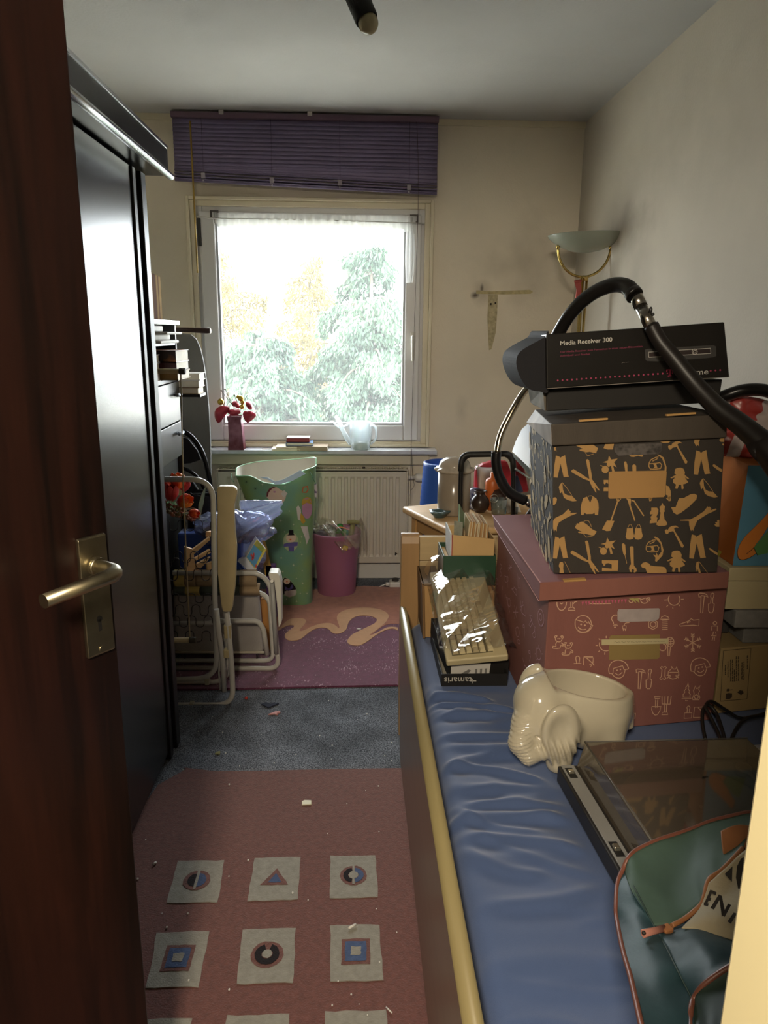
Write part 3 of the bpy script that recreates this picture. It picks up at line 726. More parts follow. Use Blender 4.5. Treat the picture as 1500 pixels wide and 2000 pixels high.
tag(cr2.build('crumbs', MATS['paper_white']), 'tiny white crumbs scattered over rug and carpet', 'litter', kind='stuff')

# ---- ceiling spotlight
cl_ = thing('ceiling_spotlight', 'black ribbed ceiling spotlight with an unlit globe bulb', 'lamp', (-.01, 2.47, 2.5))
a_ = at(702, -20, Z=2.40); ax = (at(712, 40, Y=a_.y-.02) - at(698, 0, Y=a_.y-.0)).normalized(); 
ax = Vector((.17, -.12, -.40)).normalized()
c0 = at(716, 38, Y=2.40); R_ = ax.to_track_quat('Z', 'Y').to_matrix()
gb = MB(); rr = .0335
gb.lathe([(.0, -.16), (.02, -.16), (.030, -.15), (.032, -.09), (rr, -.09), (rr, -.0), (rr-.002, .004), (rr-.004, .0), (rr-.005, -.06)], c0, 26, R_)
for k in range(26):
    a = 2*PI*k/26; gb.obox(c0 + R_ @ Vector((math.cos(a)*.033, math.sin(a)*.033, -.07)), (.002, .003, .07), R_ @ Matrix.Rotation(a, 3, 'Z'))
gb.build('shade', M('lamp_black', '#151212', .5, spec=.4), cl_)
MB().ell(c0 + R_ @ Vector((0, 0, .012)), .0295, None, 22, 14).build('bulb', M('opal_bulb', '#a89f7e', .25, sss=.1), cl_)
st = MB(); e_ = c0 + R_ @ Vector((0, 0, -.14)); st.tube([e_, e_ + Vector((-.03, .01, .02)), (e_.x-.05, e_.y, 2.49)], .008, 8); st.lathe([(.05, 2.5), (.05, 2.48), (.02, 2.465)], (e_.x-.05, e_.y, 0), 20)
st.build('mount', M('mount_red', '#6b2622', .5), cl_)
# ================================================================ LEFT SIDE, FAR CORNER
white_t = M('white_tube', '#c4c0b7', .28, var=.05, vs=9)
cream_p = M('aged_cream_plastic', '#bcab80', .4, var=.12, vs=10)
wire = M('spring_wire', '#3c3a3a', .4, .7)
Z5 = zoomed(320, 1100, 6.25); Z4 = zoomed(320, 900, 8.3333)
def P3(pts, Y): return [at(x, y, Y=Y) for x, y in pts]
# ---- near folded garden lounger
ga = thing('garden_lounger', 'folded white tubular garden lounger frame with wire springs nearest the wardrobe', 'lounger', (-.62, 2.70, 0))
YA = 2.74
MB().tube(rounded(P3([(322,936),(416,936),(419,1150),(424,1324),(322,1328)], YA), .085, 9), .0105, 12).build('main_frame', white_t, ga)
yb = 2.655
MB().tube(rounded([at(438,1150,Y=yb), at(452,1290,Y=yb), at(456,1377,Y=yb), at(322,1377,Y=yb)], .07, 9), .0105, 12).build('leg_frame', white_t, ga)
MB().tube(P3(Z5([(640,560),(665,820),(715,1150),(738,1565)]), 2.70), .0105, 10).build('folded_leg', white_t, ga)
MB().tube(P3(Z5([(765,560),(775,900),(770,1230),(740,1390)]), 2.76), .008, 10).build('folded_leg', white_t, ga)
MB().tube(rounded([at(440,1240,Y=2.80), at(445,1320,Y=2.80), at(425,1332,Y=2.80), at(322,1332,Y=2.80)], .03), .0095, 10).build('rear_bar', white_t, ga)
MB().tube(P3(Z5([(690,1130),(672,1330),(690,1545)]), 2.715), .004, 6).build('link_strip', white_t, ga)
ar = MB()
pts = Z4([(860,480),(870,440),(905,415),(1110,415),(1160,440),(1190,480),(1185,560),(1145,720),(1140,900),(1160,1200),(1180,1400),(1165,1900),(1150,2080),(1110,2400),(1090,2460),(960,2460),(930,2350),(870,1800),(865,1200),(870,800)])
A_ = P3(pts, 2.595); ar.prism([(q.x, q.z) for q in A_], (0, 2.595, 0), (1,0,0), (0,0,1), (0,.028,0)); ar.build('armrest', cream_p, ga, bevel=.006, seg=3)
MB().obox(at(445, 1232, Y=2.66), (.026, .03, .055)).build('hinge_block', cream_p, ga, bevel=.004)
MB().obox(at(443, 1275, Y=2.66), (.022, .03, .035)).build('hinge_block', cream_p, ga, bevel=.004)
for px, py, Y_ in ((375, 1377, yb), (405, 1330, YA)): MB().obox(at(px, py, Y=Y_), (.018, .026, .026)).build('tube_clip', M('clip_beige', '#a29b86', .5), ga, bevel=.003)
for r, (y_, ph, amp) in enumerate(((1026, 0.1, 11), (1088, 1.6, 11), (1100, 2.6, 10), (1122, .3, 12), (1168, 2.9, 9), (1192, 1.0, 11), (1214, 2.6, 11), (1243, 3.4, 11))):
    pts = []
    for k in range(10, 59):
        x_ = 300 + k*2.0; t = (x_-300)/32.0*2*PI + ph
        pts.append(at(x_ - 3.0*math.sin(2*t), y_ + amp*math.sin(t), Y=YA-.004))
    MB().tube(pts, .0017, 6).build('spring', wire, ga)
# ---- slim cream rod frame in front of it
rf = ga
ya = 2.62; capm = M('cap_olive', '#4a463a', .6)
q1, q2 = at(352, 725, Y=ya), at(372, 1250, Y=ya)
MB().tube([at(353, 722, Y=ya), at(358, 960, Y=ya+.004), at(371, 1250, Y=ya)], .0026, 8).build('rod', M('rod_cream', '#c9b98d', .4), rf)
MB().cyl((q1.x-.13, ya, q1.z), (q1.x, ya, q1.z), .009, 12).build('bar', MATS['rod_cream'], rf)
MB().cyl((q2.x-.13, ya, q2.z), (q2.x, ya, q2.z), .010, 12).build('bar', MATS['rod_cream'], rf)
MB().cyl((q1.x-.004, ya, q1.z), (q1.x+.018, ya, q1.z), .0115, 12).build('end_cap', capm, rf, bevel=.002)
MB().cyl((q2.x-.004, ya, q2.z), (q2.x+.022, ya, q2.z), .0125, 12).build('end_cap', capm, rf, bevel=.002)
# ---- second folded lounger with its grey cushion
gb_ = thing('garden_lounger', 'folded white garden lounger with grey seat cushion and tan striped roll', 'lounger', (-.60, 2.98, 0))
MB().tube(rounded(P3(Z5([(110,120),(1170,120),(1300,260),(1345,700),(1405,1285),(110,1280)]), 2.93), .045, 8), .0105, 12).build('outer_frame', white_t, gb_)
MB().tube(rounded(P3(Z5([(110,355),(1190,358),(1290,450),(1310,700),(1340,1190),(110,1190)]), 2.985), .045, 8), .0105, 12).build('inner_frame', white_t, gb_)
MB().tube(rounded(P3(Z5([(110,735),(560,735),(640,705),(1150,705),(1215,800),(1262,1115)]), 2.905), .04, 8), .0105, 12).build('support_frame', white_t, gb_)
MB().tube(P3(Z5([(1320,220),(1345,600),(1370,1100)]), 2.90), .0095, 10).build('side_strut', M('strut_grey', '#a7a6a2', .35), gb_)
ab = MB(); A_ = P3(Z5([(1275,130),(1290,118),(1385,122),(1410,160),(1430,260),(1432,740),(1400,790),(1380,500),(1345,210),(1290,200)]), 2.88)
ab.prism([(q.x, q.z) for q in A_], (0, 2.88, 0), (1,0,0), (0,0,1), (0,.07,0)); ab.build('armrest', M('armrest_white', '#ddd9cb', .4), gb_, bevel=.004)
MB().cyl(at(531, 1135, Y=2.87), at(531, 1135, Y=2.89), .007, 10).build('rivet', M('rivet_grey', '#77756f', .4, .7), gb_)
fab = M('cushion_grey', '#a8a19b', .9, var=.08, vs=9, bump=.5, bs=260)
cu_ = MB(); cA = P3(Z5([(110,372),(1150,378),(1180,700),(1222,1095),(110,1095)]), 3.02)
cu_.prism([(q.x, q.z) for q in cA], (0, 3.02, 0), (1,0,0), (0,0,1), (0,.05,0)); cu_.build('cushion', fab, gb_, bevel=.018, seg=4)
MB().tube(P3(Z5([(110,1088),(1225,1088)]), 3.015), .006, 8).build('cushion_piping', M('piping_cream', '#cfc5b0', .8), gb_)
tan = M('cloth_tan', '#9d8668', .85, var=.1, vs=12, bump=.4, bs=300); grn = M('cloth_bottle_green', '#4b5248', .85, var=.1, vs=12, bump=.4, bs=300); ylw = M('cloth_straw', '#b9a35f', .85, var=.1, vs=12, bump=.4, bs=300)
def roll(x0, x1, yA, yB, m, name='striped_roll'):
    mb = MB(); a, b_, c = at(*Z5([(x0, yA)])[0], Y=2.93), at(*Z5([(x1, yA)])[0], Y=2.93), at(*Z5([(x0, yB)])[0], Y=2.98)
    r_ = (a.z - c.z)/2
    mb.grid(lambda u, v: (a.x + (b_.x-a.x)*u, 2.955 - math.sin(PI*(v*1.1-.05))*.026, a.z + .004 - (2*r_+.004)*v), 6, 12, True); return mb.build(name, m, gb_, solid=.002, recalc=False)
for x0, x1, m in ((110, 240, ylw), (240, 375, tan), (375, 600, tan), (600, 880, grn), (880, 910, grn), (915, 1130, tan)): roll(x0, x1, 118, 290, m)
for x0, x1, m in ((110, 250, grn), (250, 430, ylw), (430, 920, grn), (920, 1165, tan)): roll(x0, x1, 285, 372, m)
for x_ in (260, 1140):
    sp = MB(); a = at(*Z5([(x_, 1110)])[0], Y=2.99); b_ = at(*Z5([(x_, 1195)])[0], Y=2.985)
    sp.tube([lerp(a, b_, t/24) + Vector((math.cos(t*1.6)*.005, math.sin(t*1.6)*.005, 0)) for t in range(25)], .0013, 5); sp.build('coil_spring', wire, gb_)
# pale timber batten standing behind the second lounger
tb = thing('timber_batten', 'narrow orange wooden batten standing behind the white lounger', 'wood', (-.42, 3.10, 0))
A_ = at(515, 1168, Y=3.13); B_ = at(521, 1290, Y=3.13)
MB().hexa([(A_.x-.005, 3.12, .012), (A_.x+.042, 3.12, .012), (A_.x+.042, 3.15, .012), (A_.x-.005, 3.15, .012), (A_.x-.012, 3.12, A_.z), (A_.x+.016, 3.12, A_.z), (A_.x+.016, 3.15, A_.z), (A_.x-.012, 3.15, A_.z)]).build('batten', M('pine_orange', '#b57f43', .5, var=.15, vs=3, stretch=(20, 20, 2)), tb, bevel=.002)
# low wooden crossbar under it
lw = at(495, 1285, Y=3.20); tag(MB().box(lw.x-.30, lw.x+.03, 3.19, 3.22, .012, .075).build('timber_batten', MATS['pine_orange'], bevel=.002), 'light wooden board lying behind the lounger feet', 'wood')

# ---- black drawer chest with open shelf
ch_b = M('chest_black', '#1b1a1b', .35, var=.2, vs=5); ch_f = M('chest_front_black', '#22211f', .30, var=.2, vs=5, spec=.8, stretch=(8, 8, 40))
cs = thing('drawer_chest', 'black drawer chest with open book shelf beyond the wardrobe', 'chest', (-1.0, 2.95, 0))
CX, CY0, CY1 = -.785, 2.56, 3.355
zt = at(355, 630, Y=CY1).z; zs1 = at(359, 743, Y=CY1).z; zs2 = at(363, 820, Y=CY1).z; zs3 = at(366, 887, Y=CY1).z; zm = at(357, 688, Y=CY1).z + .03
MB().box(XL+.002, CX+.012, CY0, CY1+.012, zt-.012, zt+.008).build('top_board', M('top_pale', '#8f8d8b', .25), cs, bevel=.003)
MB().box(XL+.002, CX-.004, CY1-.018, CY1, 0, zt-.012).build('side_panel', ch_b, cs)
MB().box(XL+.002, CX-.004, CY0, CY0+.018, 0, zt-.012).build('side_panel', ch_b, cs)
MB().box(XL+.002, XL+.012, CY0+.018, CY1-.018, 0, zt-.012).build('back_panel', ch_b, cs)
MB().box(XL+.012, CX-.006, CY0+.018, CY1-.018, zs1, zs1+.016).build('shelf_board', ch_b, cs)
MB().box(XL+.012, CX-.006, CY0+.018, CY1-.018, at(350, 670, Y=3.1).z-.012, at(350, 670, Y=3.1).z-.0005).build('shelf_board', ch_b, cs)
MB().box(XL+.012, CX-.02, CY0+.018, CY1-.018, .0, zs3-.01).build('lower_body', ch_b, cs)
def drawer(z0, z1, zh):
    d = MB().box(CX-.018, CX, CY0+.004, CY1-.014, z0+.003, z1-.003).build('drawer', ch_f, cs, bevel=.002)
    for yy in (CY0+.14, CY1-.10):
        h_ = MB(); h_.cyl((CX, yy-.02, zh), (CX+.018, yy-.02, zh), .004, 8); h_.cyl((CX, yy+.02, zh), (CX+.018, yy+.02, zh), .004, 8); h_.tube([(CX+.018, yy-.045, zh), (CX+.020, yy, zh), (CX+.018, yy+.045, zh)], [.005, .006, .005], 8, flat=1.4); h_.build('handle', M('handle_pewter', '#8a9098', .3, .9), d)
drawer(zs2, zs1, at(352, 771, Y=CY1-.1).z); drawer(zs3, zs2, at(356, 846, Y=CY1-.1).z)
# ---- books on the chest
page = M('page_white', '#e6e0d0', .8, var=.05, vs=30); 
def book(name, label, group, c, size, rotz, cover, spine='-y', pages=page, tilt=None):
    """closed book: c centre of base, size (width, depth, thickness) lying flat, spine on one side"""
    t = thing(name, label, 'book', c, group); w_, d_, h_ = size
    Rz = Matrix.Rotation(rotz, 3, 'Z')
    if tilt is not None: Rz = Rz @ tilt
    def bx(mb, x0, x1, y0, y1, z0, z1):
        P = [Rz @ Vector(q) + Vector(c) for q in ((x0,y0,z0),(x1,y0,z0),(x1,y1,z0),(x0,y1,z0),(x0,y0,z1),(x1,y0,z1),(x1,y1,z1),(x0,y1,z1))]
        return mb.hexa(P)
    m = MB(); bx(m, -w_/2, w_/2, -d_/2, d_/2, 0, .0025); bx(m, -w_/2, w_/2, -d_/2, d_/2, h_-.0025, h_)
    if spine == '-y': bx(m, -w_/2, w_/2, -d_/2, -d_/2+.0025, .0, h_)
    elif spine == '+y': bx(m, -w_/2, w_/2, d_/2-.0025, d_/2, .0, h_)
    elif spine == '-x': bx(m, -w_/2, -w_/2+.0025, -d_/2, d_/2, .0, h_)
    else: bx(m, w_/2-.0025, w_/2, -d_/2, d_/2, .0, h_)
    m.build('cover', cover, t)
    p_ = MB(); e = .004; bx(p_, -w_/2+e, w_/2-e, -d_/2+e, d_/2-e, .0026, h_-.0026); p_.build('pages', pages, t)
    return t
zc_ = zt + .008
stripe = M('spine_tan', '#4e2c12', .9, spec=.1, var=.2, vs=30, stretch=(1, 1, .1)); stripe2 = M('spine_cream', '#86693a', .9, spec=.1, var=.1, vs=30); brn = M('spine_brown', '#4a2412', .9, spec=.1)
yy = 2.94; widths = [.045, .035, .05, .042, .055, .05, .06]; hts = [.186, .184, .183, .182, .180, .180, .178]
labs = ['brown book at the left end of the upright row on the chest', 'second upright book of the row on the black chest', 'third upright book of the row on the black chest', 'fourth upright book of the row on the black chest', 'fifth upright book of the row on the black chest', 'upright cream spined book, last but one of the row', 'wide cream spined book at the window end of the row']
for i, w_ in enumerate(widths):
    t = thing('book', labs[i], 'book', (-.86, yy+w_/2, zc_), 'upright books on the black chest')
    m = MB(); x0, x1 = -.96, -.805 - .003*i
    m.box(x0, x1, yy+.001, yy+.0035, zc_, zc_+hts[i]); m.box(x0, x1, yy+w_-.0035, yy+w_-.001, zc_, zc_+hts[i]); m.box(x1-.003, x1, yy+.001, yy+w_-.001, zc_, zc_+hts[i])
    m.build('cover', brn if i == 0 else (stripe2 if i % 2 or i > 4 else stripe), t, bevel=.0012)
    MB().box(x0+.003, x1-.004, yy+.004, yy+w_-.004, zc_+.003, zc_+hts[i]-.003).build('pages', page, t)
    MB().box(x1-.0005, x1+.0006, yy+.004, yy+.004+(w_-.008)*.35, zc_+.001, zc_+hts[i]-.001).build('spine_stripe', stripe, t)
    yy += w_
rc_ = M('card_crimson', '#8c1f3c', .4)
tag(MB().prism([(0,0),(.10,0),(.10,.10),(.07,.15),(.03,.16),(0,.13)], (-.80, 2.86, zc_+.001), (0,1,0), (0,0,1), (.006,0,0)).build('greeting_card', rc_, bevel=.001), 'crimson card leaning before the brown book', 'card')
# inside the shelf
sz = zs1 + .016
book('book', 'black and orange book on top of the protruding shelf stack', 'books stacked in the chest shelf', (-.815, 3.20, sz+.074), (.17, .24, .046), .0, M('cover_black_orange', '#3a2a22', .4, col2='#b06a2c', vs=7, contrast=(.45, .55)), '-y')
book('book', 'maroon book in the middle of the protruding shelf stack', 'books stacked in the chest shelf', (-.815, 3.20, sz+.039), (.17, .235, .035), .0, M('cover_maroon', '#4d2024', .4), '-y')
book('book', 'tan brown book at the bottom of the protruding shelf stack', 'books stacked in the chest shelf', (-.815, 3.20, sz+.001), (.175, .235, .036), .0, M('cover_tan', '#8d6a34', .4), '-y')
book('book', 'white paperback upper of two left of the protruding stack', 'books stacked in the chest shelf', (-.86, 2.94, sz+.076), (.15, .2, .03), .0, M('cover_white', '#dedbd6', .4), '-y')
book('book', 'white paperback lower of two left of the protruding stack', 'books stacked in the chest shelf', (-.86, 2.94, sz+.001), (.15, .2, .073), .0, MATS['cover_white'], '-y')
zz_ = at(350, 670, Y=3.1).z
pp = M('paper_bright', '#e9e7e2', .7)
for k, (w_, d_, h_, x_) in enumerate(((.26, .34, .012, -.86), (.22, .30, .02, -.87), (.26, .30, .010, -.84), (.20, .24, .022, -.88))):
    zz = zz_ + sum((.013, .021, .011, .023)[:k])
    tag(MB().box(x_-w_/2, x_+w_/2, 2.98-d_/2+.05, 2.98+d_/2, zz, zz+h_).build('paper_stack', pp, bevel=.004), ('lowest', 'second', 'third', 'top')[k] + ' bundle of white papers in the upper chest shelf', 'papers', 'paper bundles in the upper chest shelf')
tag(MB().box(-.86, -.80, 3.19, 3.33, zz_, zz_+.006).build('yellow_booklet', M('booklet_yellow', '#b8a93a', .5)), 'thin yellow green booklet in the upper chest shelf', 'booklet')
# books sticking out just above the drawers
for k in range(3):
    book('book', ('lowest', 'middle', 'uppermost')[k] + ' small book wedged at the window end of the drawer chest', 'small books at the window end of the chest', (-.77+.004*k, CY1+.075, zs1-.062+k*.031), (.13, .12, .030), .0, MATS['cover_white'] if k else MATS['cover_tan'], '-x')
sp_ = MB(); sp_.box(-.84, -.70, CY1+.014, CY1+.14, zs1-.075, zs1-.063); sp_.build('book_ledge', ch_b, cs)

# ---- ironing board and broom handle
ib = thing('ironing_board', 'grey ironing board standing upright beside the window', 'ironing board', (-.90, 3.78, 0))
YI = 3.74
prof = [(355,651),(372,653),(383,662),(391,680),(397,705),(403,745),(408,800),(411,860),(412,930),(413,1000),(413,1080)]
A_ = [at(x, y, Y=YI) for x, y in prof]; cx_ = A_[0].x + .0
poly = [(q.x, q.z) for q in A_] + [(2*cx_-q.x, q.z) for q in reversed(A_[1:])]
MB().prism(poly, (0, YI, 0), (1,0,0), (0,0,1), (0,.022,0)).build('board', M('board_grey', '#7c7c79', .8, var=.08, vs=5, bump=.3, bs=200), ib, bevel=.005)
lg = MB()
for s_ in (-1, 1): lg.tube([(cx_+s_*.10, YI+.05, .02), (cx_-s_*.02, YI+.05, .95)], .009, 8)
lg.tube([(cx_-.14, YI+.05, .02), (cx_+.14, YI+.05, .02)], .010, 8); lg.build('leg_frame', M('steel_grey', '#84868a', .35, .8), ib)
q_ = at(380, 645, Y=3.765); e_ = at(410, 646, Y=3.765)
bh = thing('broom_handle', 'dark brown wooden handle sticking out sideways above the ironing board', 'handle', (q_.x, 3.765, q_.z))
MB().tube([(CX-.10, 3.765, q_.z+.002), (q_.x, 3.765, q_.z), (e_.x-.02, 3.765, e_.z), (e_.x, 3.765, e_.z)], [.011, .012, .014, .015], 12).build('shaft', M('wood_dark_brown', '#3c2620', .4), bh)
MB().cyl((e_.x-.001, 3.765, e_.z), (e_.x+.004, 3.765, e_.z), .013, 12).build('end_cap', M('cap_pale', '#cfc3ae', .5), bh)

# ---- black round-backed folding chair
fc = thing('folding_chair', 'black folding chair with rounded back before the ironing board', 'chair', (-.80, 3.55, 0))
YC = 3.60; bkt = M('chair_black', '#17161a', .25, .3)
arc = [(285,1200),(285,1000),(288,930),(294,885),(312,852),(338,838),(368,848),(392,878),(406,920),(412,965),(416,1040),(424,1222)]
MB().tube(smooth(P3(arc, YC), 5), .0125, 10).build('back_frame', bkt, fc)
pan = P3([(276,900),(300,858),(338,848),(368,857),(386,880),(393,898),(372,905),(338,908),(300,905)], YC)
MB().prism([(q.x, q.z) for q in pan], (0, YC-.004, 0), (1,0,0), (0,0,1), (0,.014,0)).build('backrest', M('chair_pad', '#1d1c20', .5), fc, bevel=.004)
MB().tube(smooth(P3([(285,975),(300,930),(338,912),(378,925),(400,960),(404,1020)], YC-.06), 5), .009, 8).build('seat_frame', bkt, fc)
sp2 = P3([(290,990),(300,942),(338,925),(374,936),(394,966),(396,1010),(330,1020)], YC-.065)
MB().prism([(q.x, q.z) for q in sp2], (0, YC-.07, 0), (1,0,0), (0,0,1), (0,.02,0)).build('seat', MATS['chair_pad'], fc, bevel=.005)
MB().tube([at(402, 960, Y=YC-.05), at(398, 1080, Y=YC-.12), (at(398, 1080, Y=YC-.12).x+.01, YC-.16, .012)], .009, 8).build('leg', bkt, fc)
MB().tube([at(290, 960, Y=YC-.05), at(292, 1080, Y=YC-.12), (at(292, 1080, Y=YC-.12).x, YC-.16, .012)], .009, 8).build('leg', bkt, fc)
# black bag standing in front
bg = MB(); bgc = (-.69, 3.28)
def fbag(u, v):
    a = 2*PI*u; rx = .085*(1-.25*v**3); ry = .06*(1-.4*v**2); return (bgc[0]+rx*math.copysign(abs(math.cos(a))**.6, math.cos(a)), bgc[1]+ry*math.copysign(abs(math.sin(a))**.6, math.sin(a)) , .01 + .70*v + .01*math.sin(a*3+v*9))
bg.grid(fbag, 40, 16, True, True); bg.flatpoly([fbag(i/40, 1) for i in range(40)]); tag(bg.build('black_bag', M('bag_black', '#15161b', .5, var=.2, vs=8)), 'black bag standing behind the tulips', 'bag')

# ---- tulips and dried blossoms
tl_ = thing('tulip_bouquet', 'bunch of red orange artificial tulips between lounger and wardrobe', 'flowers', (-.83, 3.0, .55))
tr1 = M('tulip_red', '#d8361f', .45, col2='#e58a2a', vs=18, contrast=(.35, .6), sss=.1); tr2 = M('tulip_rose', '#c23a3a', .45, col2='#9c2626', vs=18)
leaf = M('leaf_green', '#8fb394', .4, var=.2, vs=10); stemm = M('stem_pale', '#a9c4a6', .5)
root = at(318, 985, Y=2.98)
def tulip(px, py, Y_, r_, tilt, m):
    c = at(px, py, Y=Y_); ax_ = Vector(tilt).normalized(); R_ = ax_.to_track_quat('Z', 'Y').to_matrix(); mb = MB()
    for k in range(6):
        a0 = k*PI/3; rad = r_*(.93 if k % 2 else 1.0)
        def fp_(u, v, a0=a0, rad=rad):
            a = a0 + (u-.5)*1.45*(math.sin(PI*min(1, v*.9+.1))**.5); rr = rad*math.sin(PI*(.10+.66*v))**.8; return c + R_ @ Vector((rr*math.cos(a), rr*math.sin(a), rad*2.1*(v-.5)*1.05))
        mb.grid(fp_, 6, 8, True)
    f = mb.build('flower', m, tl_, solid=.0012, recalc=False)
    s_ = MB(); b_ = c - ax_*r_*1.0; s_.tube(smooth([b_, lerp(b_, root, .5)+Vector((0,0,-.02)), root], 4), .0028, 6); s_.build('stem', stemm, tl_)
tulip(347, 939, 2.90, .030, (-.1, 0, 1), tr1); tulip(358, 948, 2.95, .026, (.5, 0, 1), tr2); tulip(334, 962, 2.88, .030, (.1, 0, 1), tr2); tulip(361, 979, 2.86, .028, (.9, -.2, .4), tr1); tulip(379, 1003, 2.84, .019, (1, -.2, -.1), tr1); tulip(327, 950, 2.93, .026, (-.3, 0, 1), tr1)
lf = MB()
for (a, b_, w_) in (((347,955),(330,1000),.010), ((350,968),(322,980),.011), ((345,950),(358,975),.010), ((330,985),(372,1005),.009), ((325,965),(348,990),.009)):
    A_, B_ = at(*a, Y=2.90), at(*b_, Y=2.93); d_ = (B_-A_).normalized(); s_ = d_.cross(Vector((0,1,0))).normalized()*w_
    lf.add([A_, lerp(A_, B_, .4)-s_, B_, lerp(A_, B_, .4)+s_], [(0,1,2,3)])
lf.build('leaf', leaf, tl_, solid=.001)
lv = MB(); A_, B_ = at(403, 946, Y=2.93), at(386, 1015, Y=2.93)
lv.add([A_, at(394, 965, Y=2.92), at(388, 985, Y=2.92), B_, at(391, 1012, Y=2.93), at(397, 985, Y=2.94)], [(0,1,2,3,4,5)]); tag(lv.build('grass_blade', M('blade_green', '#8fa896', .45), solid=.0015), 'single long green leaf blade beside the white lounger tube', 'leaf')
db = thing('dried_blossoms', 'clump of small reddish brown dried blossoms under the tulips', 'flowers', (-.83, 2.88, .55))
m = MB(); m2 = MB(); rnd = random.Random(4)
for k in range(150):
    u = rnd.random(); px = 322 + 58*u; py = 985 + 22*u + rnd.uniform(-6, 18)*(1-.4*u); q = at(px, py, Y=2.86+rnd.uniform(-.02, .05)); (m if k % 3 else m2).ell(q, rnd.uniform(.003, .007), None, 6, 4)
m.build('blossoms', M('blossom_brown', '#7a4638', .8, col2='#a3664a', vs=80), db)['kind'] = 'stuff'; m2.build('twigs', M('twig_olive', '#6a5b38', .8), db)['kind'] = 'stuff'
tw = MB()
for k in range(14):
    a = at(320, 1000, Y=2.9); q = at(325+55*rnd.random(), 988+25*rnd.random(), Y=2.88); tw.tube([a, q], .0012, 4)
tw.build('stem', MATS['twig_olive'], db)
# support for them: dark box

# ---- blue see-through bag, small crate, boxes
vio = thin('film_violet', (.80, .84, .97), .10, .10, .26, (.62, .68, .92), .8, 14)
pb = thing('plastic_bag', 'translucent violet blue plastic bag swelling up behind the lounger', 'bag', (-.52, 3.12, .3))
nz = lambda p, s=9.: noise.noise(Vector(p)*s)
def blob(c, r, amp, s, mat, name, parent, n=44, m=26, sq=.75):
    mb = MB()
    def f(u, v):
        a = 2*PI*u; t = PI*v; x = math.sin(t); q = Vector((math.copysign(abs(math.cos(a))**sq, math.cos(a))*x*r[0], math.copysign(abs(math.sin(a))**sq, math.sin(a))*x*r[1], -math.cos(t)*r[2]))
        d_ = 1 + amp*nz(q + Vector(c), s) - amp*.8*(1-min(1, abs(nz(q + Vector(c)*2, s*2.6))*3.2)) + amp*.25*nz(q, s*6); return q*d_ + Vector(c)
    mb.grid(f, n, m, True, True); return mb.build(name, mat, parent)
c_ = at(455, 1030, Y=3.12); blob(c_, (.17, .10, .085), .3, 9, vio, 'body', pb)
def spout(u, v):
    A_, B_ = at(470, 1015, Y=3.06), at(549, 990, Y=3.00); p = lerp(A_, B_, v); a = 2*PI*u; r_ = .040*(1-v)+.026; r_ *= 1+.28*math.sin(a*5+v*4)
    return p + Vector((.006*math.sin(a*4), math.cos(a)*r_*.8, math.sin(a)*r_))
MB().grid(spout, 40, 12, True, True).build('open_neck', vio, pb, recalc=False)
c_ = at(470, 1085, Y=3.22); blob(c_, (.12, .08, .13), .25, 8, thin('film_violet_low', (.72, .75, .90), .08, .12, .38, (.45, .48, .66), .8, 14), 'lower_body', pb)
tag(blob(at(455, 1028, Y=3.13), (.15, .09, .07), .3, 6, M('bundle_mauve', '#7d7688', .8, var=.2, vs=9), 'bundled_cloth', None), 'greyish mauve bundle inside the violet plastic bag', 'cloth')
z_bx = at(380, 1060, Y=3.05)
tag(MB().box(-.77, -.50, 3.09, 3.18, .012, at(380, 1042, Y=3.09).z).build('storage_box', M('box_blue', '#2f4a93', .4, var=.1, vs=4), bevel=.008), 'deep blue plastic box under the violet bag', 'box')
wc = thing('wooden_crate', 'small pale wooden slatted crate tilted behind the wire springs', 'crate', (-.62, 2.88, .3))
pine = M('pine_pale', '#d3ab79', .55, var=.12, vs=4, stretch=(3, 3, 14))
def slab(P4, th, name): 
    A_ = [Vector(p) for p in P4]; n_ = (A_[1]-A_[0]).cross(A_[3]-A_[0]).normalized()*th
    if n_.y < 0: n_ = -n_
    MB().hexa([A_[0], A_[1], A_[1]+n_, A_[0]+n_, A_[3], A_[2], A_[2]+n_, A_[3]+n_]).build(name, pine, wc, bevel=.003)
YW = 2.84
pl4 = lambda pts: [at(x, y, Y=YW + (x-360)*.0012) for x, y in Z4(pts)]
slab(pl4([(350,1800),(520,1800),(485,1440),(350,1400)]), .02, 'corner_post')
slab(pl4([(490,1530),(760,1290),(750,1240),(480,1440)][0:4]), .015, 'slat')
slab(pl4([(510,1640),(770,1500),(755,1440),(505,1590)]), .015, 'slat')
slab(pl4([(540,1800),(660,1700),(770,1560),(520,1690)]), .015, 'slat')
slab(pl4([(700,1780),(790,1780),(790,1640),(700,1680)]), .015, 'corner_post')
slab([at(*Z4([(675,1240)])[0], Y=2.95), at(*Z4([(760,1240)])[0], Y=2.95), at(*Z4([(760,1155)])[0], Y=2.95), at(*Z4([(680,1155)])[0], Y=2.95)], .02, 'corner_post')
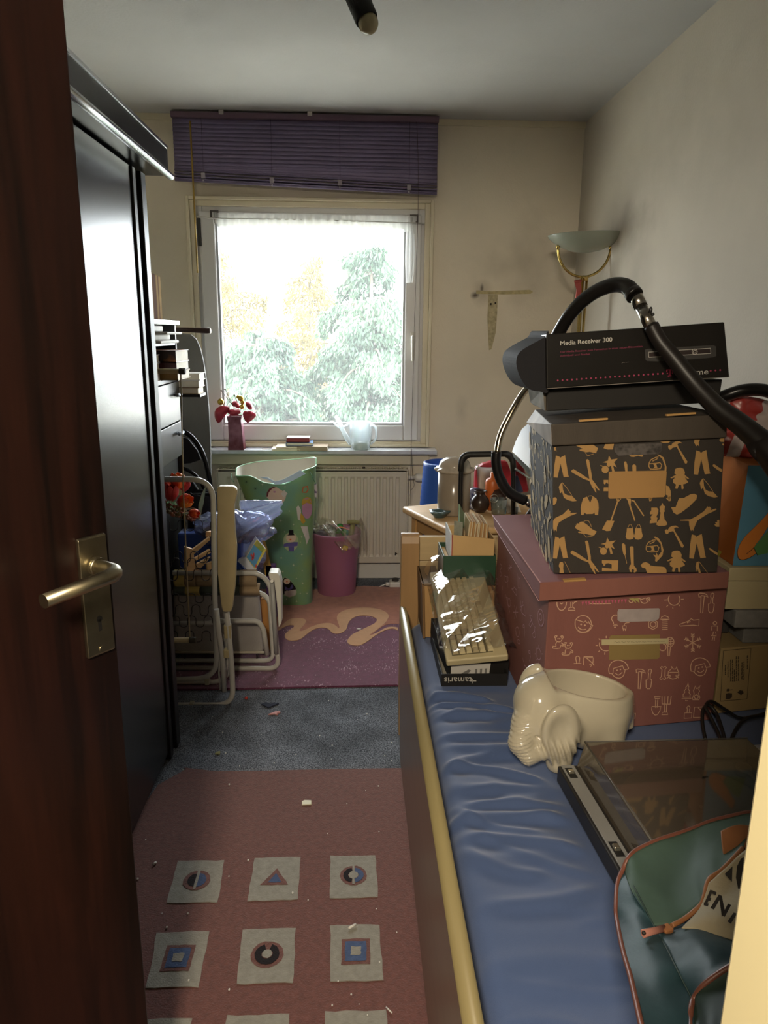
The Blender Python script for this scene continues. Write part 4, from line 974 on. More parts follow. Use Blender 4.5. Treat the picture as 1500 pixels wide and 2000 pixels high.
# puzzle box
zg = zoomed(440, 890, 1500/280)
pzb = thing('puzzle_box', 'tilted flat game box with yellow and blue picture and red flower', 'box', (-.52, 3.0, .4))
YP = 2.99
fA = [at(x, y, Y=YP) for x, y in zg([(215,1060),(315,1195),(430,985),(330,870)])]
fn = (fA[1]-fA[0]).cross(fA[3]-fA[0]).normalized(); fn = -fn if fn.y < 0 else fn
w4 = fn*.045 + Vector((-.012, 0, .0))
MB().hexa([fA[0], fA[1], fA[1]+w4, fA[0]+w4, fA[3], fA[2], fA[2]+w4, fA[3]+w4]).build('carton', M('carton_white_blue', '#d5d8e2', .4), pzb, bevel=.001)
sA = [at(x, y, Y=YP) for x, y in zg([(130,1100),(200,1185),(315,1222),(315,1195),(215,1060)])]
MB().prism([(q.x, q.z) for q in [at(x, y, Y=YP+.004) for x, y in zg([(128,1105),(215,1060),(318,1198),(300,1225),(255,1215)])]], (0, YP+.004, 0), (1,0,0), (0,0,1), (0,.04,0)).build('side_flap', MATS['carton_white_blue'], pzb)
def onp(pts, mat, name, e=.001): 
    P = [at(x, y, Y=YP-e) for x, y in zg(pts)]; return MB().prism([(q.x, q.z) for q in P], (0, YP-e, 0), (1,0,0), (0,0,1), (0,e*.6,0)).build(name, mat, pzb)
onp([(217,1060),(313,1190),(428,985),(332,875)], M('print_yellow', '#cdbf55', .4), 'picture')
onp([(222,1060),(308,1170),(345,1090),(385,1015),(300,930)], M('print_sky', '#5a95c0', .4), 'picture', .0015)
onp([(300,930),(385,1015),(410,975),(340,885)], M('print_green', '#6f9a4c', .4, col2='#b7a25a', vs=60), 'picture', .0016)
for k, (x_, y_) in enumerate(((272,1045), (286,1060), (298,1040), (283,1085), (296,1070), (322,1160))): onp([(x_-9,y_-4),(x_-3,y_-24),(x_+5,y_-22),(x_+8,y_+8),(x_-2,y_+14)], M('print_red', '#c04545', .4), 'picture', .002)
onp([(130,1108),(198,1180),(180,1195),(165,1180)], M('print_navy', '#2c4487', .4), 'picture', -.001)
# yellow and purple packet between box and gift bag
pk = MB(); q = at(525, 1095, Y=3.3)
tag(MB().hexa([at(518,1125,Y=3.3), at(534,1125,Y=3.3), at(534,1125,Y=3.34), at(518,1125,Y=3.34), at(503,1025,Y=3.3), at(519,1060,Y=3.3), at(519,1060,Y=3.34), at(503,1025,Y=3.34)]).build('packet', M('packet_yellow', '#b08a3e', .5, var=.2, vs=10)), 'yellow packet standing beside the green gift bag', 'packet')
tag(MB().box(q.x-.015, q.x+.03, 3.30, 3.34, .1, at(525, 1105, Y=3.3).z).build('packet', M('packet_purple', '#4a2a5c', .5)), 'dark purple packet corner below the yellow packet', 'packet')

# ---- green gift bag
gg = thing('gift_bag', 'tall green gift bag with snowman, penguin and sparkle prints', 'bag', (-.36, 3.72, 0))
bagm = M('paper_green', '#86a45c', .28, col2='#6a9a88', vs=4.5, contrast=(.35, .65)); bagin = M('paper_inside', '#c9c4b8', .7)
zt0 = at(535, 940, Y=3.56).z; 
def gx(v):      # left and right edge, front and back by height fraction (0 floor .. 1 rim)
    L_ = [(0., -.435), (.25, -.445), (.5, -.475), (.75, -.545), (1., -.600)]; R_ = [(0., -.235), (.25, -.232), (.5, -.225), (.75, -.210), (1., -.200)]
    def ip(T): 
        for (a, x), (b_, y) in zip(T, T[1:]):
            if v <= b_: return x + (y-x)*(v-a)/(b_-a)
        return T[-1][1]
    return ip(L_), ip(R_)
YG0, YG1 = 3.70, 3.56
def gfront(v): return YG0 + (YG1-YG0)*v
def gsurf(u, v, off=0.):
    xl, xr = gx(v); cx_ = (xl+xr)/2; rx = (xr-xl)/2 + off; yf = gfront(v) - off; dp = .075 + .03*v + off; a = 2*PI*u
    sx = math.copysign(abs(math.cos(a))**.55, math.cos(a)); sy = math.copysign(abs(math.sin(a))**.75, math.sin(a))
    h_ = .745 + .025*math.cos(a)*1 + (.03 if math.sin(a) > 0 else 0)
    dip = -.055*math.exp(-((math.cos(a)-.05)/.28)**2) if math.sin(a) < 0 else 0
    z = (h_ + dip*v**6)*v + .001
    return (cx_ + rx*sx, yf + dp + dp*sy, z)
mb = MB(); mb.grid(lambda u, v: gsurf(u, v), 72, 22, True, True); mb.flatpoly([gsurf(i/72, 0) for i in range(72)]); mb.build('bag', bagm, gg)
MB().grid(lambda u, v: gsurf(u, .25 + .75*v, -.003), 72, 14, True, True).build('lining', bagin, gg, recalc=False)
MB().tube([Vector(gsurf(i/72, 1)) + Vector((0,0,.001)) for i in range(72)], .0035, 6, True).build('rim', M('rim_mint', '#9fd0a6', .2), gg)
flm = MB(); flm.add([at(x, y, Y=3.545) for x, y in zg([(345,222),(440,225),(520,270),(600,250),(650,225),(720,190),(785,150),(840,190),(700,265),(560,300),(520,300),(440,250)])], [(0,11,10,9,8,7,6,5,4,3,2,1)])
flm.build('crumpled_film', M('foil_pale_blue', '#b9d4e6', .15, spec=.8), gg, solid=.002)
hd2 = MB(); hd2.tube(smooth([at(604, 917, Y=3.60), at(610, 932, Y=3.55), at(617, 945, Y=3.55)], 4), .0015, 5); hd2.tube(smooth([at(453, 925, Y=3.60), at(452, 935, Y=3.56), at(457, 942, Y=3.56)], 4), .0015, 5); hd2.build('cord_handle', M('cord_green', '#2f6b45', .6), gg)
tgp = [at(x, y, Y=3.55) for x, y in zg([(930,300),(955,290),(965,360),(955,440),(935,430)])]; MB().prism([(q.x, q.z) for q in tgp], (0,3.55,0), (1,0,0), (0,0,1), (0,.002,0)).build('gift_tag', M('tag_print', '#b9b4b4', .5, col2='#5a4a6a', vs=60, contrast=(.4,.5)), gg)
def gY(x, z):
    xl, xr = gx(max(0, min(1, z/.74))); ca = max(-1, min(1, (x-(xl+xr)/2)/((xr-xl)/2))); v = z/.75
    for _ in range(8):
        c5 = math.copysign(abs(ca)**(1/.55), ca); h_ = .745 + .025*c5; v = max(0, min(1, z/(h_ - .055*math.exp(-((c5-.05)/.28)**2)*v**6)))
    s5 = math.sqrt(max(0, 1-c5*c5)); dp = .075+.03*v; return gfront(v) + dp - dp*abs(s5)**.75
def gd(pts, mat, name='print', e=.004, rel=True):
    out = []
    for x, y in (zg(pts) if rel else pts):
        q = at(x, y, Y=3.765)
        for _ in range(5): q = at(x, y, Y=gY(q.x, q.z) - e)
        out.append(q)
    m = MB(); m.flatpoly(out); return m.build(name, mat, gg, solid=.0006)
starm = M('print_sparkle', '#d8dcc0', .4)
spk = MB(); 
for (x_, y_, r_) in ((580,680,26),(585,1070,24),(715,1145,20),(800,1035,18),(745,1525,22),(810,1335,16),(670,580,12),(715,720,16),(480,720,12),(500,880,12),(620,795,12),(800,850,16),(805,1205,12),(745,1285,12),(855,1440,12),(600,1215,18),(390,300,26),(625,325,14),(785,905,10),(640,1500,10),(785,1440,10)):
    for k in range(4):
        a = k*PI/4 + .1; rr = r_*(1 if k % 2 == 0 else .5)
        P_ = []
        for (dx_, dy_) in ((math.cos(a)*rr, math.sin(a)*rr), (-math.sin(a)*1.4, math.cos(a)*1.4), (-math.cos(a)*rr, -math.sin(a)*rr), (math.sin(a)*1.4, -math.cos(a)*1.4)):
            x0_, y0_ = zg([(x_+dx_, y_+dy_)])[0]; q = at(x0_, y0_, Y=3.765)
            for _ in range(5): q = at(x0_, y0_, Y=gY(q.x, q.z) - .003)
            P_.append(q)
        spk.add(P_, [(0,1,2,3)])
spk.build('sparkle_print', starm, gg)
def gfix(x, y):
    q = at(x, y, Y=3.60)
    for _ in range(5): q = at(x, y, Y=gY(q.x, q.z) - .003)
    return q
dsp = MB()
for (x_, y_, r_) in ((220,275,28),(315,345,28),(155,350,16),(245,470,28)):
    for k in range(4):
        a = k*PI/4; P_ = [gfix(*zg([(x_+dx_, y_+dy_)])[0]) for (dx_, dy_) in ((math.cos(a)*r_, math.sin(a)*r_), (-math.sin(a)*1.6, math.cos(a)*1.6), (-math.cos(a)*r_, -math.sin(a)*r_), (math.sin(a)*1.6, -math.cos(a)*1.6))]; dsp.add(P_, [(0,1,2,3)])
dsp.build('sparkle_print', M('print_dark_sparkle', '#2c4433', .4), gg)
def disk(x_, y_, rx, ry=None, n=18, a0=0): ry = ry or rx; return [(x_+rx*math.cos(a0+2*PI*i/n), y_+ry*math.sin(a0+2*PI*i/n)) for i in range(n)]
glow = M('print_glow', '#a7b98f', .4); skin = M('print_skin', '#cdb9a4', .4); pk_ = M('print_pink', '#b58aa0', .4); blk_ = M('print_black', '#15161a', .4); vio_ = M('print_violet', '#5d5a94', .4); yel_ = M('print_gold', '#b9993c', .4); wht_ = M('print_white', '#c9c6bd', .4); org_ = M('print_orange', '#c0632f', .4); grn2 = M('print_dark_red', '#6f3236', .4)
gd(disk(685, 900, 82, 100), glow, e=.0045); gd(disk(688, 860, 52, 48), skin, e=.0055); gd([(640,915),(720,905),(760,905),(755,945),(720,950),(718,1000),(665,1000),(660,950),(612,955),(612,925)], vio_, e=.0062)
gd([(648,835),(665,822),(668,778),(712,778),(715,820),(728,832)], blk_, e=.0062); gd(disk(682, 877, 11, 8), org_, e=.007)
gd([(590,1300),(620,1270),(660,1285),(705,1330),(740,1390),(750,1430),(735,1465),(670,1485),(610,1460),(590,1420)], glow, e=.0045)
gd([(595,1310),(620,1275),(655,1285),(700,1330),(735,1380),(745,1415),(640,1410),(610,1460),(597,1400)], blk_, e=.0052); gd(disk(645, 1315, 34, 30), skin, e=.006); gd([(620,1420),(740,1400),(735,1455),(670,1480),(622,1455)], wht_, e=.006); gd([(625,1370),(670,1390),(700,1345),(712,1385),(660,1415),(622,1400)], vio_, e=.0068); gd(disk(645, 1318, 9, 6), org_, e=.0068)
gd([(430,430),(435,385),(460,345),(500,328),(540,332),(600,370),(640,400),(630,450),(600,500),(540,495),(470,470)], skin, e=.0045); gd([(430,430),(435,385),(460,345),(500,328),(530,330),(490,345),(455,385),(445,430)], grn2, e=.0055); gd(disk(515, 378, 14, 10), pk_, e=.0055)
gd([(580,400),(615,360),(652,395),(615,438)], wht_, e=.0055)
gd(disk(855, 550, 55, 110), pk_, e=.0065); gd([(800,500),(810,455),(850,430),(890,440),(908,480),(905,510),(850,490),(805,520)], yel_, e=.0075); gd([(745,540),(765,520),(790,560),(795,620),(790,680),(760,670),(752,610)], wht_, e=.006); gd([(790,600),(825,640),(838,690),(820,712),(795,700),(782,650)], yel_, e=.0075); gd([(790,740),(860,740),(880,860),(850,930),(835,860),(800,770)], wht_, e=.006)
gd([(800,385),(812,325),(865,315),(872,360),(850,390)], org_, e=.006); gd([(812,378),(820,335),(855,328),(860,358),(842,380)], bagm, e=.007)

# ---- pink bin with toys and a clear bag
pbn = thing('waste_bin', 'pink plastic bin holding toys before the radiator', 'bin', (-.105, 3.93, 0))
pkm = M('bin_pink', '#99627a', .42, var=.04, vs=4); bc = (-.108, 3.925, 0)
zr_ = .362
MB().lathe([(.102, .001), (.106, .012), (.114, .16), (.130, .328), (.136, .342), (.138, .356), (.136, zr_), (.132, .358), (.123, .32), (.096, .02), (.0, .018)], bc, 48).build('bin', pkm, pbn)
olive = M('toy_olive', '#8a8352', .4)
ty = thing('toy_hammer', 'olive T shaped toy standing in the pink bin', 'toy', at(688, 1040, Y=3.93))
MB().tube([at(684, 1062, Y=3.93), at(689, 1024, Y=3.93)], [.016, .013], 12).build('shaft', olive, ty)
MB().tube([at(678, 1020, Y=3.93), at(690, 1019, Y=3.93), at(702, 1021, Y=3.93)], [.012, .013, .011], 10, flat=.8).build('head', olive, ty)
gm = M('toy_green', '#2f7a35', .2)
for k, (px, py, r_, l_) in enumerate(((664,1028,.016,'small dark green toy pepper at the back of the pink bin'), (674,1040,.020,'glossy green toy pepper in the middle of the pink bin'), (660,1038,.014,'green toy leaf piece left of the glossy pepper'))): tag(MB().ell(at(px, py, Y=3.92), (r_*1.2, r_, r_)).build('toy_pepper', gm), l_, 'toy', 'green toys in the pink bin')
tag(MB().tube(smooth([at(656, 1031, Y=3.91), at(668, 1030, Y=3.90), at(682, 1035, Y=3.90)], 4), .004, 6).build('toy_string', M('toy_orange', '#c9764a', .5)), 'orange strip across the green toys in the bin', 'toy')
tag(MB().obox(at(674, 1070, Y=3.79), (.028, .02, .022), (0, .3, .1)).build('toy_block', M('toy_yellow', '#c7a91e', .4), bevel=.003), 'yellow toy block inside the clear bag over the bin rim', 'toy')
tag(blob(at(632, 1040, Y=3.90), (.07, .06, .045), .35, 14, M('bundle_grey', '#77706e', .8, col2='#4a4652', vs=18), 'grey_bundle', None), 'grey crumpled bundle at the left inside the pink bin', 'cloth')
clr = thin('film_clear_warm', (.98, .95, .86), .10, .08, .16, (.90, .80, .62), .8, 20)
cb_ = thing('clear_bag', 'clear yellowish plastic bag draped over the pink bin rim', 'bag', (-.08, 3.85, .40))
def drape(u, v):
    A_ = smooth([at(624, 1012, Y=3.96), at(636, 1022, Y=3.88), at(660, 1046, Y=3.81), at(684, 1072, Y=3.775)], 6); i = min(len(A_)-1, int(v*(len(A_)-1))); p = A_[i]
    w_ = .030 + .028*v; return p + Vector(((u-.5)*w_*1.6, -.012*math.sin(u*PI*3) , (u-.5)*w_*.7 + .006*math.sin(u*17+v*9)))
MB().grid(drape, 24, 18, True).build('fold', clr, cb_, recalc=False)
def drape2(u, v):
    a = -.1 + 1.9*u; R_ = .150; p = Vector((bc[0]+R_*math.cos(a-1.2), bc[1]+R_*math.sin(a-1.2), .362)); return p + Vector((.02*v*math.cos(a-1.2), .02*v*math.sin(a-1.2), .045 - .13*v*(.4+.6*math.sin(PI*u)) + .012*math.sin(u*23)))
MB().grid(drape2, 40, 14, True).build('fold', clr, cb_, recalc=False)
def drape3(u, v):
    A_, B_ = at(604, 1030, Y=3.86), at(655, 1052, Y=3.83); p = lerp(A_, B_, u); return p + Vector((0, .05*v, .03*math.sin(PI*u)*math.sin(PI*v) + .012*math.sin(u*19+v*5)+.0))
MB().grid(drape3, 30, 12, True).build('fold', clr, cb_, recalc=False)
# ================================================================ ON THE WINDOW SILL
SZ = .787
zv = zoomed(400, 740, 1500/320)
vs_ = thing('vase', 'square red and mauve patterned vase on the window sill', 'vase', (-.72, 4.09, SZ))
vm = M('vase_mottled', '#5e2430', .35, col2='#8c6070', vs=14, contrast=(.35, .65)); VY = 4.085
prof_ = [(875, 447, 477), (850, 448, 474), (820, 446, 471), (812, 444, 473)]
def vz(py): return at(460, py, Y=VY-.02).z
vb = MB(); rows = []
for (py, xa, xb) in prof_:
    a, b_ = at(xa, py, Y=VY-.02), at(xb, py, Y=VY-.02); z = max(SZ+.0005, a.z) if py != 875 else SZ+.0005
    rows.append((a.x, b_.x, z))
V = []; 
for (xa, xb, z) in rows: 
    h_ = (xb-xa)/2; V += [(xa, VY-h_, z), (xb, VY-h_, z), (xb, VY+h_, z), (xa, VY+h_, z)]
F_ = [(3,2,1,0)] + [(i*4+k, i*4+(k+1)%4, (i+1)*4+(k+1)%4, (i+1)*4+k) for i in range(3) for k in range(4)]
vb.add(V, F_); vb.build('body', vm, vs_, solid=.003, bevel=.002)
MB().prism([(q.x, q.z) for q in [at(x, y, Y=VY-.036) for x, y in zv([(225,580),(240,565),(320,585),(330,592),(265,600),(228,592)])]], (0, VY-.0365, 0), (1,0,0), (0,0,1), (0,.002,0)).build('pale_motif', M('motif_cream', '#b9b49c', .4), vs_)
MB().prism([(q.x, q.z) for q in [at(x, y, Y=VY-.036) for x, y in zv([(262,545),(300,530),(330,535),(335,548),(285,558)])]], (0, VY-.0365, 0), (1,0,0), (0,0,1), (0,.002,0)).build('pale_motif', MATS['motif_cream'], vs_)
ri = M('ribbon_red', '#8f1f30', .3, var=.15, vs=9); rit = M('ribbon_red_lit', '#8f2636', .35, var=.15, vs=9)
fl_ = thing('ribbon_flowers', 'dark red ribbon blossoms with gold baubles in the vase', 'flowers', (-.72, 4.08, at(460, 815, Y=VY).z))
def petal(pts, Y_=VY-.04, curl=.03, name='petal', m=ri):
    P = [at(x, y, Y=Y_) for x, y in zv(pts)]; c = sum(P, Vector())/len(P); mb = MB()
    V = [c + Vector((0, -curl, 0))]; n_ = len(P)
    ring1 = [lerp(c, p, .55) + Vector((0, -curl*.8 + .012*math.sin(i*2.2), .004*math.sin(i*1.7))) for i, p in enumerate(P)]
    V += ring1 + [p + Vector((0, .012*math.sin(i*1.9), 0)) for i, p in enumerate(P)]
    F_ = [(0, 1+i, 1+(i+1)%n_) for i in range(n_)] + [(1+i, 1+n_+i, 1+n_+(i+1)%n_, 1+(i+1)%n_) for i in range(n_)]
    mb.add(V, F_, True); mb.build(name, m, fl_, solid=.001, sub=1)
petal([(90,280),(130,245),(215,240),(245,270),(200,320),(165,370),(130,420),(95,385),(82,330)]); petal([(200,290),(265,262),(320,275),(345,310),(300,330),(270,345),(210,320)])
petal([(340,300),(380,285),(440,290),(490,330),(445,365),(400,415),(370,390),(345,340)]); petal([(380,190),(420,200),(445,240),(440,285),(390,290),(365,240)]); petal([(250,200),(290,190),(320,230),(330,280),(270,265),(245,240)], VY, .02, m=rit)
gold = M('bauble_gold', '#b59a3f', .2, .8)
for (x_, y_, r_) in ((145,210,.020), (330,180,.018), (345,215,.014), (340,255,.016), (305,165,.012)): MB().ell(at(*zv([(x_, y_)])[0], Y=VY-.02), r_*.9, None, 14, 9).build('bauble', gold, fl_)
tw = MB(); 
for a, b_ in (((270,262),(150,108)), ((255,240),(185,95)), ((320,260),(270,150)), ((330,250),(390,150)), ((215,290),(175,200))): tw.tube([at(*zv([a])[0], Y=VY), at(*zv([b_])[0], Y=VY-.01)], .0016, 5)
for p in ((150,108),(185,95),(270,150)): tw.ell(at(*zv([p])[0], Y=VY-.01), .005, None, 8, 5)
tw.build('twig', M('twig_dark', '#4b3a2c', .7), fl_)
# books on the sill
def bk(label, px0, px1, yb, yt, Yf, d_, cover, rot=0., spine='-y', z=None):
    a, b_ = at(px0, yb, Y=Yf), at(px1, yb, Y=Yf); h_ = at(px0, yt, Y=Yf).z - a.z; zz = a.z if z is None else z
    return book('book', label, 'books lying on the window sill', ((a.x+b_.x)/2, Yf+d_/2, zz), (b_.x-a.x, d_, max(.006, h_)), rot, cover, spine), h_
ct_ = M('cover_cream', '#d9cfbb', .5); cgrey = M('cover_grey', '#5a5a60', .5)
b1 = book('book', 'large cream book at the right bottom of the sill pile', 'books lying on the window sill', (-.238, 4.085-.012, SZ+.0005), (.165, .125, .024), -.03, M('cover_beige_dark', '#a3927c', .5), '-y')
b2 = book('book', 'thin open magazine under the left of the sill pile', 'books lying on the window sill', (-.385, 4.085-.012, SZ+.0005), (.155, .13, .011), .04, ct_, '+x')
b3 = book('book', 'pale book lying across the magazine', 'books lying on the window sill', (-.37, 4.085-.01, SZ+.0125), (.14, .12, .010), .02, ct_, '+y')
b4 = book('book', 'blue edged book below the red one on the sill', 'books lying on the window sill', (-.312, 4.082, SZ+.0255), (.15, .105, .018), .06, M('cover_blue', '#5d7fa6', .5), '-x')
b5 = book('book', 'small red spined book topping the sill pile', 'books lying on the window sill', (-.318, 4.084, SZ+.0445), (.125, .095, .024), .0, M('cover_red', '#8c3038', .5, col2='#8c3038'), '-y')
MB().box(-.381, -.255, 4.038, 4.130, SZ+.0686, SZ+.0692).build('cover_top', MATS['paper_white'], b5)
tag(MB().prism([(-.02,0),(.0,.006),(.028,.002),(.0,-.004)], (-.50, 4.07, SZ+.0006), (1,0,0), (0,1,0), (0,0,.003)).build('dry_petal', M('petal_dry', '#c9b79c', .7)), 'dry petal on the sill left of the books', 'petal')
# translucent watering can
wcm = thin('can_clear', (.90, .94, .95), .12, .12, .34, (.88, .93, .95)); wcn = thing('watering_can', 'translucent plastic watering can on the right of the sill', 'watering can', (.06, 4.085, SZ))
wc0 = at(704, 872, Y=4.06).x
MB().lathe([(.0, .001), (.050, .001), (.054, .008), (.056, .045), (.060, .048), (.062, .10), (.060, .15), (.056, .155), (.052, .15), (.050, .1), (.048, .01), (0, .008)], (wc0, 4.085, SZ), 36).build('body', wcm, wcn)
MB().tube(smooth([(wc0-.05, 4.085, SZ+.03), (wc0-.085, 4.085, SZ+.08), (wc0-.125, 4.085, SZ+.165), (wc0-.14, 4.085, SZ+.185)], 5), [.016]*6+[.013]*5+[.010]*5, 12).build('spout', wcm, wcn)
MB().tube(smooth([(wc0-.055, 4.085, SZ+.15), (wc0-.11, 4.085, SZ+.12), (wc0-.15, 4.085, SZ+.15), (wc0-.165, 4.085, SZ+.155)], 5), .005, 8).build('spout_brace', wcm, wcn)
MB().tube(smooth([(wc0+.058, 4.085, SZ+.14), (wc0+.085, 4.085, SZ+.12), (wc0+.085, 4.085, SZ+.06), (wc0+.056, 4.085, SZ+.03)], 6), .006, 8).build('handle', wcm, wcn)
MB().lathe([(.0, .008), (.049, .008), (.052, .045), (.0, .046)], (wc0, 4.085, SZ), 30).build('water', thin('water_yellowish', (.93, .94, .84), .1, .02, .08, (.8, .85, .6)), wcn)
# ================================================================ DESK AND WHAT STANDS ON IT
DZ = .72
oak = M('pale_beech', '#c9a678', .42, var=.10, vs=3, stretch=(3, 22, 22))
dk = thing('desk', 'small pale wooden table behind the foot of the bed', 'desk', (.62, 2.88, 0))
C0 = Vector((.191, 2.975, 0)); e1 = Vector((.927, .375, 0)); e2 = Vector((.375, -.927, 0))
W1, W2 = .78, .44
c = [C0, C0 + e2*W2, C0 + e2*W2 + e1*W1, C0 + e1*W1]
up_ = lambda p, z: Vector((p.x, p.y, z))
MB().hexa([up_(q, DZ-.028) for q in c] + [up_(q, DZ) for q in c]).build('table_top', oak, dk, bevel=.010, seg=4)
for a, b_ in ((.03, .03), (.03, W2-.07), (W1-.07, .03), (W1-.07, W2-.07)):
    p = C0 + e1*a + e2*b_; q4 = [p, p + e2*.04, p + e2*.04 + e1*.04, p + e1*.04]
    MB().hexa([up_(q, 0) for q in q4] + [up_(q, DZ-.028) for q in q4]).build('leg', M('beech_leg', '#a9824f', .45, var=.1, vs=3), dk, bevel=.004)
for a, b_, l1, l2 in ((.035, .05, .016, W2-.1), (.05, .035, W1-.1, .016), (.05, W2-.05, W1-.1, .016)):
    p = C0 + e1*a + e2*b_; q4 = [p, p + e2*l2, p + e2*l2 + e1*l1, p + e1*l1]
    MB().hexa([up_(q, DZ-.09) for q in q4] + [up_(q, DZ-.028) for q in q4]).build('apron', MATS['beech_leg'], dk)
# blue ribbed basket on the floor behind
bb = thing('ribbed_basket', 'tall cobalt blue ribbed basket standing behind the table', 'basket', (.45, 3.42, 0))
bcx = at(868, 940, Y=3.42).x; zt_ = at(850, 910, Y=3.33).z; prof = []
for k in range(60):
    z = .002 + (zt_-.002)*k/59; prof.append((.155 - .055*(z/zt_) + (.0022 if k % 2 else 0), z))
prof += [(.092, zt_+.004), (.088, zt_-.01), (.10, .3), (.14, .02), (0, .02)]
MB().lathe(prof, (bcx, 3.42, 0), 40).build('basket', M('cobalt_plastic', '#2f57a8', .38), bb)
# ivory canister
can = thing('enamel_canister', 'tall glossy beige canister with domed wavy lid', 'canister', (.44, 2.84, DZ))
cc = at(887, 1006, Z=DZ); cc = Vector((cc.x, cc.y + .03, 0)); d_ = cc.y + .0
wR = (at(918, 960, Y=cc.y).x - at(855, 960, Y=cc.y).x)/2; zc0 = DZ + .001; zl_ = at(887, 922, Y=cc.y - wR).z; ztop = at(887, 892, Y=cc.y).z
cm_ = M('enamel_beige', '#8c8070', .20, var=.06, vs=5, spec=.7)
MB().lathe([(0, zc0), (wR*.96, zc0), (wR, zc0+.006), (wR, zl_), (wR*.9, zl_+.002), (0, zl_+.002)], cc, 48).build('body', cm_, can)
lid = MB(); n_ = 72; V = []
for (r_, z, am) in ((wR*1.02, zl_-.010, 0), (wR*1.22, zl_-.004, 1), (wR*1.20, zl_+.003, 1), (wR*.98, zl_+.008, 0), (wR*.96, zl_+.018, 0), (wR*.86, (zl_+ztop)/2+.008, 0), (wR*.55, ztop-.003, 0), (.001, ztop, 0)):
    for k in range(n_):
        a = 2*PI*k/n_; rr = r_*(1 + .035*am*math.cos(10*a)); V.append((cc.x + rr*math.cos(a), cc.y + rr*math.sin(a), z + am*.003*math.cos(10*a)))
lid.add(V, [(i*n_+k, i*n_+(k+1)%n_, (i+1)*n_+(k+1)%n_, (i+1)*n_+k) for i in range(7) for k in range(n_)], True)
lid.build('lid', M('enamel_lid', '#a89d8e', .14, var=.05, vs=6, spec=.8), can)
# flower shaped dish
fd = at(858, 1010, Z=DZ); m = MB(); n_ = 60
def flw(r_, z, am=.12): return [(fd.x + (r_*(1+am*math.cos(5*2*PI*k/n_)))*math.cos(2*PI*k/n_), fd.y + (r_*(1+am*math.cos(5*2*PI*k/n_)))*math.sin(2*PI*k/n_), z) for k in range(n_)]
rows = [flw(.022, DZ+.001, 0), flw(.030, DZ+.012, .03), flw(.038, DZ+.020), flw(.040, DZ+.026), flw(.022, DZ+.025, .02), flw(.018, DZ+.010, 0), flw(.001, DZ+.009, 0)]
m.add([v for r in rows for v in r], [(i*n_+k, i*n_+(k+1)%n_, (i+1)*n_+(k+1)%n_, (i+1)*n_+k) for i in range(6) for k in range(n_)], True)
tag(m.build('tealight_holder', M('slate_teal', '#465a5c', .3)), 'slate teal flower shaped tealight holder on the table corner', 'candle holder')
# black tubular handle standing in front of the canister
YH = 2.66
hh_ = thing('tubular_handle', 'black tubular U shaped handle standing upright before the canister', 'handle', (.45, YH, DZ))
rub = M('rubber_black', '#161516', .35, spec=.5)
pth = rounded([(at(900, 1015, Y=YH).x, YH, DZ+.006), at(899, 950, Y=YH), at(902, 888, Y=YH), at(1001, 886, Y=YH), at(1003, 940, Y=YH), (at(1003, 1000, Y=YH).x, YH, DZ+.006)], .05, 8)
MB().tube(pth, .0085, 14).build('tube', rub, hh_)
MB().tube(rounded([at(900, 920, Y=YH), at(902, 888, Y=YH), at(1001, 886, Y=YH), at(1003, 920, Y=YH)], .05, 8), .0112, 14).build('grip_sleeve', M('rubber_grip', '#1d1c1c', .5, bump=.3, bs=300), hh_)
# jars, cup, bottle and bits on the right half of the table
zd = zoomed(780, 860, 1500/280)
def pot(label, name, px, py, prof, mat, cat, Y_=None, n=32):
    p = at(px, py, Z=DZ) if Y_ is None else Vector((at(px, py, Y=Y_).x, Y_, DZ)); mb = MB(); mb.lathe([(r_, DZ+.001+z) for r_, z in prof], (p.x, p.y, 0), n); o = mb.build(name, mat); return tag(o, label, cat), p
pot('round dark brown clay pot with flared rim on the table', 'clay_pot', 937, 1000, [(0,0),(.020,0),(.034,.018),(.038,.036),(.034,.055),(.020,.070),(.017,.078),(.026,.088),(.024,.089),(.015,.080),(.0,.06)], M('clay_dark', '#33251f', .3, var=.2, vs=20), 'pot')
pot('small grey glass tumbler with a wire ring on the table', 'glass_tumbler', 973, 1004, [(0,0),(.026,0),(.028,.01),(.034,.062),(.032,.062),(.026,.006),(0,.005)], thin('glass_grey', (.70, .76, .72), .1, .03, .22, (.5, .52, .48)), 'glass')
tp = at(965, 974, Y=2.78); tag(MB().tube([tp + Vector((.016*math.cos(a), .0, .016*math.sin(a))) for a in [i*PI/10 for i in range(20)]], .0018, 6, True).build('wire_ring', M('wire_silver', '#8d8a80', .3, .9)), 'wire ring leaning in the glass tumbler', 'ring')
pot('orange plastic bottle behind the dark clay pot', 'plastic_bottle', 961, 985, [(0,0),(.030,0),(.031,.115),(.026,.125),(.012,.130),(.012,.15),(0,.151)], M('bottle_orange', '#c0622c', .35), 'bottle', 2.93)
pot('clear white plastic beaker left of the orange bottle', 'plastic_beaker', 946, 985, [(0,0),(.026,0),(.040,.150),(.042,.150),(.043,.163),(.038,.163),(.036,.14),(.022,.006),(0,.005)], thin('beaker_clear', (.92, .92, .90), .08, .1, .45, (.85, .85, .80)), 'cup', 3.02)
pot('rounded brown wooden bowl tipped behind the glass tumbler', 'wooden_bowl', 977, 985, [(0,.0),(.020,.0),(.036,.03),(.040,.065),(.030,.085),(.0,.09)], M('bowl_brown', '#4a3024', .4, var=.2, vs=14), 'bowl', 2.91)
pot('small blue and white patterned cup behind the canister', 'patterned_cup', 927, 970, [(0,0),(.022,0),(.028,.03),(.026,.07),(.020,.085),(.0,.086)], M('cup_pattern', '#8c8ea6', .25, col2='#3c4266', vs=50, contrast=(.45, .55)), 'cup', 2.93)
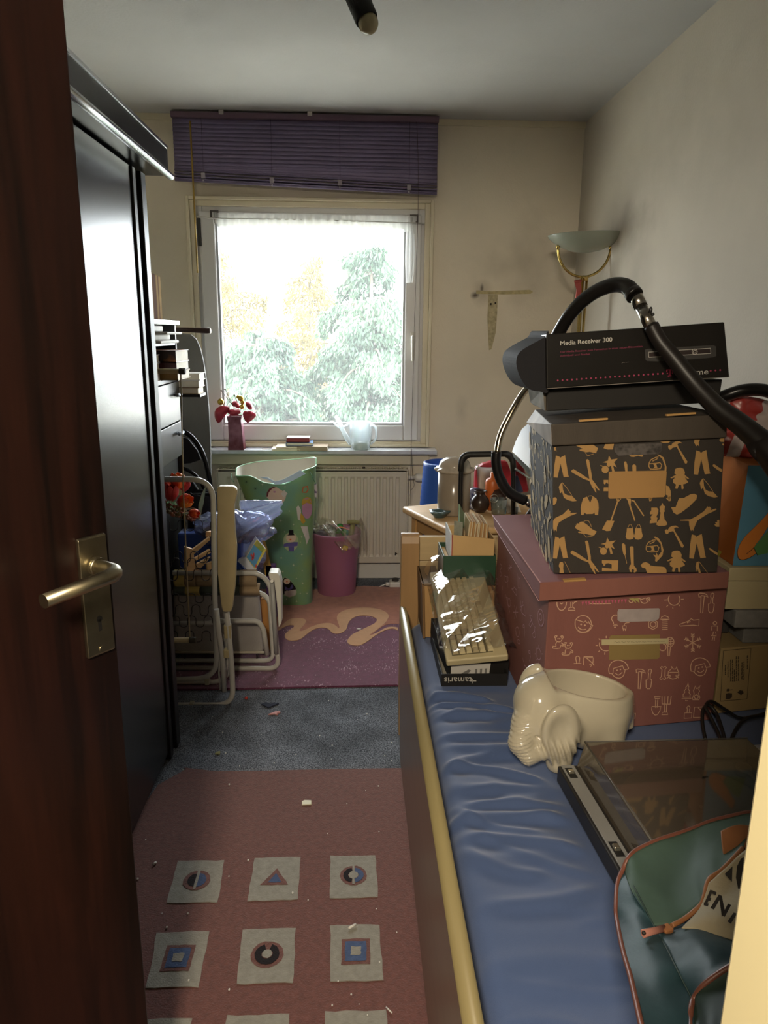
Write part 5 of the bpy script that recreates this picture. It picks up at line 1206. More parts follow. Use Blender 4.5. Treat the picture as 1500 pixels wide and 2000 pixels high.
# crumpled red bag behind
rm = M('nylon_red', '#b02a38', .4, var=.15, vs=9)
rb_ = thing('red_bag', 'red nylon bag lying behind the pots on the table', 'bag', (.66, 3.08, DZ))
def bulge_poly(pts, Y_, th, mat, name, parent, curl=.0):
    P = [at(x, y, Y=Y_) for x, y in pts]; mb = MB(); mb.prism([(q.x, q.z) for q in P], (0, Y_, 0), (1,0,0), (0,0,1), (0, th, 0)); return mb.build(name, mat, parent, bevel=min(.012, th*.4), seg=3)
bulge_poly(zd([(800,300),(880,250),(960,225),(1060,215),(1130,225),(1160,300),(1200,520),(1100,640),(1000,700),(860,700),(790,500)]), 3.02, .04, rm, 'body', rb_)
bulge_poly(zd([(1180,150),(1300,210),(1310,260),(1330,380),(1365,545),(1230,560),(1215,300)]), 3.04, .03, M('nylon_dark_red', '#8c1f2c', .4), 'body', rb_)
bulge_poly(zd([(1200,380),(1240,370),(1300,540),(1240,560),(1215,520)]), 3.035, .006, M('nylon_navy', '#2a3350', .5), 'strap', rb_)
# papers and little things by the pink box
wp = at(1003, 1000, Z=DZ); tag(MB().hexa([(wp.x-.03, wp.y, DZ+.001), (wp.x+.03, wp.y-.01, DZ+.001), (wp.x+.03, wp.y, DZ+.001), (wp.x-.03, wp.y+.01, DZ+.001), (wp.x-.05, wp.y, DZ+.085), (wp.x+.0, wp.y-.01, DZ+.07), (wp.x+.0, wp.y, DZ+.07), (wp.x-.05, wp.y+.01, DZ+.085)]).build('paper_note', MATS['paper_white'], bevel=.0005), 'white paper standing between tumbler and vacuum hose', 'paper')
rnd = random.Random(9)
for k, (px, py, col_, lab) in enumerate(((985, 1004, '#5d8aa0', 'blue'), (993, 1002, '#b9b4a8', 'pale'), (1001, 1003, '#a04040', 'red'), (1008, 1004, '#7f8a94', 'grey'))):
    p = at(px, py, Z=DZ); tag(MB().obox((p.x, p.y, DZ+.015), (.012, .008, .028), (0, rnd.uniform(-.05, .05), rnd.uniform(-.6, .6))).build('small_packet', M('packet_'+lab, col_, .4), bevel=.001), lab + ' little packet in the row beside the pink box', 'packet')
gb2 = at(870, 1030, Z=.40)
tag(MB().box(.26, .42, 2.78, 2.98, .001, .58).build('blue_bin', M('bin_blue_dark', '#27407c', .4), bevel=.02, seg=4), 'dark blue bin standing under the table', 'bin')
# white tilted panel with a glass edge under it
pn = thing('white_panel', 'glossy white tilted panel left of the black box', 'panel', (.70, 2.62, DZ))
pts = [(1000,882),(1007,862),(1019,838),(1033,826),(1075,822),(1075,960),(1047,926)]
pN_ = Vector((-.72, -.22, .66)).normalized(); P = [at_plane(x, y, at(1025, 885, Y=2.52), pN_) for x, y in pts]; m = MB(); A_ = P; B_ = [q + Vector((.02, .03, -.006)) for q in P]; n_ = len(P)
m.add(A_ + B_, [tuple(range(n_)), tuple(reversed(range(n_, 2*n_)))] + [(i, (i+1)%n_, n_+(i+1)%n_, n_+i) for i in range(n_)]); m.build('panel', M('gloss_white', '#dfe3e8', .2), pn, bevel=.001)
m = MB(); m.tube([at(1006, 915, Y=2.57), at(1050, 945, Y=2.53)], .004, 6); m.build('glass_edge', thin('edge_green', (.75, .82, .80), .3, .05, .3, (.6, .7, .68)), pn)
P = [at(x, y, Y=2.58) for x, y in ((1003,893),(1000,884),(1050,926),(1050,946))]; m = MB(); m.add(P, [(0,1,2,3)]); m.build('glass_pane', MATS['edge_green'], pn, solid=.004)
MB().box(at(1052, 950, Y=2.6).x-.01, at(1052, 950, Y=2.6).x+.04, 2.58, 2.62, DZ+.001, at(1052, 900, Y=2.6).z).build('stand', M('stand_dark', '#26221f', .5), pn)
# bent tube of the vacuum cleaner beside it
bt = thing('vacuum_wand', 'bent cream metal vacuum tube with black rubber elbow and chrome tip', 'vacuum cleaner', (.62, 2.45, DZ))
YT = 2.40
MB().tube(smooth([at(1044, 745, Y=YT+.04), at(1022, 768, Y=YT+.03), at(998, 808, Y=YT+.02), at(978, 850, Y=YT+.01), at(971, 884, Y=YT)], 6), .0112, 16).build('metal_tube', M('tube_champagne', '#b8ad93', .22, 1.0), bt)
MB().tube(smooth([at(970, 882, Y=YT), at(969, 905, Y=YT), at(977, 935, Y=YT), at(995, 962, Y=YT), at(1026, 978, Y=YT)], 6), [.0165]*12 + [.0175]*13, 16).build('rubber_elbow', rub, bt)
MB().tube([at(1024, 977, Y=YT), at(1040, 988, Y=YT)], .0125, 16).build('chrome_tip', M('chrome', '#d5d5d2', .12, 1.0), bt)
MB().hexa([at(1020,1014,Y=YT-.03), at(1062,1014,Y=YT-.03), at(1062,1014,Y=YT+.03), at(1020,1014,Y=YT+.03), at(1040,985,Y=YT-.03), at(1062,950,Y=YT-.03), at(1062,950,Y=YT+.03), at(1040,985,Y=YT+.03)]).build('nozzle', rub, bt, bevel=.004)
MB().cyl(at(1050, 1000, Y=YT), (at(1050, 1000, Y=YT).x, YT, .752), .008, 8).build('nozzle', rub, bt)

# ---- floor lamp in the far right corner
bz = M('polished_brass', '#c2a866', .18, 1.0)
fl_ = thing('floor_lamp', 'brass floor lamp with frosted glass bowl in the far corner', 'lamp', (1.05, 3.93, 0))
YL = 3.90; lx = at(1143, 545, Y=YL).x - .12*0
lx = 1.04; YL = lambda px: 0
# keep clear of the right wall: the lamp stands where its pole meets the picture line
YP_ = 3.62
px0 = at(1141, 560, Y=YP_).x
zb_ = at(1141, 540, Y=YP_).z
MB().lathe([(0, .001), (.13, .001), (.13, .012), (.12, .022), (.02, .03), (.0, .03)], (px0, YP_, 0), 36).build('base', bz, fl_)
MB().cyl((px0-.012, YP_, .03), (px0-.012, YP_, zb_), .009, 16).build('pole', bz, fl_)
MB().cyl((px0+.010, YP_, .03), (px0+.010, YP_, zb_-.01), .006, 12).build('pole', bz, fl_)
MB().cyl((px0, YP_, zb_-.02), (px0, YP_, zb_+.004), .017, 16).build('collar', bz, fl_)
aL, aR, aB = at(1090, 482, Y=YP_), at(1193, 483, Y=YP_), at(1143, 541, Y=YP_)
cxa = (aL.x+aR.x)/2; ra = (aR.x-aL.x)/2; pts = []
for i in range(25):
    a = PI + PI*i/24; pts.append((cxa + ra*math.cos(a), YP_, aL.z + (aL.z-aB.z)*math.sin(a)))
MB().tube(pts, .0062, 12).build('fork', bz, fl_)
MB().ell(pts[0], .010).build('fork_knob', bz, fl_); MB().ell(pts[-1], .010).build('fork_knob', bz, fl_)
bw = (at(1218, 460, Y=YP_).x - at(1072, 463, Y=YP_).x)/2; bcz = at(1145, 460, Y=YP_).z; bx_ = at(1145, 460, Y=YP_).x; dep = bcz - at(1145, 494, Y=YP_).z
gl_ = M('frosted_glass_green', '#a3aa9c', .22, trans=.25, var=.04, vs=4)
tilt = Matrix.Rotation(math.radians(-2), 3, 'Y')
bwl = MB(); prof = [(.001, -dep)] + [(bw*t, -dep*(1-t*t)**.8) for t in (.15,.3,.45,.6,.72,.82,.9,.96)] + [(bw, .0), (bw*1.01, .004), (bw*.98, .004)] + [(bw*.965*t, .006-dep*.93*(1-t*t)**.8) for t in (.9,.75,.5,.25)] + [(.001, -dep*.92)]
bwl.lathe(prof, (bx_, YP_, bcz), 48, tilt, sy=.85); bwl.build('glass_bowl', gl_, fl_)
rbn = MB(); rr_ = lambda x, y: at(x, y, Y=YP_-.022)
rbn.prism([(q.x, q.z) for q in [rr_(1121,548),(rr_)(1134,545),(rr_)(1136,566),(rr_)(1131,592),(rr_)(1122,594),(rr_)(1126,566)]], (0, YP_-.024, 0), (1,0,0), (0,0,1), (0,.004,0))
rbn.ell(rr_(1127,550), (.014,.006,.008)).ell(rr_(1133,549), (.010,.006,.006))
tag(rbn.build('ribbon', M('foil_pink', '#9c4a46', .2, .6), bevel=.001), 'shiny reddish pink ribbon tied to the lamp pole', 'ribbon')
# ================================================================ BED AND THE BOXES ON IT
maple = M('maple_honey', '#a58258', .38, var=.10, vs=2.2, stretch=(16, 16, 1.2)); maple_l = M('maple_light', '#bda57c', .38, var=.08, vs=2.5, stretch=(1.2, 16, 16)); 
rail_m = M('rail_birch', '#80695a', .35, var=.06, vs=2, stretch=(16, 1.0, 16)); cap_m = M('rail_cap', '#94875f', .32, var=.06, vs=2.4, stretch=(20, 1.2, 20))
bed = thing('bed', 'single bed of honey coloured wood along the right wall', 'bed', (.67, 1.4, 0))
def post(x0, x1, y0, y1, zt):
    m = MB(); pr = [(y0, 0), (y1, 0), (y1, zt-.03), (y1-.012, zt-.006), (y1-.028, zt), (y0+.022, zt), (y0+.008, zt-.006), (y0, zt-.03)]
    m.prism(pr, (x0, 0, 0), (0,1,0), (0,0,1), (x1-x0, 0, 0)); m.build('post', maple, bed, bevel=.005, seg=3)
post(.155, .217, 2.40, 2.462, .755); post(1.118, 1.18, 2.40, 2.462, .755); post(.155, .217, .36, .40, .60); post(1.118, 1.18, .36, .40, .60)
for z0, z1 in ((.20, .565), (.567, .655), (.657, .742)): MB().box(.217, 1.118, 2.425, 2.447, z0, z1).build('headboard_plank', maple_l, bed, bevel=.002)
m = MB(); m.prism([(.40,.035),(2.255,.015),(2.30,.2),(2.345,.40),(2.385,.485),(2.375,.492),(.40,.492)], (.150, 0, 0), (0,1,0), (0,0,1), (.020, 0, 0)); m.build('side_rail', rail_m, bed, bevel=.002)
MB().tube([(.162, .40, .492), (.162, 2.33, .492), (.160, 2.375, .496), (.158, 2.392, .500)], [.0165, .0165, .012, .004], 16, flat=.75).build('rail_cap', cap_m, bed)
MB().box(1.15, 1.17, .40, 2.40, .20, .445).build('side_rail', rail_m, bed, bevel=.002)
for k in range(12): MB().box(.172, 1.15, .48+k*.155, .55+k*.155, .175, .192).build('slat', maple_l, bed)
# mattress with its creased sheet
MZ = .462
blu = M('sheet_blue', '#43557c', .8, var=.07, vs=3, bump=.25, bs=700, sheen=.25)
mat_ = thing('mattress', 'mattress under a wrinkled plain blue sheet', 'mattress', (.66, 1.4, .193))
NX, NY = 190, 430; mx0, mx1, my0, my1 = .186, 1.14, .42, 2.385
xs_ = np.linspace(0, 1, NX+1); ys_ = np.linspace(0, 1, NY+1); U, Vv = np.meshgrid(xs_, ys_, indexing='ij')
Xw = mx0 + (mx1-mx0)*U; Yw = my0 + (my1-my0)*Vv
rs = np.random.RandomState(5); Hh = np.zeros_like(Xw)
def ridge(x0, y0, x1, y1, amp, w, bend=0.):
    global Hh
    dx, dy = x1-x0, y1-y0; L_ = math.hypot(dx, dy); tx, ty = dx/L_, dy/L_
    s_ = ((Xw-x0)*tx + (Yw-y0)*ty)/L_; d_ = -(Xw-x0)*ty + (Yw-y0)*tx - bend*np.sin(PI*np.clip(s_, 0, 1)) ; fall = np.clip(np.minimum(s_+.15, 1.15-s_)/.3, 0, 1); fall = fall*fall*(3-2*fall)
    Hh += amp*fall*(np.exp(-(d_/w)**2) - .45*np.exp(-((d_+w*1.8)/(w*1.5))**2))
for k in range(30):      # creases running in from the rail side
    y0 = rs.uniform(.45, 1.93); x0 = rs.uniform(.18, .26); L_ = rs.uniform(.10, .42); an = rs.uniform(-.55, .25)
    ridge(x0, y0, x0+L_*math.cos(an), y0+L_*math.sin(an), rs.uniform(.003, .0085)*(.6 if y0 < 1.0 else 1), rs.uniform(.010, .024), rs.uniform(-.03, .03))
for k in range(16):
    y0 = rs.uniform(.45, 1.75); x0 = rs.uniform(.25, .55); L_ = rs.uniform(.12, .35); an = rs.uniform(-.9, .5)
    ridge(x0, y0, x0+L_*math.cos(an), y0+L_*math.sin(an), rs.uniform(.002, .005), rs.uniform(.012, .03), rs.uniform(-.04, .04))
for (x0,y0,x1,y1,a_,w_) in ((.21,1.83,.36,1.79,.012,.012),(.21,1.78,.42,1.74,.011,.011),(.22,1.72,.45,1.70,.010,.012),(.22,1.62,.50,1.60,.009,.013),(.22,1.50,.42,1.42,.009,.012),(.24,1.35,.46,1.33,.008,.013),(.22,1.25,.45,1.20,.008,.014)): ridge(x0,y0,x1,y1,a_,w_,.012)
under = np.clip((Xw-.42)/.05, 0, 1)*np.clip((Yw-1.40)/.05, 0, 1) + np.clip((Xw-.22)/.03, 0, 1)*np.clip((Yw-1.85)/.05, 0, 1) + np.clip((Xw-.40)/.05, 0, 1)
Hh *= np.clip(1-under, .12, 1)
Hh = np.minimum(Hh, .012)
edge_l = (Xw-mx0); rr_ = .045
drop = np.where(edge_l < rr_, rr_ - np.sqrt(np.maximum(0, rr_**2 - (rr_-edge_l)**2)), 0)
Zt = MZ - .004 + Hh - drop - .02*np.clip(1-(my1-Yw)/.06, 0, 1)**2
Zt -= .010*np.clip((Xw-.45)/.1, 0, 1)*0
mb = MB(); V = [(float(Xw[i, j]), float(Yw[i, j]), float(Zt[i, j])) for j in range(NY+1) for i in range(NX+1)]
mb.add(V, [(j*(NX+1)+i, j*(NX+1)+i+1, (j+1)*(NX+1)+i+1, (j+1)*(NX+1)+i) for j in range(NY) for i in range(NX)], True)
mb.build('sheet', blu, mat_, recalc=False)
def skirt(u, v):
    y = my0 + (my1-my0)*u; w_ = .006*math.sin(y*43)+.005*math.sin(y*97+1)+.003*math.sin(y*211); return (mx0 - .004 + w_*(.3+v)*.8 - .004*math.sin(PI*v), y, MZ - .045 - .215*v)
MB().grid(skirt, 260, 8, True).build('sheet_side', blu, mat_, recalc=False)
MB().box(mx0+.012, mx1, my0+.01, my1-.01, .193, MZ-.05).build('core', M('ticking', '#c9c4b8', .9), mat_, bevel=.02)
ZB = MZ + .001

# ---- carton, green box, card tray behind
kraft = M('kraft', '#a88052', .75, var=.08, vs=9, bump=.15, bs=200); kraftd = M('kraft_brown', '#7c5d3c', .7, var=.1, vs=9); kraftl = M('kraft_light', '#c2a06c', .7, var=.06, vs=9)
ct = thing('thick_book', 'thick old brown book standing against the bed end', 'book', (.24, 2.30, ZB))
MB().hexa([(.224,2.215,ZB),(.262,2.215,ZB),(.262,2.385,ZB),(.224,2.385,ZB),(.216,2.215,.642),(.262,2.215,.638),(.262,2.385,.638),(.216,2.385,.642)]).build('page_block', M('page_brown', '#b08a5a', .8, var=.12, vs=60, stretch=(30,1,.3)), ct, bevel=.001)
MB().hexa([(.216,2.205,ZB),(.224,2.205,ZB),(.224,2.39,ZB),(.216,2.39,ZB),(.209,2.205,.650),(.217,2.205,.650),(.217,2.39,.650),(.209,2.39,.650)]).build('cover', kraftd, ct, bevel=.002)
MB().box(.210, .272, 2.205, 2.39, .643, .650).build('cover_top', M('cover_taupe', '#7a6650', .6, var=.1, vs=9), ct, bevel=.002)
car = thing('carton', 'plain brown carton supporting the green box at the bed end', 'box', (.43, 2.3, ZB))
MB().box(.278, .442, 2.20, 2.385, ZB, .642).build('body', kraft, car, bevel=.002)
gx_ = thing('green_box', 'dark green open box holding the card tray', 'box', (.43, 2.29, .643))
dg = M('green_card', '#24432f', .45, var=.08, vs=8); 
gf = MB(); X0, X1, Y0, Y1, Z0, Z1 = .276, .442, 2.205, 2.365, .643, .741
gf.box(X0, X1, Y0, Y0+.004, Z0, Z1).box(X0, X1, Y1-.004, Y1, Z0, Z1).box(X0, X0+.004, Y0+.004, Y1-.004, Z0, Z1).box(X1-.004, X1, Y0+.004, Y1-.004, Z0, Z1).box(X0+.004, X1-.004, Y0+.004, Y1-.004, Z0, Z0+.004)
gf.build('box', dg, gx_, bevel=.001)
MB().box(X0-.001, X0-.0002, Y0+.002, Y1-.01, Z0+.01, Z1-.012).build('side_label', M('label_grey_brown', '#6f6250', .7, var=.2, vs=30), gx_)
MB().box(X0+.006, X0+.020, Y0+.008, Y1-.008, Z0+.005, Z1-.014).build('inner_flap', kraftl, gx_)
tx = thing('card_tray', 'small kraft and white tray standing in the green box, full of index cards', 'box', (.43, 2.28, .648))
tz0, tz1 = .700, .795; TX0, TX1 = .302, .436; TY0, TY1 = 2.215, 2.345
m = MB(); m.hexa([(TX0,TY0,tz0),(TX1,TY0,tz0),(TX1,TY0+.003,tz0),(TX0,TY0+.003,tz0),(TX0,TY0,tz1+.012),(TX1,TY0,tz1-.002),(TX1,TY0+.003,tz1-.002),(TX0,TY0+.003,tz1+.012)]); m.box(TX0, TX1, TY1-.003, TY1, tz0, tz1+.01); m.box(TX0+.003, TX1, TY0+.003, TY1-.003, tz0-.003, tz0); m.box(TX1-.003, TX1, TY0+.003, TY1-.003, tz0, tz1)
m.build('tray', kraftl, tx)
MB().box(TX0+.02, TX1-.02, TY0+.02, TY1-.02, .6475, tz0-.0035).build('tray_base', kraft, tx)
MB().hexa([(TX0-.002,TY0+.0,tz0),(TX0+.002,TY0+.0,tz0),(TX0+.002,TY1,tz0),(TX0-.002,TY1,tz0),(TX0-.006,TY0,tz1+.016),(TX0-.002,TY0,tz1+.016),(TX0-.002,TY1,tz1+.02),(TX0-.006,TY1,tz1+.02)]).build('white_end', M('card_white', '#d6d6d2', .5), tx)
MB().box(TX0-.001, TX0+.002, TY0-.0008, TY0+.0, tz0, tz1+.012).build('red_edge', M('edge_red', '#9c4636', .5), tx)
rnd = random.Random(3); cardm = [M('card_brown', '#98744a', .8, var=.1, vs=20), M('card_tan', '#b08c5c', .8, var=.1, vs=20), M('card_pale', '#c5b593', .8, var=.1, vs=20)]
nc = 16
for k in range(nc):
    x = TX0 + .040 + k*(TX1-TX0-.062)/nc; ln = .014 - .010*(k/nc); h_ = .130 + rnd.uniform(-.004, .006) - .012*k/nc
    MB().hexa([(x,TY0+.006,tz0+.001),(x+.0035,TY0+.006,tz0+.001),(x+.0035,TY1-.006,tz0+.001),(x,TY1-.006,tz0+.001),(x+ln,TY0+.006,tz0+h_+.018),(x+ln+.0035,TY0+.006,tz0+h_+.018),(x+ln+.0035,TY1-.006,tz0+h_+.02),(x+ln,TY1-.006,tz0+h_+.02)]).build('index_card', cardm[k % 3] if k % 7 else cardm[2], tx)
gcm = M('card_grey_print', '#6b6c5e', .6, col2='#8f9282', vs=40)
MB().hexa([(TX0+.006,TY0+.006,tz0),(TX0+.032,TY0+.004,tz0),(TX0+.032,TY0+.007,tz0),(TX0+.006,TY0+.009,tz0),(TX0+.006,TY0+.006,tz0+.150),(TX0+.033,TY0+.004,tz0+.146),(TX0+.033,TY0+.007,tz0+.146),(TX0+.006,TY0+.009,tz0+.150)]).build('divider_card', gcm, tx)
MB().hexa([(TX0+.034,TY0+.03,tz0),(TX0+.037,TY0+.03,tz0),(TX0+.037,TY1-.02,tz0),(TX0+.034,TY1-.02,tz0),(TX0+.024,TY0+.05,tz0+.195),(TX0+.027,TY0+.05,tz0+.195),(TX0+.052,TY1-.03,tz0+.15),(TX0+.049,TY1-.03,tz0+.15)]).build('divider_card', M('card_sage', '#7c9478', .6, var=.1, vs=30), tx)
for k in range(3): MB().box(TX0+.0385+k*.0005*0+k*.002, TX0+.0395+k*.002, TY0+.01, TY1-.02, tz0, tz0+.12-.004*k).build('index_card', cardm[(k+1) % 3], tx)

# ---- shoe box lid with writing, grey shoe box, keyboard in film
sb = thing('shallow_box', 'upturned black shoe box lid with white lettering on the blue sheet', 'box', (.33, 2.04, ZB))
lx0, lx1, ly0, ly1, lz = .238, .424, 1.875, 2.18, ZB+.036
bk_m = M('card_black', '#1b1917', .5, var=.1, vs=9); ingr = M('card_inside_grey', '#a29c8c', .7)
m = MB(); m.box(lx0, lx1, ly0, ly0+.003, ZB, lz).box(lx0, lx1, ly1-.003, ly1, ZB, lz).box(lx0, lx0+.003, ly0+.003, ly1-.003, ZB, lz).box(lx1-.003, lx1, ly0+.003, ly1-.003, ZB, lz); m.build('walls', bk_m, sb)
MB().box(lx0+.003, lx1-.003, ly0+.003, ly1-.003, ZB, ZB+.004).build('floor_panel', ingr, sb)
text_mesh('tamaris', (lx1-.100, ly0-.0006, ZB+.026), (-1,0,0), (0,0,-1), .024, None, 0, .002, .078).build('lettering', M('ink_white', '#b9b4aa', .5), sb)
m = MB(); m.box(lx1-.103, lx1-.088, ly0-.0007, ly0-.0001, ZB+.014, ZB+.016); m.box(lx1-.100, lx1-.0985, ly0-.0007, ly0-.0001, ZB+.008, ZB+.022); m.build('lettering', MATS['ink_white'], sb)
s2 = thing('shoebox', 'dark grey shoe box with printed white label tilted inside the lid', 'box', (.34, 2.02, ZB+.01))
def tbox(c, w_, l_, h_, yaw, pitch, name, mat, parent, bev=.001, x0=None):
    R_ = Matrix.Rotation(yaw, 3, 'Z') @ Matrix.Rotation(pitch, 3, 'X'); P = [Vector(c) + R_ @ Vector(q) for q in ((0,0,0),(w_,0,0),(w_,l_,0),(0,l_,0),(0,0,h_),(w_,0,h_),(w_,l_,h_),(0,l_,h_))]
    return MB().hexa(P).build(name, mat, parent, bevel=bev), R_
o_, R2 = tbox((.262, 1.895, ZB+.010), .172, .27, .052, .10, .10, 'body', bk_m, s2)
lb = Vector((.262, 1.895, ZB+.010)); q = lambda a, b_, off=.0008: lb + R2 @ Vector((a, -off, b_))
MB().hexa([q(.004,.004,.0002), q(.115,.004,.0002), q(.115,.004,.0010), q(.004,.004,.0010), q(.004,.046,.0002), q(.118,.046,.0002), q(.118,.046,.0010), q(.004,.046,.0010)]).build('label', M('label_grey', '#bdb9b2', .6), s2)
m = MB(); m.flatpoly([q(.02,.008,.0012), q(.05,.012,.0012), q(.062,.026,.0012), q(.055,.030,.0012), q(.035,.018,.0012)]); 
for k in range(3): m.flatpoly([q(.074+k*.014,.012,.0012), q(.080+k*.014,.012,.0012), q(.080+k*.014,.030,.0012), q(.074+k*.014,.030,.0012)])
m.build('label_print', M('ink_grey', '#6d6a66', .6), s2)
kb = thing('keyboard', 'beige computer keyboard lying on the shoe box inside clear film', 'keyboard', (.34, 2.1, .58))
kFL, kFR, kBL, kBR = at(872,1291,Y=1.86), at(997,1279,Y=1.86), at(846,1140,Y=2.20), at(942,1114,Y=2.20)
kFR = kFL + (kFR-kFL).normalized()*.172; kl = (kBL-kFL).normalized(); ku = (kFR-kFL).normalized(); kl = (kl - ku*kl.dot(ku)).normalized(); kn = ku.cross(kl).normalized()
if kn.z < 0: kn = -kn
KL, KW, KT = .415, .172, .022
K = lambda a, b_, c_=0.: kFL + ku*a + kl*b_ + kn*c_
bm_ = M('key_beige', '#b5a781', .5, var=.04, vs=9); kc = M('keycap_beige', '#c3b58e', .45, var=.03, vs=9); kcd = M('keycap_grey_beige', '#a89a78', .45)
MB().hexa([K(0,0,-KT), K(KW,0,-KT), K(KW,KL,-KT), K(0,KL,-KT), K(0,0,0), K(KW,0,0), K(KW,KL,.004), K(0,KL,.004)]).build('case', bm_, kb, bevel=.005, seg=3)
MB().hexa([K(.018,.018,.0002), K(KW-.040,.018,.0002), K(KW-.040,KL-.02,.0002), K(.018,KL-.02,.0002), K(.018,.018,.0012), K(KW-.040,.018,.0012), K(KW-.040,KL-.02,.0012), K(.018,KL-.02,.0012)]).build('key_bed', M('key_gap', '#5e563f', .8), kb)
first = None
p_ = .0187
for r in range(6):
    a0 = .020 + r*.0188 + (.004 if r == 5 else 0); b0 = .020
    segs = []
    b_ = b0
    k = 0
    while b_ < KL - .035:
        if abs(b_-(b0+4*p_)) < .004 or abs(b_-(b0+.006+7*p_)) < .004: b_ += .007
        w_ = p_
        if r == 0 and 8 <= k <= 8: w_ = p_*6
        if k in (0,) and r in (1, 3): w_ = p_
        if b_ + w_ > KL-.02: break
        mm_ = MB(); g_ = .0009; a1, a2, b1, b2 = a0+g_, a0+.0188-g_, b_+g_, b_+w_-g_; t_ = .0022
        mm_.hexa([K(a1,b1,.001), K(a2,b1,.001), K(a2,b2,.001), K(a1,b2,.001), K(a1+t_,b1+t_*.7,.0085), K(a2-t_,b1+t_*.7,.0085), K(a2-t_,b2-t_*.7,.0085), K(a1+t_,b2-t_*.7,.0085)])
        mm_.build('key', kcd if (k < 5 or (r == 5)) and (k + r) % 3 == 0 else kc, kb); b_ += w_; k += 1
fm = bpy.data.materials.new('cling_film'); fm = thin('cling_film', (.98, .98, .98), .10, .035, .03, (1, 1, 1), .25, 14)
kf = thing('plastic_film', 'clear glossy plastic bag wrapped around the keyboard', 'bag', (.34, 2.1, .58))
def film(u, v):
    a = -.012 + (KW+.030)*u; b_ = .022 + (KL+.02)*v; e = min(u, 1-u); 
    ph = (b_*.55 - a*.85)/.100 + .22*nz((a, b_, 4.), 5); fr2 = ph - math.floor(ph); saw = (1-fr2) if fr2 > .18 else fr2/.18*.82; h_ = .010 + .046*saw*(.72+.28*min(1, max(0, .6+1.6*nz((a, b_, 9.), 6)))) + .0022*nz((a, b_, 3.), 34)
    h_ *= min(1, e*9)**.5; h_ -= .018*(1-min(1, e*12)); h_ += .010*math.exp(-((v)/.05)**2)*math.sin(u*21)*.4
    if u > .93: a += .010*abs(math.sin(b_*60)); h_ += .01*math.sin(b_*75)
    return K(a, b_, max(h_, .0095 if .05 < u < .95 else -.014))
MB().grid(film, 110, 190, True).build('sheet', fm, kf, recalc=False)

# ---- pink storage box
pinkm = M('box_dusty_red', '#80524a', .75, var=.05, vs=5, bump=.12, bs=120, stretch=(4, 4, .6)); pinkt = M('box_lid_top', '#8a5f62', .6, var=.10, vs=4); pink_line = M('print_pale_pink', '#c9a184', .7); kraft_e = M('kraft_edge', '#b98f55', .7)
pk2 = thing('storage_box', 'large dusty red storage box printed with pale line icons', 'box', (.67, 1.93, ZB))
Fb = [Vector(q) for q in ((.452,1.612,ZB),(.910,1.676,ZB),(.905,2.27,ZB),(.447,2.215,ZB))]
Ft = [Vector((q.x, q.y, .862)) for q in Fb]
MB().hexa(Fb + Ft).build('body', pinkm, pk2, bevel=.002)
lo_ = [at(1055,1175,Y=1.597), at(1425,1151,Y=1.665)]
LB = [Vector((lo_[0].x, 1.597, .824)), Vector((.902+.012, 1.665, .832)), Vector((.915, 2.285, .83)), Vector((.436, 2.225, .83))]
LT = [Vector((at(1055,1138,Z=.868).x, at(1055,1138,Z=.868).y, .868)), Vector((at(1424,1117,Z=.872).x, at(1424,1117,Z=.872).y, .872)), Vector((.915, 2.285, .868)), Vector((.430, 2.235, .866))]
LB[0].xy = LT[0].xy; LB[1].xy = LT[1].xy
MB().hexa(LB + LT).build('lid', pinkt, pk2, bevel=.0025)
fa, fb_ = LB[0], LB[1]; fnn = (fb_-fa).cross(Vector((0,0,1))).normalized(); fnn = -fnn if fnn.y > 0 else fnn
eps = fnn*.0009
MB().hexa([LB[0]+eps*.2, LB[1]+eps*.2, LB[1]+eps, LB[0]+eps, LT[0]+eps*.2, LT[1]+eps*.2, LT[1]+eps, LT[0]+eps]).build('lid_front', M('box_lid_front', '#86564a', .75, var=.04, vs=5, bump=.12, bs=120, stretch=(4, 4, .6)), pk2)
et = MB(); et.tube([LT[0]+Vector((-.001,0,.001)), LT[3]+Vector((-.001,0,.001))], .0011, 5); et.tube([LB[0]+Vector((-.001,0,0)), LB[3]+Vector((-.001,0,0))], .0008, 5); et.build('worn_edge', M('edge_pale', '#b58a8c', .7), pk2)
tb_ = MB(); a, b_ = lerp(LT[0], LT[1], .12), lerp(LT[0], LT[1], .235); tb_.hexa([a+eps+Vector((0,0,-.002)), b_+eps+Vector((0,0,-.002)), b_+Vector((0,.012,-.002)), a+Vector((0,.012,-.002)), a+eps+Vector((0,0,.0022)), b_+eps+Vector((0,0,.0022)), b_+Vector((0,.012,.0022)), a+Vector((0,.012,.0022))]); tb_.build('lid_tab', kraft_e, pk2)
# front print: outlines drawn on the front board
fN = (Fb[1]-Fb[0]).cross(Vector((0,0,1))).normalized(); fN = -fN if fN.y > 0 else fN
ZE, ZF2, ZG = zoomed(1060, 1130, 7.5), zoomed(1220, 1130, 1500/210), zoomed(1220, 1270, 1500/210)
def pf(z, pts, off=.0006): return [at_plane(x, y, Fb[0]+fN*off, fN) for x, y in z(pts)]
pr = MB(); SW = .0021
def st_(z, pts, closed=False, sm=0, w_=SW):
    P = pf(z, pts); P = smooth(P, sm, closed) if sm else P
    return ribbon(pr, P, w_, fN, 0, closed)
def cir(z, x, y, r_, a0=0., a1=360., rx=1.): st_(z, [(x + r_*rx*math.cos(math.radians(a0+(a1-a0)*k/24)), y + r_*math.sin(math.radians(a0+(a1-a0)*k/24))) for k in range(25 if a1-a0 < 359 else 24)], a1-a0 > 359)
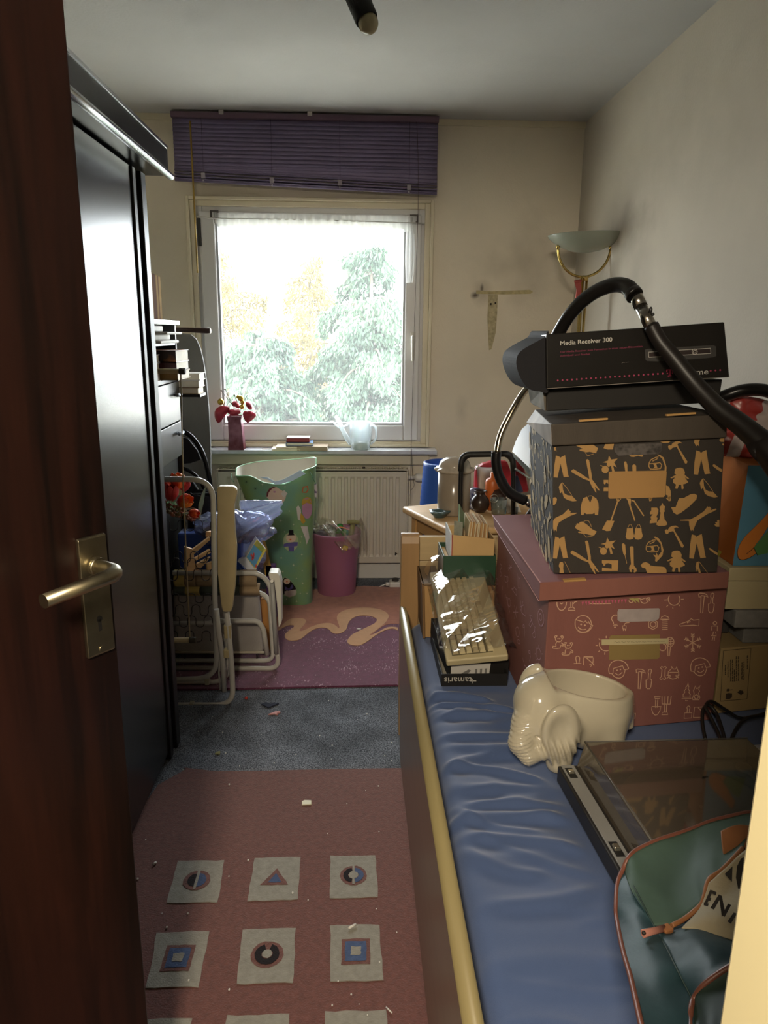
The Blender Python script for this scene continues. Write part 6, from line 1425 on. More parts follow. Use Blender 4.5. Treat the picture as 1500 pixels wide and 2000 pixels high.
# shield and broom
st_(ZE, [(208,345),(212,400),(240,450),(275,465),(310,450),(340,400),(348,345)], sm=3); cir(ZE, 275, 352, 18, 0, 180)
st_(ZE, [(412,345),(412,420)]); st_(ZE, [(440,345),(440,420)]); st_(ZE, [(372,465),(382,435),(410,420),(440,420),(465,435),(475,465)], True); st_(ZE, [(450,370),(465,345),(505,335)])
# boy
cir(ZE, 590, 665, 122, 200, 370); cir(ZE, 590, 670, 115, 10, 170, 1.0); st_(ZE, [(478,602),(560,625),(600,640),(625,620),(655,655),(665,625),(690,665),(728,682)]); st_(ZE, [(478,602),(475,680),(500,745),(545,785),(590,790)], sm=3); st_(ZE, [(735,682),(700,740),(650,780),(590,790)], sm=3)
for x_, y_ in ((562,672),(617,685)): cir(ZE, x_, y_, 7)
st_(ZE, [(520,708),(545,735),(585,750),(632,742)], sm=3)
# bulb, plug
st_(ZE, [(1090,538),(1050,535),(1015,565),(1010,600),(1035,640),(1040,668),(1095,668)], sm=3); st_(ZE, [(1030,690),(1105,690)]); st_(ZE, [(1045,712),(1075,712)]); st_(ZE, [(1195,690),(1200,665),(1225,650),(1270,645)], sm=3); st_(ZE, [(1172,692),(1222,692),(1220,740),(1172,735)], True); st_(ZE, [(1182,738),(1182,765)]); st_(ZE, [(1212,740),(1212,765)])
# bear, doll
def toy(ox, oy, s_=1.):
    q = lambda pts: [(ox+x*s_, oy+y*s_) for x, y in pts]
    cir(ZE, ox+235*s_, oy+45*s_, 42*s_, -60, 240, 1.15)
    st_(ZE, q([(195,35),(172,20),(185,0),(215,2)]), sm=2); st_(ZE, q([(262,5),(290,0),(300,25),(278,45)]), sm=2)
    st_(ZE, q([(205,90),(190,125),(195,155),(148,152),(145,172),(165,182),(250,180),(270,130),(295,150),(305,130),(270,100)]), sm=2)
    cir(ZE, ox+225*s_, oy+40*s_, 4); cir(ZE, ox+250*s_, oy+40*s_, 4)
toy(0, 840); toy(138, 938)
# sun behind label left, brush, paper
cir(ZE, 925, 965, 95, 60, 200); 
for a, b_ in (((775,980),(808,980)),((820,880),(842,902)),((930,840),(930,872)),((815,1075),(835,1055)),((910,1082),(908,1115))): st_(ZE, [a, b_])
st_(ZE, [(498,1240),(485,1180),(490,1145),(520,1138),(540,1160),(538,1190),(530,1240)], sm=2); st_(ZE, [(455,1245),(565,1245)]); st_(ZE, [(595,1265),(595,1160),(740,1160),(735,1240)]); st_(ZE, [(600,1145),(735,1145)]); st_(ZE, [(640,1162),(730,1240),(752,1272)]); st_(ZE, [(685,1260),(725,1265),(700,1290)])
# girl under the label
def girl(z, x, y, r_):
    st_(z, [(x-r_*1.0,y+r_*.45),(x-r_*1.05,y-.1*r_),(x-r_*.75,y-.75*r_),(x,y-r_),(x+.75*r_,y-.72*r_),(x+1.08*r_,y-.1*r_),(x+.85*r_,y),(x+.6*r_,y+.05*r_)], sm=3)
    st_(z, [(x-r_,y+.45*r_),(x-.6*r_,y+.45*r_),(x-.55*r_,y-.1*r_),(x+.45*r_,y-.4*r_),(x+.6*r_,y+.02*r_)]); st_(z, [(x-.72*r_,y+.5*r_),(x-.35*r_,y+.85*r_),(x+.1*r_,y+.95*r_),(x+.5*r_,y+.72*r_),(x+.72*r_,y+.1*r_)], sm=3); st_(z, [(x-.35*r_,y+.4*r_),(x,y+.62*r_),(x+.4*r_,y+.32*r_)], sm=3); cir(z, x-.15*r_, y+.1*r_, 5); cir(z, x+.22*r_, y+0*r_, 5)
girl(ZE, 1110, 1330, 135); girl(ZG, 1055, 235, 128)
# top row: stroller wheels, sun, hammer, screwdriver
cir(ZF2, 275, 290, 55, 20, 165); st_(ZF2, [(190,275),(240,290),(290,270),(345,290),(350,260)]); cir(ZF2, 330, 290, 25, 0, 360); cir(ZF2, 90, 305, 30, 0, 180); st_(ZE, [(680,365),(780,370),(900,368),(1000,365)])
cir(ZF2, 690, 290, 82, -40, 220)
for a, b_ in (((552,298),(592,296)),((785,290),(825,288)),((672,395),(674,425)),((585,392),(607,368)),((752,360),(775,384))): st_(ZF2, [a, b_])
def hammer(z, ox, oy):
    q = lambda pts: [(x+ox, y+oy) for x, y in pts]
    st_(z, q([(0,10),(5,55),(35,52),(35,35),(75,40),(100,42),(132,60),(115,25),(80,5),(20,0)]), True); st_(z, q([(35,42),(28,275),(55,280),(80,42)])); 
    st_(z, q([(175,10),(200,0),(215,15),(208,60),(200,65),(195,140),(215,145),(218,160),(205,250),(190,275),(160,275),(140,255),(138,150),(168,140),(175,65),(168,50)]), True)
hammer(ZF2, 1032, 202); hammer(ZG, 160, 262)
# nut, screw, shoe, little person, snowflake, spoon
for rr2 in (72, 38): st_(ZF2, [(395+rr2*.95*math.cos(math.radians(30+60*k)), 640+rr2*math.sin(math.radians(30+60*k))) for k in range(6)] if rr2 == 72 else [(398+rr2*math.cos(k*.52), 640+rr2*math.sin(k*.52)) for k in range(12)], True)
st_(ZF2, [(500,568),(515,535),(560,518),(605,535),(625,568)], True)
for k in range(6): st_(ZF2, [(520,582+k*26),(600,578+k*26)])
st_(ZF2, [(768,640),(775,662),(960,650),(1035,660),(1040,570),(960,582),(930,560),(890,590),(850,610),(800,625)], True); 
for k in range(3): st_(ZF2, [(868+k*18,600-k*9),(880+k*18,622-k*8)])
cir(ZF2, 1260, 622, 24); st_(ZF2, [(1215,725),(1215,662),(1295,662),(1292,730)]); st_(ZF2, [(1240,740),(1232,780),(1205,795),(1278,800),(1270,742)]); st_(ZF2, [(1235,812),(1220,865)]); st_(ZF2, [(1255,812),(1250,868)])
for k in range(6):
    a = math.radians(90+60*k); c_, s__ = math.cos(a), math.sin(a); X_, Y_ = 950, 895
    st_(ZF2, [(X_, Y_), (X_+122*c_, Y_-122*s__)])
    for t_ in (.58, .82):
        for dl in (-.75, .75): st_(ZF2, [(X_+122*t_*c_, Y_-122*t_*s__), (X_+122*t_*c_+34*math.cos(a+dl), Y_-122*t_*s__-34*math.sin(a+dl))])
cir(ZF2, 632, 885, 65, 0, 360, .85); st_(ZF2, [(600,940),(605,1080),(625,1080),(640,945)]); cir(ZF2, 530, 960, 48, -80, 160); 
for k in range(3): st_(ZF2, [(590,850+k*32),(675,845+k*32)])
for k in range(2): st_(ZF2, [(615+k*32,832),(608+k*32,935)])
# bone and cat, tree and rabbit, spade and fork, brush
st_(ZG, [(500,245),(515,225),(540,240),(565,225),(585,242),(565,265),(560,370),(578,395),(560,408),(530,395),(505,408),(488,395),(512,368),(520,270)], True); st_(ZG, [(605,345),(610,300),(650,258),(652,225),(680,262),(712,262),(722,228),(738,275),(755,310),(752,350),(720,390),(670,402),(625,385)], True); st_(ZG, [(585,350),(640,352)]); st_(ZG, [(710,348),(770,345)]); st_(ZG, [(590,390),(640,362)]); st_(ZG, [(712,360),(755,388)]); st_(ZG, [(625,310),(745,310)])
st_(ZG, [(882,455),(870,500),(850,520),(862,528),(830,570),(845,580),(812,625),(825,632),(795,678),(930,675),(905,632),(918,625),(892,580),(905,572),(882,525),(895,515)], True); st_(ZG, [(850,695),(850,705),(880,705)]); st_(ZG, [(815,655),(910,655)])
st_(ZG, [(960,560),(970,540),(985,495),(1000,535),(1015,535),(1055,490),(1035,545),(1045,575),(1030,600),(1050,660),(1040,690),(950,690),(945,670),(970,610)], True); cir(ZG, 1000, 650, 28)
st_(ZG, [(410,648),(500,650),(485,675),(425,672)], True); st_(ZG, [(432,690),(430,800),(455,800),(462,690)]); st_(ZG, [(378,785),(508,785),(490,850),(455,900),(425,905),(395,880),(378,830)], True, 0)
for k in range(4): st_(ZG, [(520+k*43,642),(522+k*38,750)])
st_(ZG, [(520,750),(640,752)]); st_(ZG, [(560,755),(556,860)]); st_(ZG, [(588,755),(582,860)]); st_(ZG, [(515,900),(530,865),(590,862),(605,898)], True)
st_(ZG, [(870,870),(875,820),(868,800),(890,775),(912,795),(905,825),(905,872)], sm=2); st_(ZG, [(835,875),(938,872),(932,945),(830,950)], True); st_(ZG, [(960,940),(975,795),(1085,790)]); st_(ZG, [(955,940),(1080,935)]); st_(ZG, [(1025,800),(1075,850)]); st_(ZG, [(108,880),(150,880),(145,950),(108,950)])
pr.build('icon_print', pink_line, pk2)['kind'] = 'stuff'
lbl = MB(); lbl.flatpoly(pf(ZE, [(1000,835),(1200,830),(1500,825),(1915,810),(1918,1180),(1880,1195),(965,1195)], .0012)) 
P = [at_plane(x, y, Fb[0]+fN*.0012, fN) for x, y in ((1193,1241),(1289,1239),(1288,1284),(1284,1287),(1189,1289),(1190,1246))]
MB().flatpoly(P).build('kraft_label', M('kraft_olive', '#8a7446', .75, var=.05, vs=12), pk2, solid=.0006)
P = [at_plane(x, y, Fb[0]+fN*.002, fN) for x, y in ((1175,1249),(1305,1247),(1305,1257),(1175,1260))]; MB().flatpoly(P).build('paper_strip', M('paper_strip', '#b9ab84', .7), pk2, solid=.0006)
hw_ = MB(); rnd = random.Random(2)
x_ = 1200
while x_ < 1298:
    l_ = rnd.uniform(5, 12); ribbon(hw_, [at_plane(x_+t*l_/8, 1254-.014*(x_-1200)+rnd.uniform(-1.2, 1.2), Fb[0]+fN*.0026, fN) for t in range(9)], .0006, fN); x_ += l_+2
hw_.build('handwriting', M('ink_pen', '#4a4030', .7), pk2)
P = [at_plane(x, y, Fb[0]+fN*.0015, fN) for x, y in ((1208,1190),(1287,1188),(1289,1192),(1287,1208),(1280,1213),(1212,1215),(1206,1211),(1206,1195))]; MB().flatpoly(P).build('handle_window', M('window_white', '#a79a96', .35, var=.1, vs=30), pk2, solid=.0006)
crm = M('crayon_pink', '#b5566c', .8); cr_y = M('crayon_yellow', '#a89a5c', .8); m = MB(); m2 = MB()
for k in range(14):
    x_ = 1136 + k*6.4; m.flatpoly([at_plane(a, b_, Fb[0]+fN*.0012, fN) for a, b_ in ((x_, 1175.5-.06*(x_-1136)),(x_+4.6, 1175-.06*(x_-1136)),(x_+2.4+rnd.uniform(-1,1), 1183-.06*(x_-1136)))])
for k in range(2): m2.flatpoly([at_plane(a, b_, Fb[0]+fN*.0012, fN) for a, b_ in ((1228+k*9,1169),(1238+k*9,1168),(1243+k*6,1178))])
m.build('crayon_mark', crm, pk2); m2.build('crayon_mark', cr_y, pk2)
# side print: the same kind of icons on the left board
sN = Vector((-1, 0, 0)); side = MB()
ZS = zoomed(950, 1090, 1083/130)
def ss(pts, closed=False, sm=0):
    P = [at_plane(x, y, Fb[0]+Vector((-.0012, 0, 0)), (Fb[3]-Fb[0]).cross(Vector((0,0,1))).normalized()) for x, y in ZS(pts)]
    P = smooth(P, sm, closed) if sm else P
    ribbon(side, P, .0024, (Fb[3]-Fb[0]).cross(Vector((0,0,1))).normalized(), 0, closed)
def so(x, y, rx, ry): ss([(x+rx*math.cos(k*.5236), y+ry*math.sin(k*.5236)+rx*.5*math.cos(k*.5236)) for k in range(12)], True)
so(885,970,50,140); so(880,960,22,55); ss([(850,1050),(890,1110),(930,1040)], False, 3); so(850,1560,38,95)
for k in range(8):
    a = k*PI/4; ss([(850+50*math.cos(a), 1560+120*math.sin(a)), (850+62*math.cos(a), 1560+148*math.sin(a))])
ss([(700,920),(745,950),(740,1000),(715,1040),(690,1090),(720,1120),(745,1060),(760,1090)], True); ss([(770,1100),(795,1130),(785,1180),(745,1240),(770,1300),(800,1280),(790,1210)], True)
ss([(545,800),(610,760),(640,950),(575,890)], True); ss([(560,690),(570,860)]); ss([(595,700),(560,850)]); ss([(410,500),(440,500),(450,470),(490,520),(490,610)], False); ss([(410,500),(490,610)])
ss([(500,250),(500,450)]); ss([(520,300),(520,480),(550,490),(545,340)], True); 
for k in range(3):
    a = k*PI/3; ss([(475+40*math.cos(a), 880+125*math.sin(a)), (475-40*math.cos(a), 880-125*math.sin(a))])
ss([(380,110),(400,210)]); ss([(350,160),(415,150)]); ss([(360,200),(410,120)]); ss([(225,90),(250,140),(225,200),(245,260),(230,300)], False, 3); ss([(320,640),(345,640),(350,780)]); so(370,720,22,70); ss([(312,590),(380,880)]); ss([(295,290),(330,300),(330,400),(300,380)], True); ss([(345,290),(350,480)]); so(345,340,12,40)
so(505,1200,32,80); ss([(480,1180),(500,1290)]); so(525,1360,20,35); ss([(610,1100),(625,1200),(610,1330)]); so(608,1110,14,26); ss([(705,1500),(720,1600),(700,1680)]); so(700,1530,14,24); ss([(590,1620),(610,1700),(630,1780)]); so(630,1800,22,50); so(800,1850,20,60); so(170,380,16,50); ss([(130,60),(150,110)]); ss([(265,450),(260,520)])
side.build('icon_print', M('print_pale_mauve', '#b58a94', .7), pk2)['kind'] = 'stuff'

# ---- black storage box with kraft coloured silhouettes
blkb = M('box_black_card', '#352f29', .75, var=.08, vs=6, bump=.1, bs=120, stretch=(6, 6, .5)); kr = M('print_kraft', '#a8824e', .7, var=.04, vs=20)
bb2 = thing('storage_box', 'black storage box with tan silhouettes standing on the dusty red box', 'box', (.67, 1.85, .874))
B0 = at(1081,1120,Z=.8745); B1 = at(1401,1118,Z=.8745); B2 = Vector((.872, 2.08, .8745)); B3 = Vector((.515, 2.08, .8745))
T0 = at(1079,868,Y=1.645); T1 = at(1416,852,Y=1.650); T2 = Vector((T1.x+.005, 2.08, T1.z-.002)); T3 = T0 + (B3-B0)*(2.08-T0.y)/(B3.y-B0.y)
MB().hexa([B0, B1, B2, B3, T0, T1, T2, T3]).build('body', blkb, bb2, bevel=.002)
l0, l1 = at(1079,871,Y=1.633), at(1420,855,Y=1.640); h0, h1 = at(1077,829,Y=1.633), at(1421,809,Y=1.640)
lBL = Vector((l0.x+.048, 2.10, l0.z-.002)); lBR = Vector((l1.x+.008, 2.10, l1.z)); hBL = at(1046,800,Y=2.10); hBR = Vector((h1.x+.008, 2.10, h1.z-.004)); hBL = Vector((hBL.x, 2.10, hBL.z+.0))
MB().hexa([l0, l1, lBR, lBL, h0, h1, hBR, hBL]).build('lid', M('lid_black_card', '#453d34', .6, var=.12, vs=5, bump=.15, bs=120, stretch=(6, 6, .5)), bb2, bevel=.0025)
for (xa, ya, xb, yb) in ((1132,822,1187,818),(1302,811,1359,807)):
    a, b_ = at(xa, ya, Y=1.632), at(xb, yb, Y=1.637); MB().hexa([a+Vector((0,-.001,-.002)), b_+Vector((0,-.001,-.002)), b_+Vector((0,.008,-.002)), a+Vector((0,.008,-.002)), a+Vector((0,-.001,.002)), b_+Vector((0,-.001,.002)), b_+Vector((0,.008,.002)), a+Vector((0,.008,.002))]).build('lid_tab', kraft_e, bb2)
bN = (B1-B0).cross(T0-B0).normalized(); bN = -bN if bN.y > 0 else bN
ZA, ZBq, ZC_, ZD = zoomed(1040, 780, 7.5), zoomed(1220, 780, 1500/220), zoomed(1040, 960, 7.5), zoomed(1220, 960, 1500/220)
SIL = []
def sil(z, pts, sm=0):
    P = [at_plane(x, y, B0+bN*.0007, bN) for x, y in z(pts)]
    if sm: P = smooth(P, sm, True)
    SIL.append(P)
def sl_(z, pts, w_=.0016):
    P = [at_plane(x, y, B0+bN*.0007, bN) for x, y in z(pts)]; m = MB(); ribbon(m, P, w_, bN); 
    for f in m.f: SIL.append([Vector(m.v[i]) for i in f])
def trousers(z, ox, oy, s_=1.): sil(z, [(ox+x*s_, oy+y*s_) for x, y in ((25,5),(75,20),(90,40),(120,20),(165,0),(215,310),(225,330),(145,340),(95,130),(50,345),(-10,340),(0,170))])
def shears(z, ox, oy, s_=1.):
    q = lambda p: [(ox+x*s_, oy+y*s_) for x, y in p]
    sil(z, q([(0,170),(30,145),(130,205),(240,280),(265,290),(250,200),(215,10),(245,0),(262,20),(300,235),(300,290),(360,370),(420,460),(400,460),(345,400),(370,490),(355,485),(300,400),(265,320),(180,290),(110,250),(10,195)]))
def heel(z, ox, oy, s_=1., cut=False):
    q = lambda p: [(ox+x*s_, oy+y*s_) for x, y in p]
    sil(z, q([(20,30),(50,0),(55,40),(62,110),(85,165),(130,190),(190,195),(230,235),(262,272),(210,280),(130,260),(75,225),(45,130),(30,160),(18,155),(12,120),(0,70)])); sl_(z, q([(50,4),(120,85),(190,190)]), .0012)
def cat(z, ox, oy, s_=1.): sil(z, [(ox+x*s_, oy+y*s_) for x, y in ((0,135),(95,130),(125,130),(200,90),(290,30),(340,-35),(345,-20),(360,-30),(385,-5),(375,15),(440,-5),(452,5),(400,35),(340,60),(270,105),(210,145),(190,190),(165,250),(160,275),(145,245),(135,275),(120,240),(110,200),(108,150),(90,148),(0,145))])
def hammer_s(z, ox, oy, s_=1.): sil(z, [(ox+x*s_, oy+y*s_) for x, y in ((0,60),(20,45),(40,55),(60,20),(100,0),(150,-5),(195,25),(150,20),(125,35),(145,85),(260,270),(245,295),(225,290),(180,200),(115,70),(75,80),(55,85),(45,105),(20,110),(5,90))])
def doll(z, ox, oy, s_=1.): sil(z, [(ox+x*s_, oy+y*s_) for x, y in ((60,50),(65,20),(95,5),(140,0),(175,15),(195,60),(190,95),(250,145),(240,155),(195,130),(215,160),(240,195),(205,215),(170,225),(180,280),(160,290),(150,285),(145,230),(115,230),(95,285),(65,280),(75,225),(40,205),(35,165),(65,130),(10,145),(0,135),(80,95),(55,80))])
def palm(z, ox, oy, s_=1.):
    q = lambda p: [(ox+x*s_, oy+y*s_) for x, y in p]
    sil(z, q([(110,0),(145,60),(240,45),(185,100),(225,175),(170,145),(195,245),(160,250),(140,150),(105,170),(75,140),(85,110),(15,100),(95,75)])); sil(z, [(ox+(55+52*math.cos(k*.4))*s_, oy+(205+55*math.sin(k*.4))*s_) for k in range(16)]); sl_(z, q([(30,165),(0,150),(-15,145)]), .0018)
def glove(z, ox, oy, s_=1.):
    q = lambda p: [(ox+x*s_, oy+y*s_) for x, y in p]
    sil(z, q([(0,85),(20,75),(10,60),(30,55),(25,35),(60,40),(70,15),(110,10),(170,50),(240,110),(265,130),(320,155),(285,210),(250,215),(160,190),(100,185),(50,175),(45,160),(70,155),(110,160),(60,140),(10,110)])); sl_(z, q([(125,10),(160,-5),(200,0),(230,50),(240,90)]), .0012); sl_(z, q([(125,190),(165,240),(265,220)]), .0012)
trousers(ZA, 320, 818, .95); trousers(ZC_, 310, 655, .95); trousers(ZBq, 930, 675, .95); trousers(ZD, 870, 565, .95)
shears(ZA, 568, 875); shears(ZC_, 555, 718); heel(ZA, 385, 1215); heel(ZBq, 1000, 1050, .92); sil(ZC_, [(400,1035),(440,1030),(455,1060),(450,1130),(460,1195),(395,1195),(400,1130),(385,1090)]); sil(ZD, [(955,945),(985,930),(990,990),(1015,1085),(985,1085),(975,1030),(962,1075),(945,1000)]); sl_(ZD, [(990,932),(1050,1010),(1105,1085)], .001); sl_(ZC_, [(470,1025),(510,1100),(555,1195)], .001)
sil(ZC_, [(302,430),(330,390),(450,330),(525,255),(540,275),(560,290),(555,315),(650,310),(640,325),(560,355),(470,400),(385,455),(360,520),(355,585),(330,560),(318,590),(302,540)]); sil(ZC_, [(302,90),(340,85),(360,110),(350,160),(325,195),(302,200)])
cat(ZD, 740, 232, 1.08); hammer_s(ZBq, 578, 562); hammer_s(ZD, 535, 458, .98); doll(ZBq, 608, 908); doll(ZD, 565, 785)
palm(ZA, 1010, 822); palm(ZC_, 985, 672, .98); glove(ZC_, 622, 430)
sil(ZA, [(640,680),(680,675),(890,665),(960,715),(930,790),(890,780),(840,768),(790,775),(690,750),(690,735),(740,725)]); sl_(ZA, [(770,775),(805,828),(895,800)], .0012); sil(ZA, [(1040,715),(1065,655),(1195,652),(1175,735),(1100,735)]); sil(ZA, [(315,700),(345,700),(340,720),(355,765),(335,745),(320,750)])
sil(ZBq, [(930,535),(1005,533),(985,575),(995,628),(970,605),(955,625),(925,575)]); sil(ZBq, [(470,565),(615,555),(580,580),(520,582)]); sil(ZBq, [(1258,540),(1280,518),(1325,515),(1325,568),(1280,565)]); sil(ZBq, [(1175,870),(1195,865),(1300,935),(1295,970),(1240,940),(1175,890)]); sil(ZD, [(1115,760),(1135,750),(1240,820),(1238,850),(1180,815)])
sil(ZBq, [(1300,590),(1318,590),(1325,605),(1312,615),(1298,607)]); sil(ZD, [(1195,440),(1215,430),(1205,410),(1235,405),(1230,385),(1262,378),(1262,470),(1215,468)])
# jacket, spade, slippers, chess, shoe, sewing machine, screwdriver, wrench, mask, sheep
sil(ZC_, [(745,95),(800,75),(845,165),(885,70),(935,100),(965,170),(970,240),(960,345),(915,342),(910,315),(905,215),(915,310),(880,328),(790,330),(760,310),(755,215),(760,320),(745,345),(710,342),(705,240),(720,170)])
sl_(ZC_, [(815,80),(825,65),(865,62),(885,75)], .0014); sl_(ZC_, [(1260,110),(1150,430)], .0034); sil(ZC_, [(1090,425),(1200,430),(1140,575),(1085,580),(1020,555)]); sl_(ZC_, [(1235,105),(1245,160)], .002); sl_(ZC_, [(1295,105),(1255,150)], .002)
sil(ZD, [(20,90),(80,95),(85,130),(80,180),(145,385),(130,395),(60,190),(45,130)]); sl_(ZD, [(90,115),(130,130),(145,160),(255,325)], .003)
for ox in (0, 113):
    sil(ZD, [(30+ox,490),(110+ox,488),(115+ox,540),(128+ox,590),(110+ox,630),(70+ox,642),(30+ox,635),(12+ox,600),(25+ox,540)]); sl_(ZD, [(40+ox,488),(60+ox,445),(85+ox,440),(105+ox,488)], .0012)
sil(ZD, [(355,215),(430,215),(450,240),(445,290),(420,340),(440,350),(432,375),(430,415),(335,425),(335,395),(355,370),(345,340),(375,300),(345,305),(335,285),(355,250)]); sil(ZD, [(495,150),(510,160),(515,185),(540,195),(530,240),(535,265),(520,280),(530,370),(560,405),(568,440),(540,455),(450,458),(420,440),(430,410),(465,370),(478,280),(465,265),(472,240),(462,205),(490,185)])
sil(ZD, [(618,210),(680,205),(700,150),(725,90),(790,85),(880,35),(930,30),(965,50),(955,105),(860,200),(740,290),(695,308),(650,280)])
sil(ZC_, [(1018,1005),(1258,1008),(1250,1160),(1018,1162),(1020,1115),(1160,1130),(1160,1070),(1120,1050),(1075,1055),(1060,1090),(1040,1090),(1035,1060),(1018,1050)]); sil(ZA, [(1042,1180),(1110,1180),(1110,1240),(1080,1215),(1062,1250),(1045,1235)]); sil(ZA, [(1045,1290),(1110,1290),(1110,1345),(1040,1345)])
sil(ZC_, [(1310,765),(1335,758),(1358,780),(1365,880),(1372,915),(1345,935),(1330,910),(1315,840)]); sl_(ZC_, [(1355,925),(1380,1055)], .0014); sil(ZA, [(1340,915),(1370,908),(1390,960),(1392,1055),(1360,1055),(1345,970)])
sil(ZD, [(68,745),(80,730),(105,730),(118,745),(122,960),(125,990),(155,1020),(162,1060),(135,1080),(120,1075),(128,1045),(105,1030),(90,1050),(95,1075),(75,1070),(58,1030),(65,990),(85,970)]); sil(ZBq, [(102,880),(115,868),(140,868),(153,885),(155,960),(105,960)])
def mask(z, ox, oy, s_=1.):
    q = lambda p: [(ox+x*s_, oy+y*s_) for x, y in p]
    sl_(z, q([(5,100),(0,150),(20,185),(80,190),(160,180),(175,130),(150,100),(90,110),(20,115),(5,100)]), .0022); sl_(z, q([(5,100),(30,60),(90,30),(130,20),(110,50),(50,80)]), .0022); sil(z, q([(60,120),(100,115),(110,150),(120,175),(60,178),(80,150)]))
mask(ZBq, 322, 745, .98); mask(ZD, 285, 620, .98)
sil(ZD, [(385,605),(410,600),(455,625),(490,680),(518,780),(505,850),(465,895),(425,935),(405,925),(410,880),(380,840),(415,850),(425,815),(445,860),(490,800),(480,700),(440,655)]); sil(ZBq, [(430,735),(470,738),(520,775),(558,900),(555,960),(530,955),(535,890),(500,790)])
sil(ZD, [(212,985),(240,950),(280,940),(320,955),(345,985),(400,995),(500,1000),(540,1010),(558,1050),(558,1085),(300,1085),(275,1020),(235,1015)]); sil(ZBq, [(550,1145),(590,1160),(612,1220),(615,1290),(600,1340),(570,1320),(575,1280),(548,1270)]); sil(ZBq, [(330,1310),(375,1305),(360,1340),(325,1335)]); sil(ZD, [(322,90),(372,85),(355,125),(330,130)]); sil(ZD, [(550,90),(610,60),(620,120),(590,130)])
sil(ZBq, [(60,745),(250,738),(235,765),(205,760),(180,750),(125,768),(85,765)])
sp2_ = MB()
for P in SIL: sp2_.flatpoly(P)
sp2_.build('silhouette_print', kr, bb2)
PL = [at_plane(x, y, B0+bN*.0014, bN) for x, y in ((1189,922),(1192,921),(1299,919),(1302,922),(1299,968),(1296,971),(1191,974),(1188,971))]; MB().flatpoly(PL).build('kraft_label', M('kraft_panel', '#a17a48', .75, var=.04, vs=9), bb2, solid=.0006)
PH = [at_plane(x, y, B0+bN*.0014, bN) for x, y in ((1200,868),(1292,866),(1293,880),(1286,887),(1207,890),(1200,882))]; MB().flatpoly(PH).build('handle_hole', M('hole_dark_mix', '#1d1916', .5, col2='#5a5450', vs=60, contrast=(.45, .7)), bb2, solid=.0006)
# the same silhouettes wrapped on its left side
su = MB(); W_ = (B1-B0).length; dL = Vector((0, 1, 0)); e_x = (B1-B0).normalized(); e_z = (T0-B0).normalized()
for P in SIL:
    out = []
    for p in P:
        a = (p-B0).dot(e_x); b_ = (p-B0).dot(e_z); f_ = a/W_; t_ = b_/(T0-B0).length
        out.append(lerp(lerp(B3, B0, f_), lerp(T3, T0, f_), t_) + Vector((-.0016, 0, 0)))
    su.flatpoly(out)
su.build('silhouette_print', M('print_cream_side', '#c2ad84', .7), bb2)
lf_ = MB(); lf_.hexa([l0+Vector((-.0012,0,0)), l0+Vector((-.0004,0,0)), lBL+Vector((-.0004,0,0)), lBL+Vector((-.0012,0,0)), h0+Vector((-.0012,0,0)), h0+Vector((-.0004,0,0)), hBL+Vector((-.0004,0,0)), hBL+Vector((-.0012,0,0))]); lf_.build('lid_side', M('lid_side_worn', '#6b5d50', .6, col2='#a3907c', vs=7), bb2)
# ================================================================ ON TOP OF THE BOXES
card_k = M('card_gloss_black', '#1d1a17', .34, var=.12, vs=6, spec=.45); card_m = M('card_dull_black', '#211e1b', .55, var=.15, vs=6)
rv = thing('receiver_box', 'black receiver carton with white and magenta lettering atop the stack', 'box', (.68, 1.82, 1.24))
YR = 1.76; zb_ = 1.2285
a, b_, c_, d_ = at(1068,803,Y=1.80), at(1404,786,Y=1.80), at(1411,741,Y=1.80), at(1067,762,Y=1.80)
zlo = a.z; bk_ = Vector((.004, .17, 0))
MB().hexa([a, b_, b_+bk_, a+bk_, d_, c_, c_+bk_, d_+bk_]).build('lower_tray', card_m, rv, bevel=.002)
TLr, TRr, BRr, BLr = at(1067,653,Y=YR), at(1415,629,Y=YR), at(1425,736,Y=YR), at(1068,759,Y=YR)
bk2 = Vector((.004, .205, -.004))
MB().hexa([BLr, BRr, BRr+bk2, BLr+bk2, TLr, TRr, TRr+bk2, TLr+bk2]).build('sleeve', card_k, rv, bevel=.0025)
e_ = MB(); e_.tube([BLr+Vector((0,-.0005,0)), BRr+Vector((0,-.0005,0))], .0008, 5); e_.build('worn_edge', M('edge_wear', '#8f877c', .7), rv)
rN = (BRr-BLr).cross(TLr-BLr).normalized(); rN = -rN if rN.y > 0 else rN
ZR = zoomed(1080, 640, 1500/350)
def rp_(x, y, off=.0008): px, py = ZR([(x, y)])[0]; return at_plane(px, py, BLr + rN*off, rN)
def rtext(body, x0, y0, x1, y1, hpx, mat, bold=0.):
    o = rp_(x0, y0); e = rp_(x1, y1); u = (e-o); wdt = u.length; u = u.normalized(); v = -u.cross(rN).normalized() if u.cross(rN).z < 0 else u.cross(rN).normalized()
    h_ = (rp_(x0, y0-hpx) - o).length
    return text_mesh(body, o, u, v, h_/.70, None, 0, bold, wdt).build('lettering', mat, rv)
wi = M('ink_offwhite', '#c2bdb4', .5); mg = M('ink_magenta', '#9c3a58', .5); mg2 = M('ink_magenta_dull', '#7c3048', .5)
rtext('Media Receiver 300', 58, 148, 496, 115, 36, wi, .012)
rtext('Der Media Receiver zum Fernsehen in einer neuen Dimension', 60, 212, 748, 163, 16, mg2, .01); rtext('individuell und flexibel', 60, 243, 310, 226, 15, mg2, .01)
dm = MB()
for k in range(23):
    x_ = 40 + 39.9*k; y_ = 442 - 58*k/22.; P = [rp_(x_+8*math.cos(j*PI/4), y_+8*math.sin(j*PI/4)) for j in range(8)]; dm.flatpoly(P)
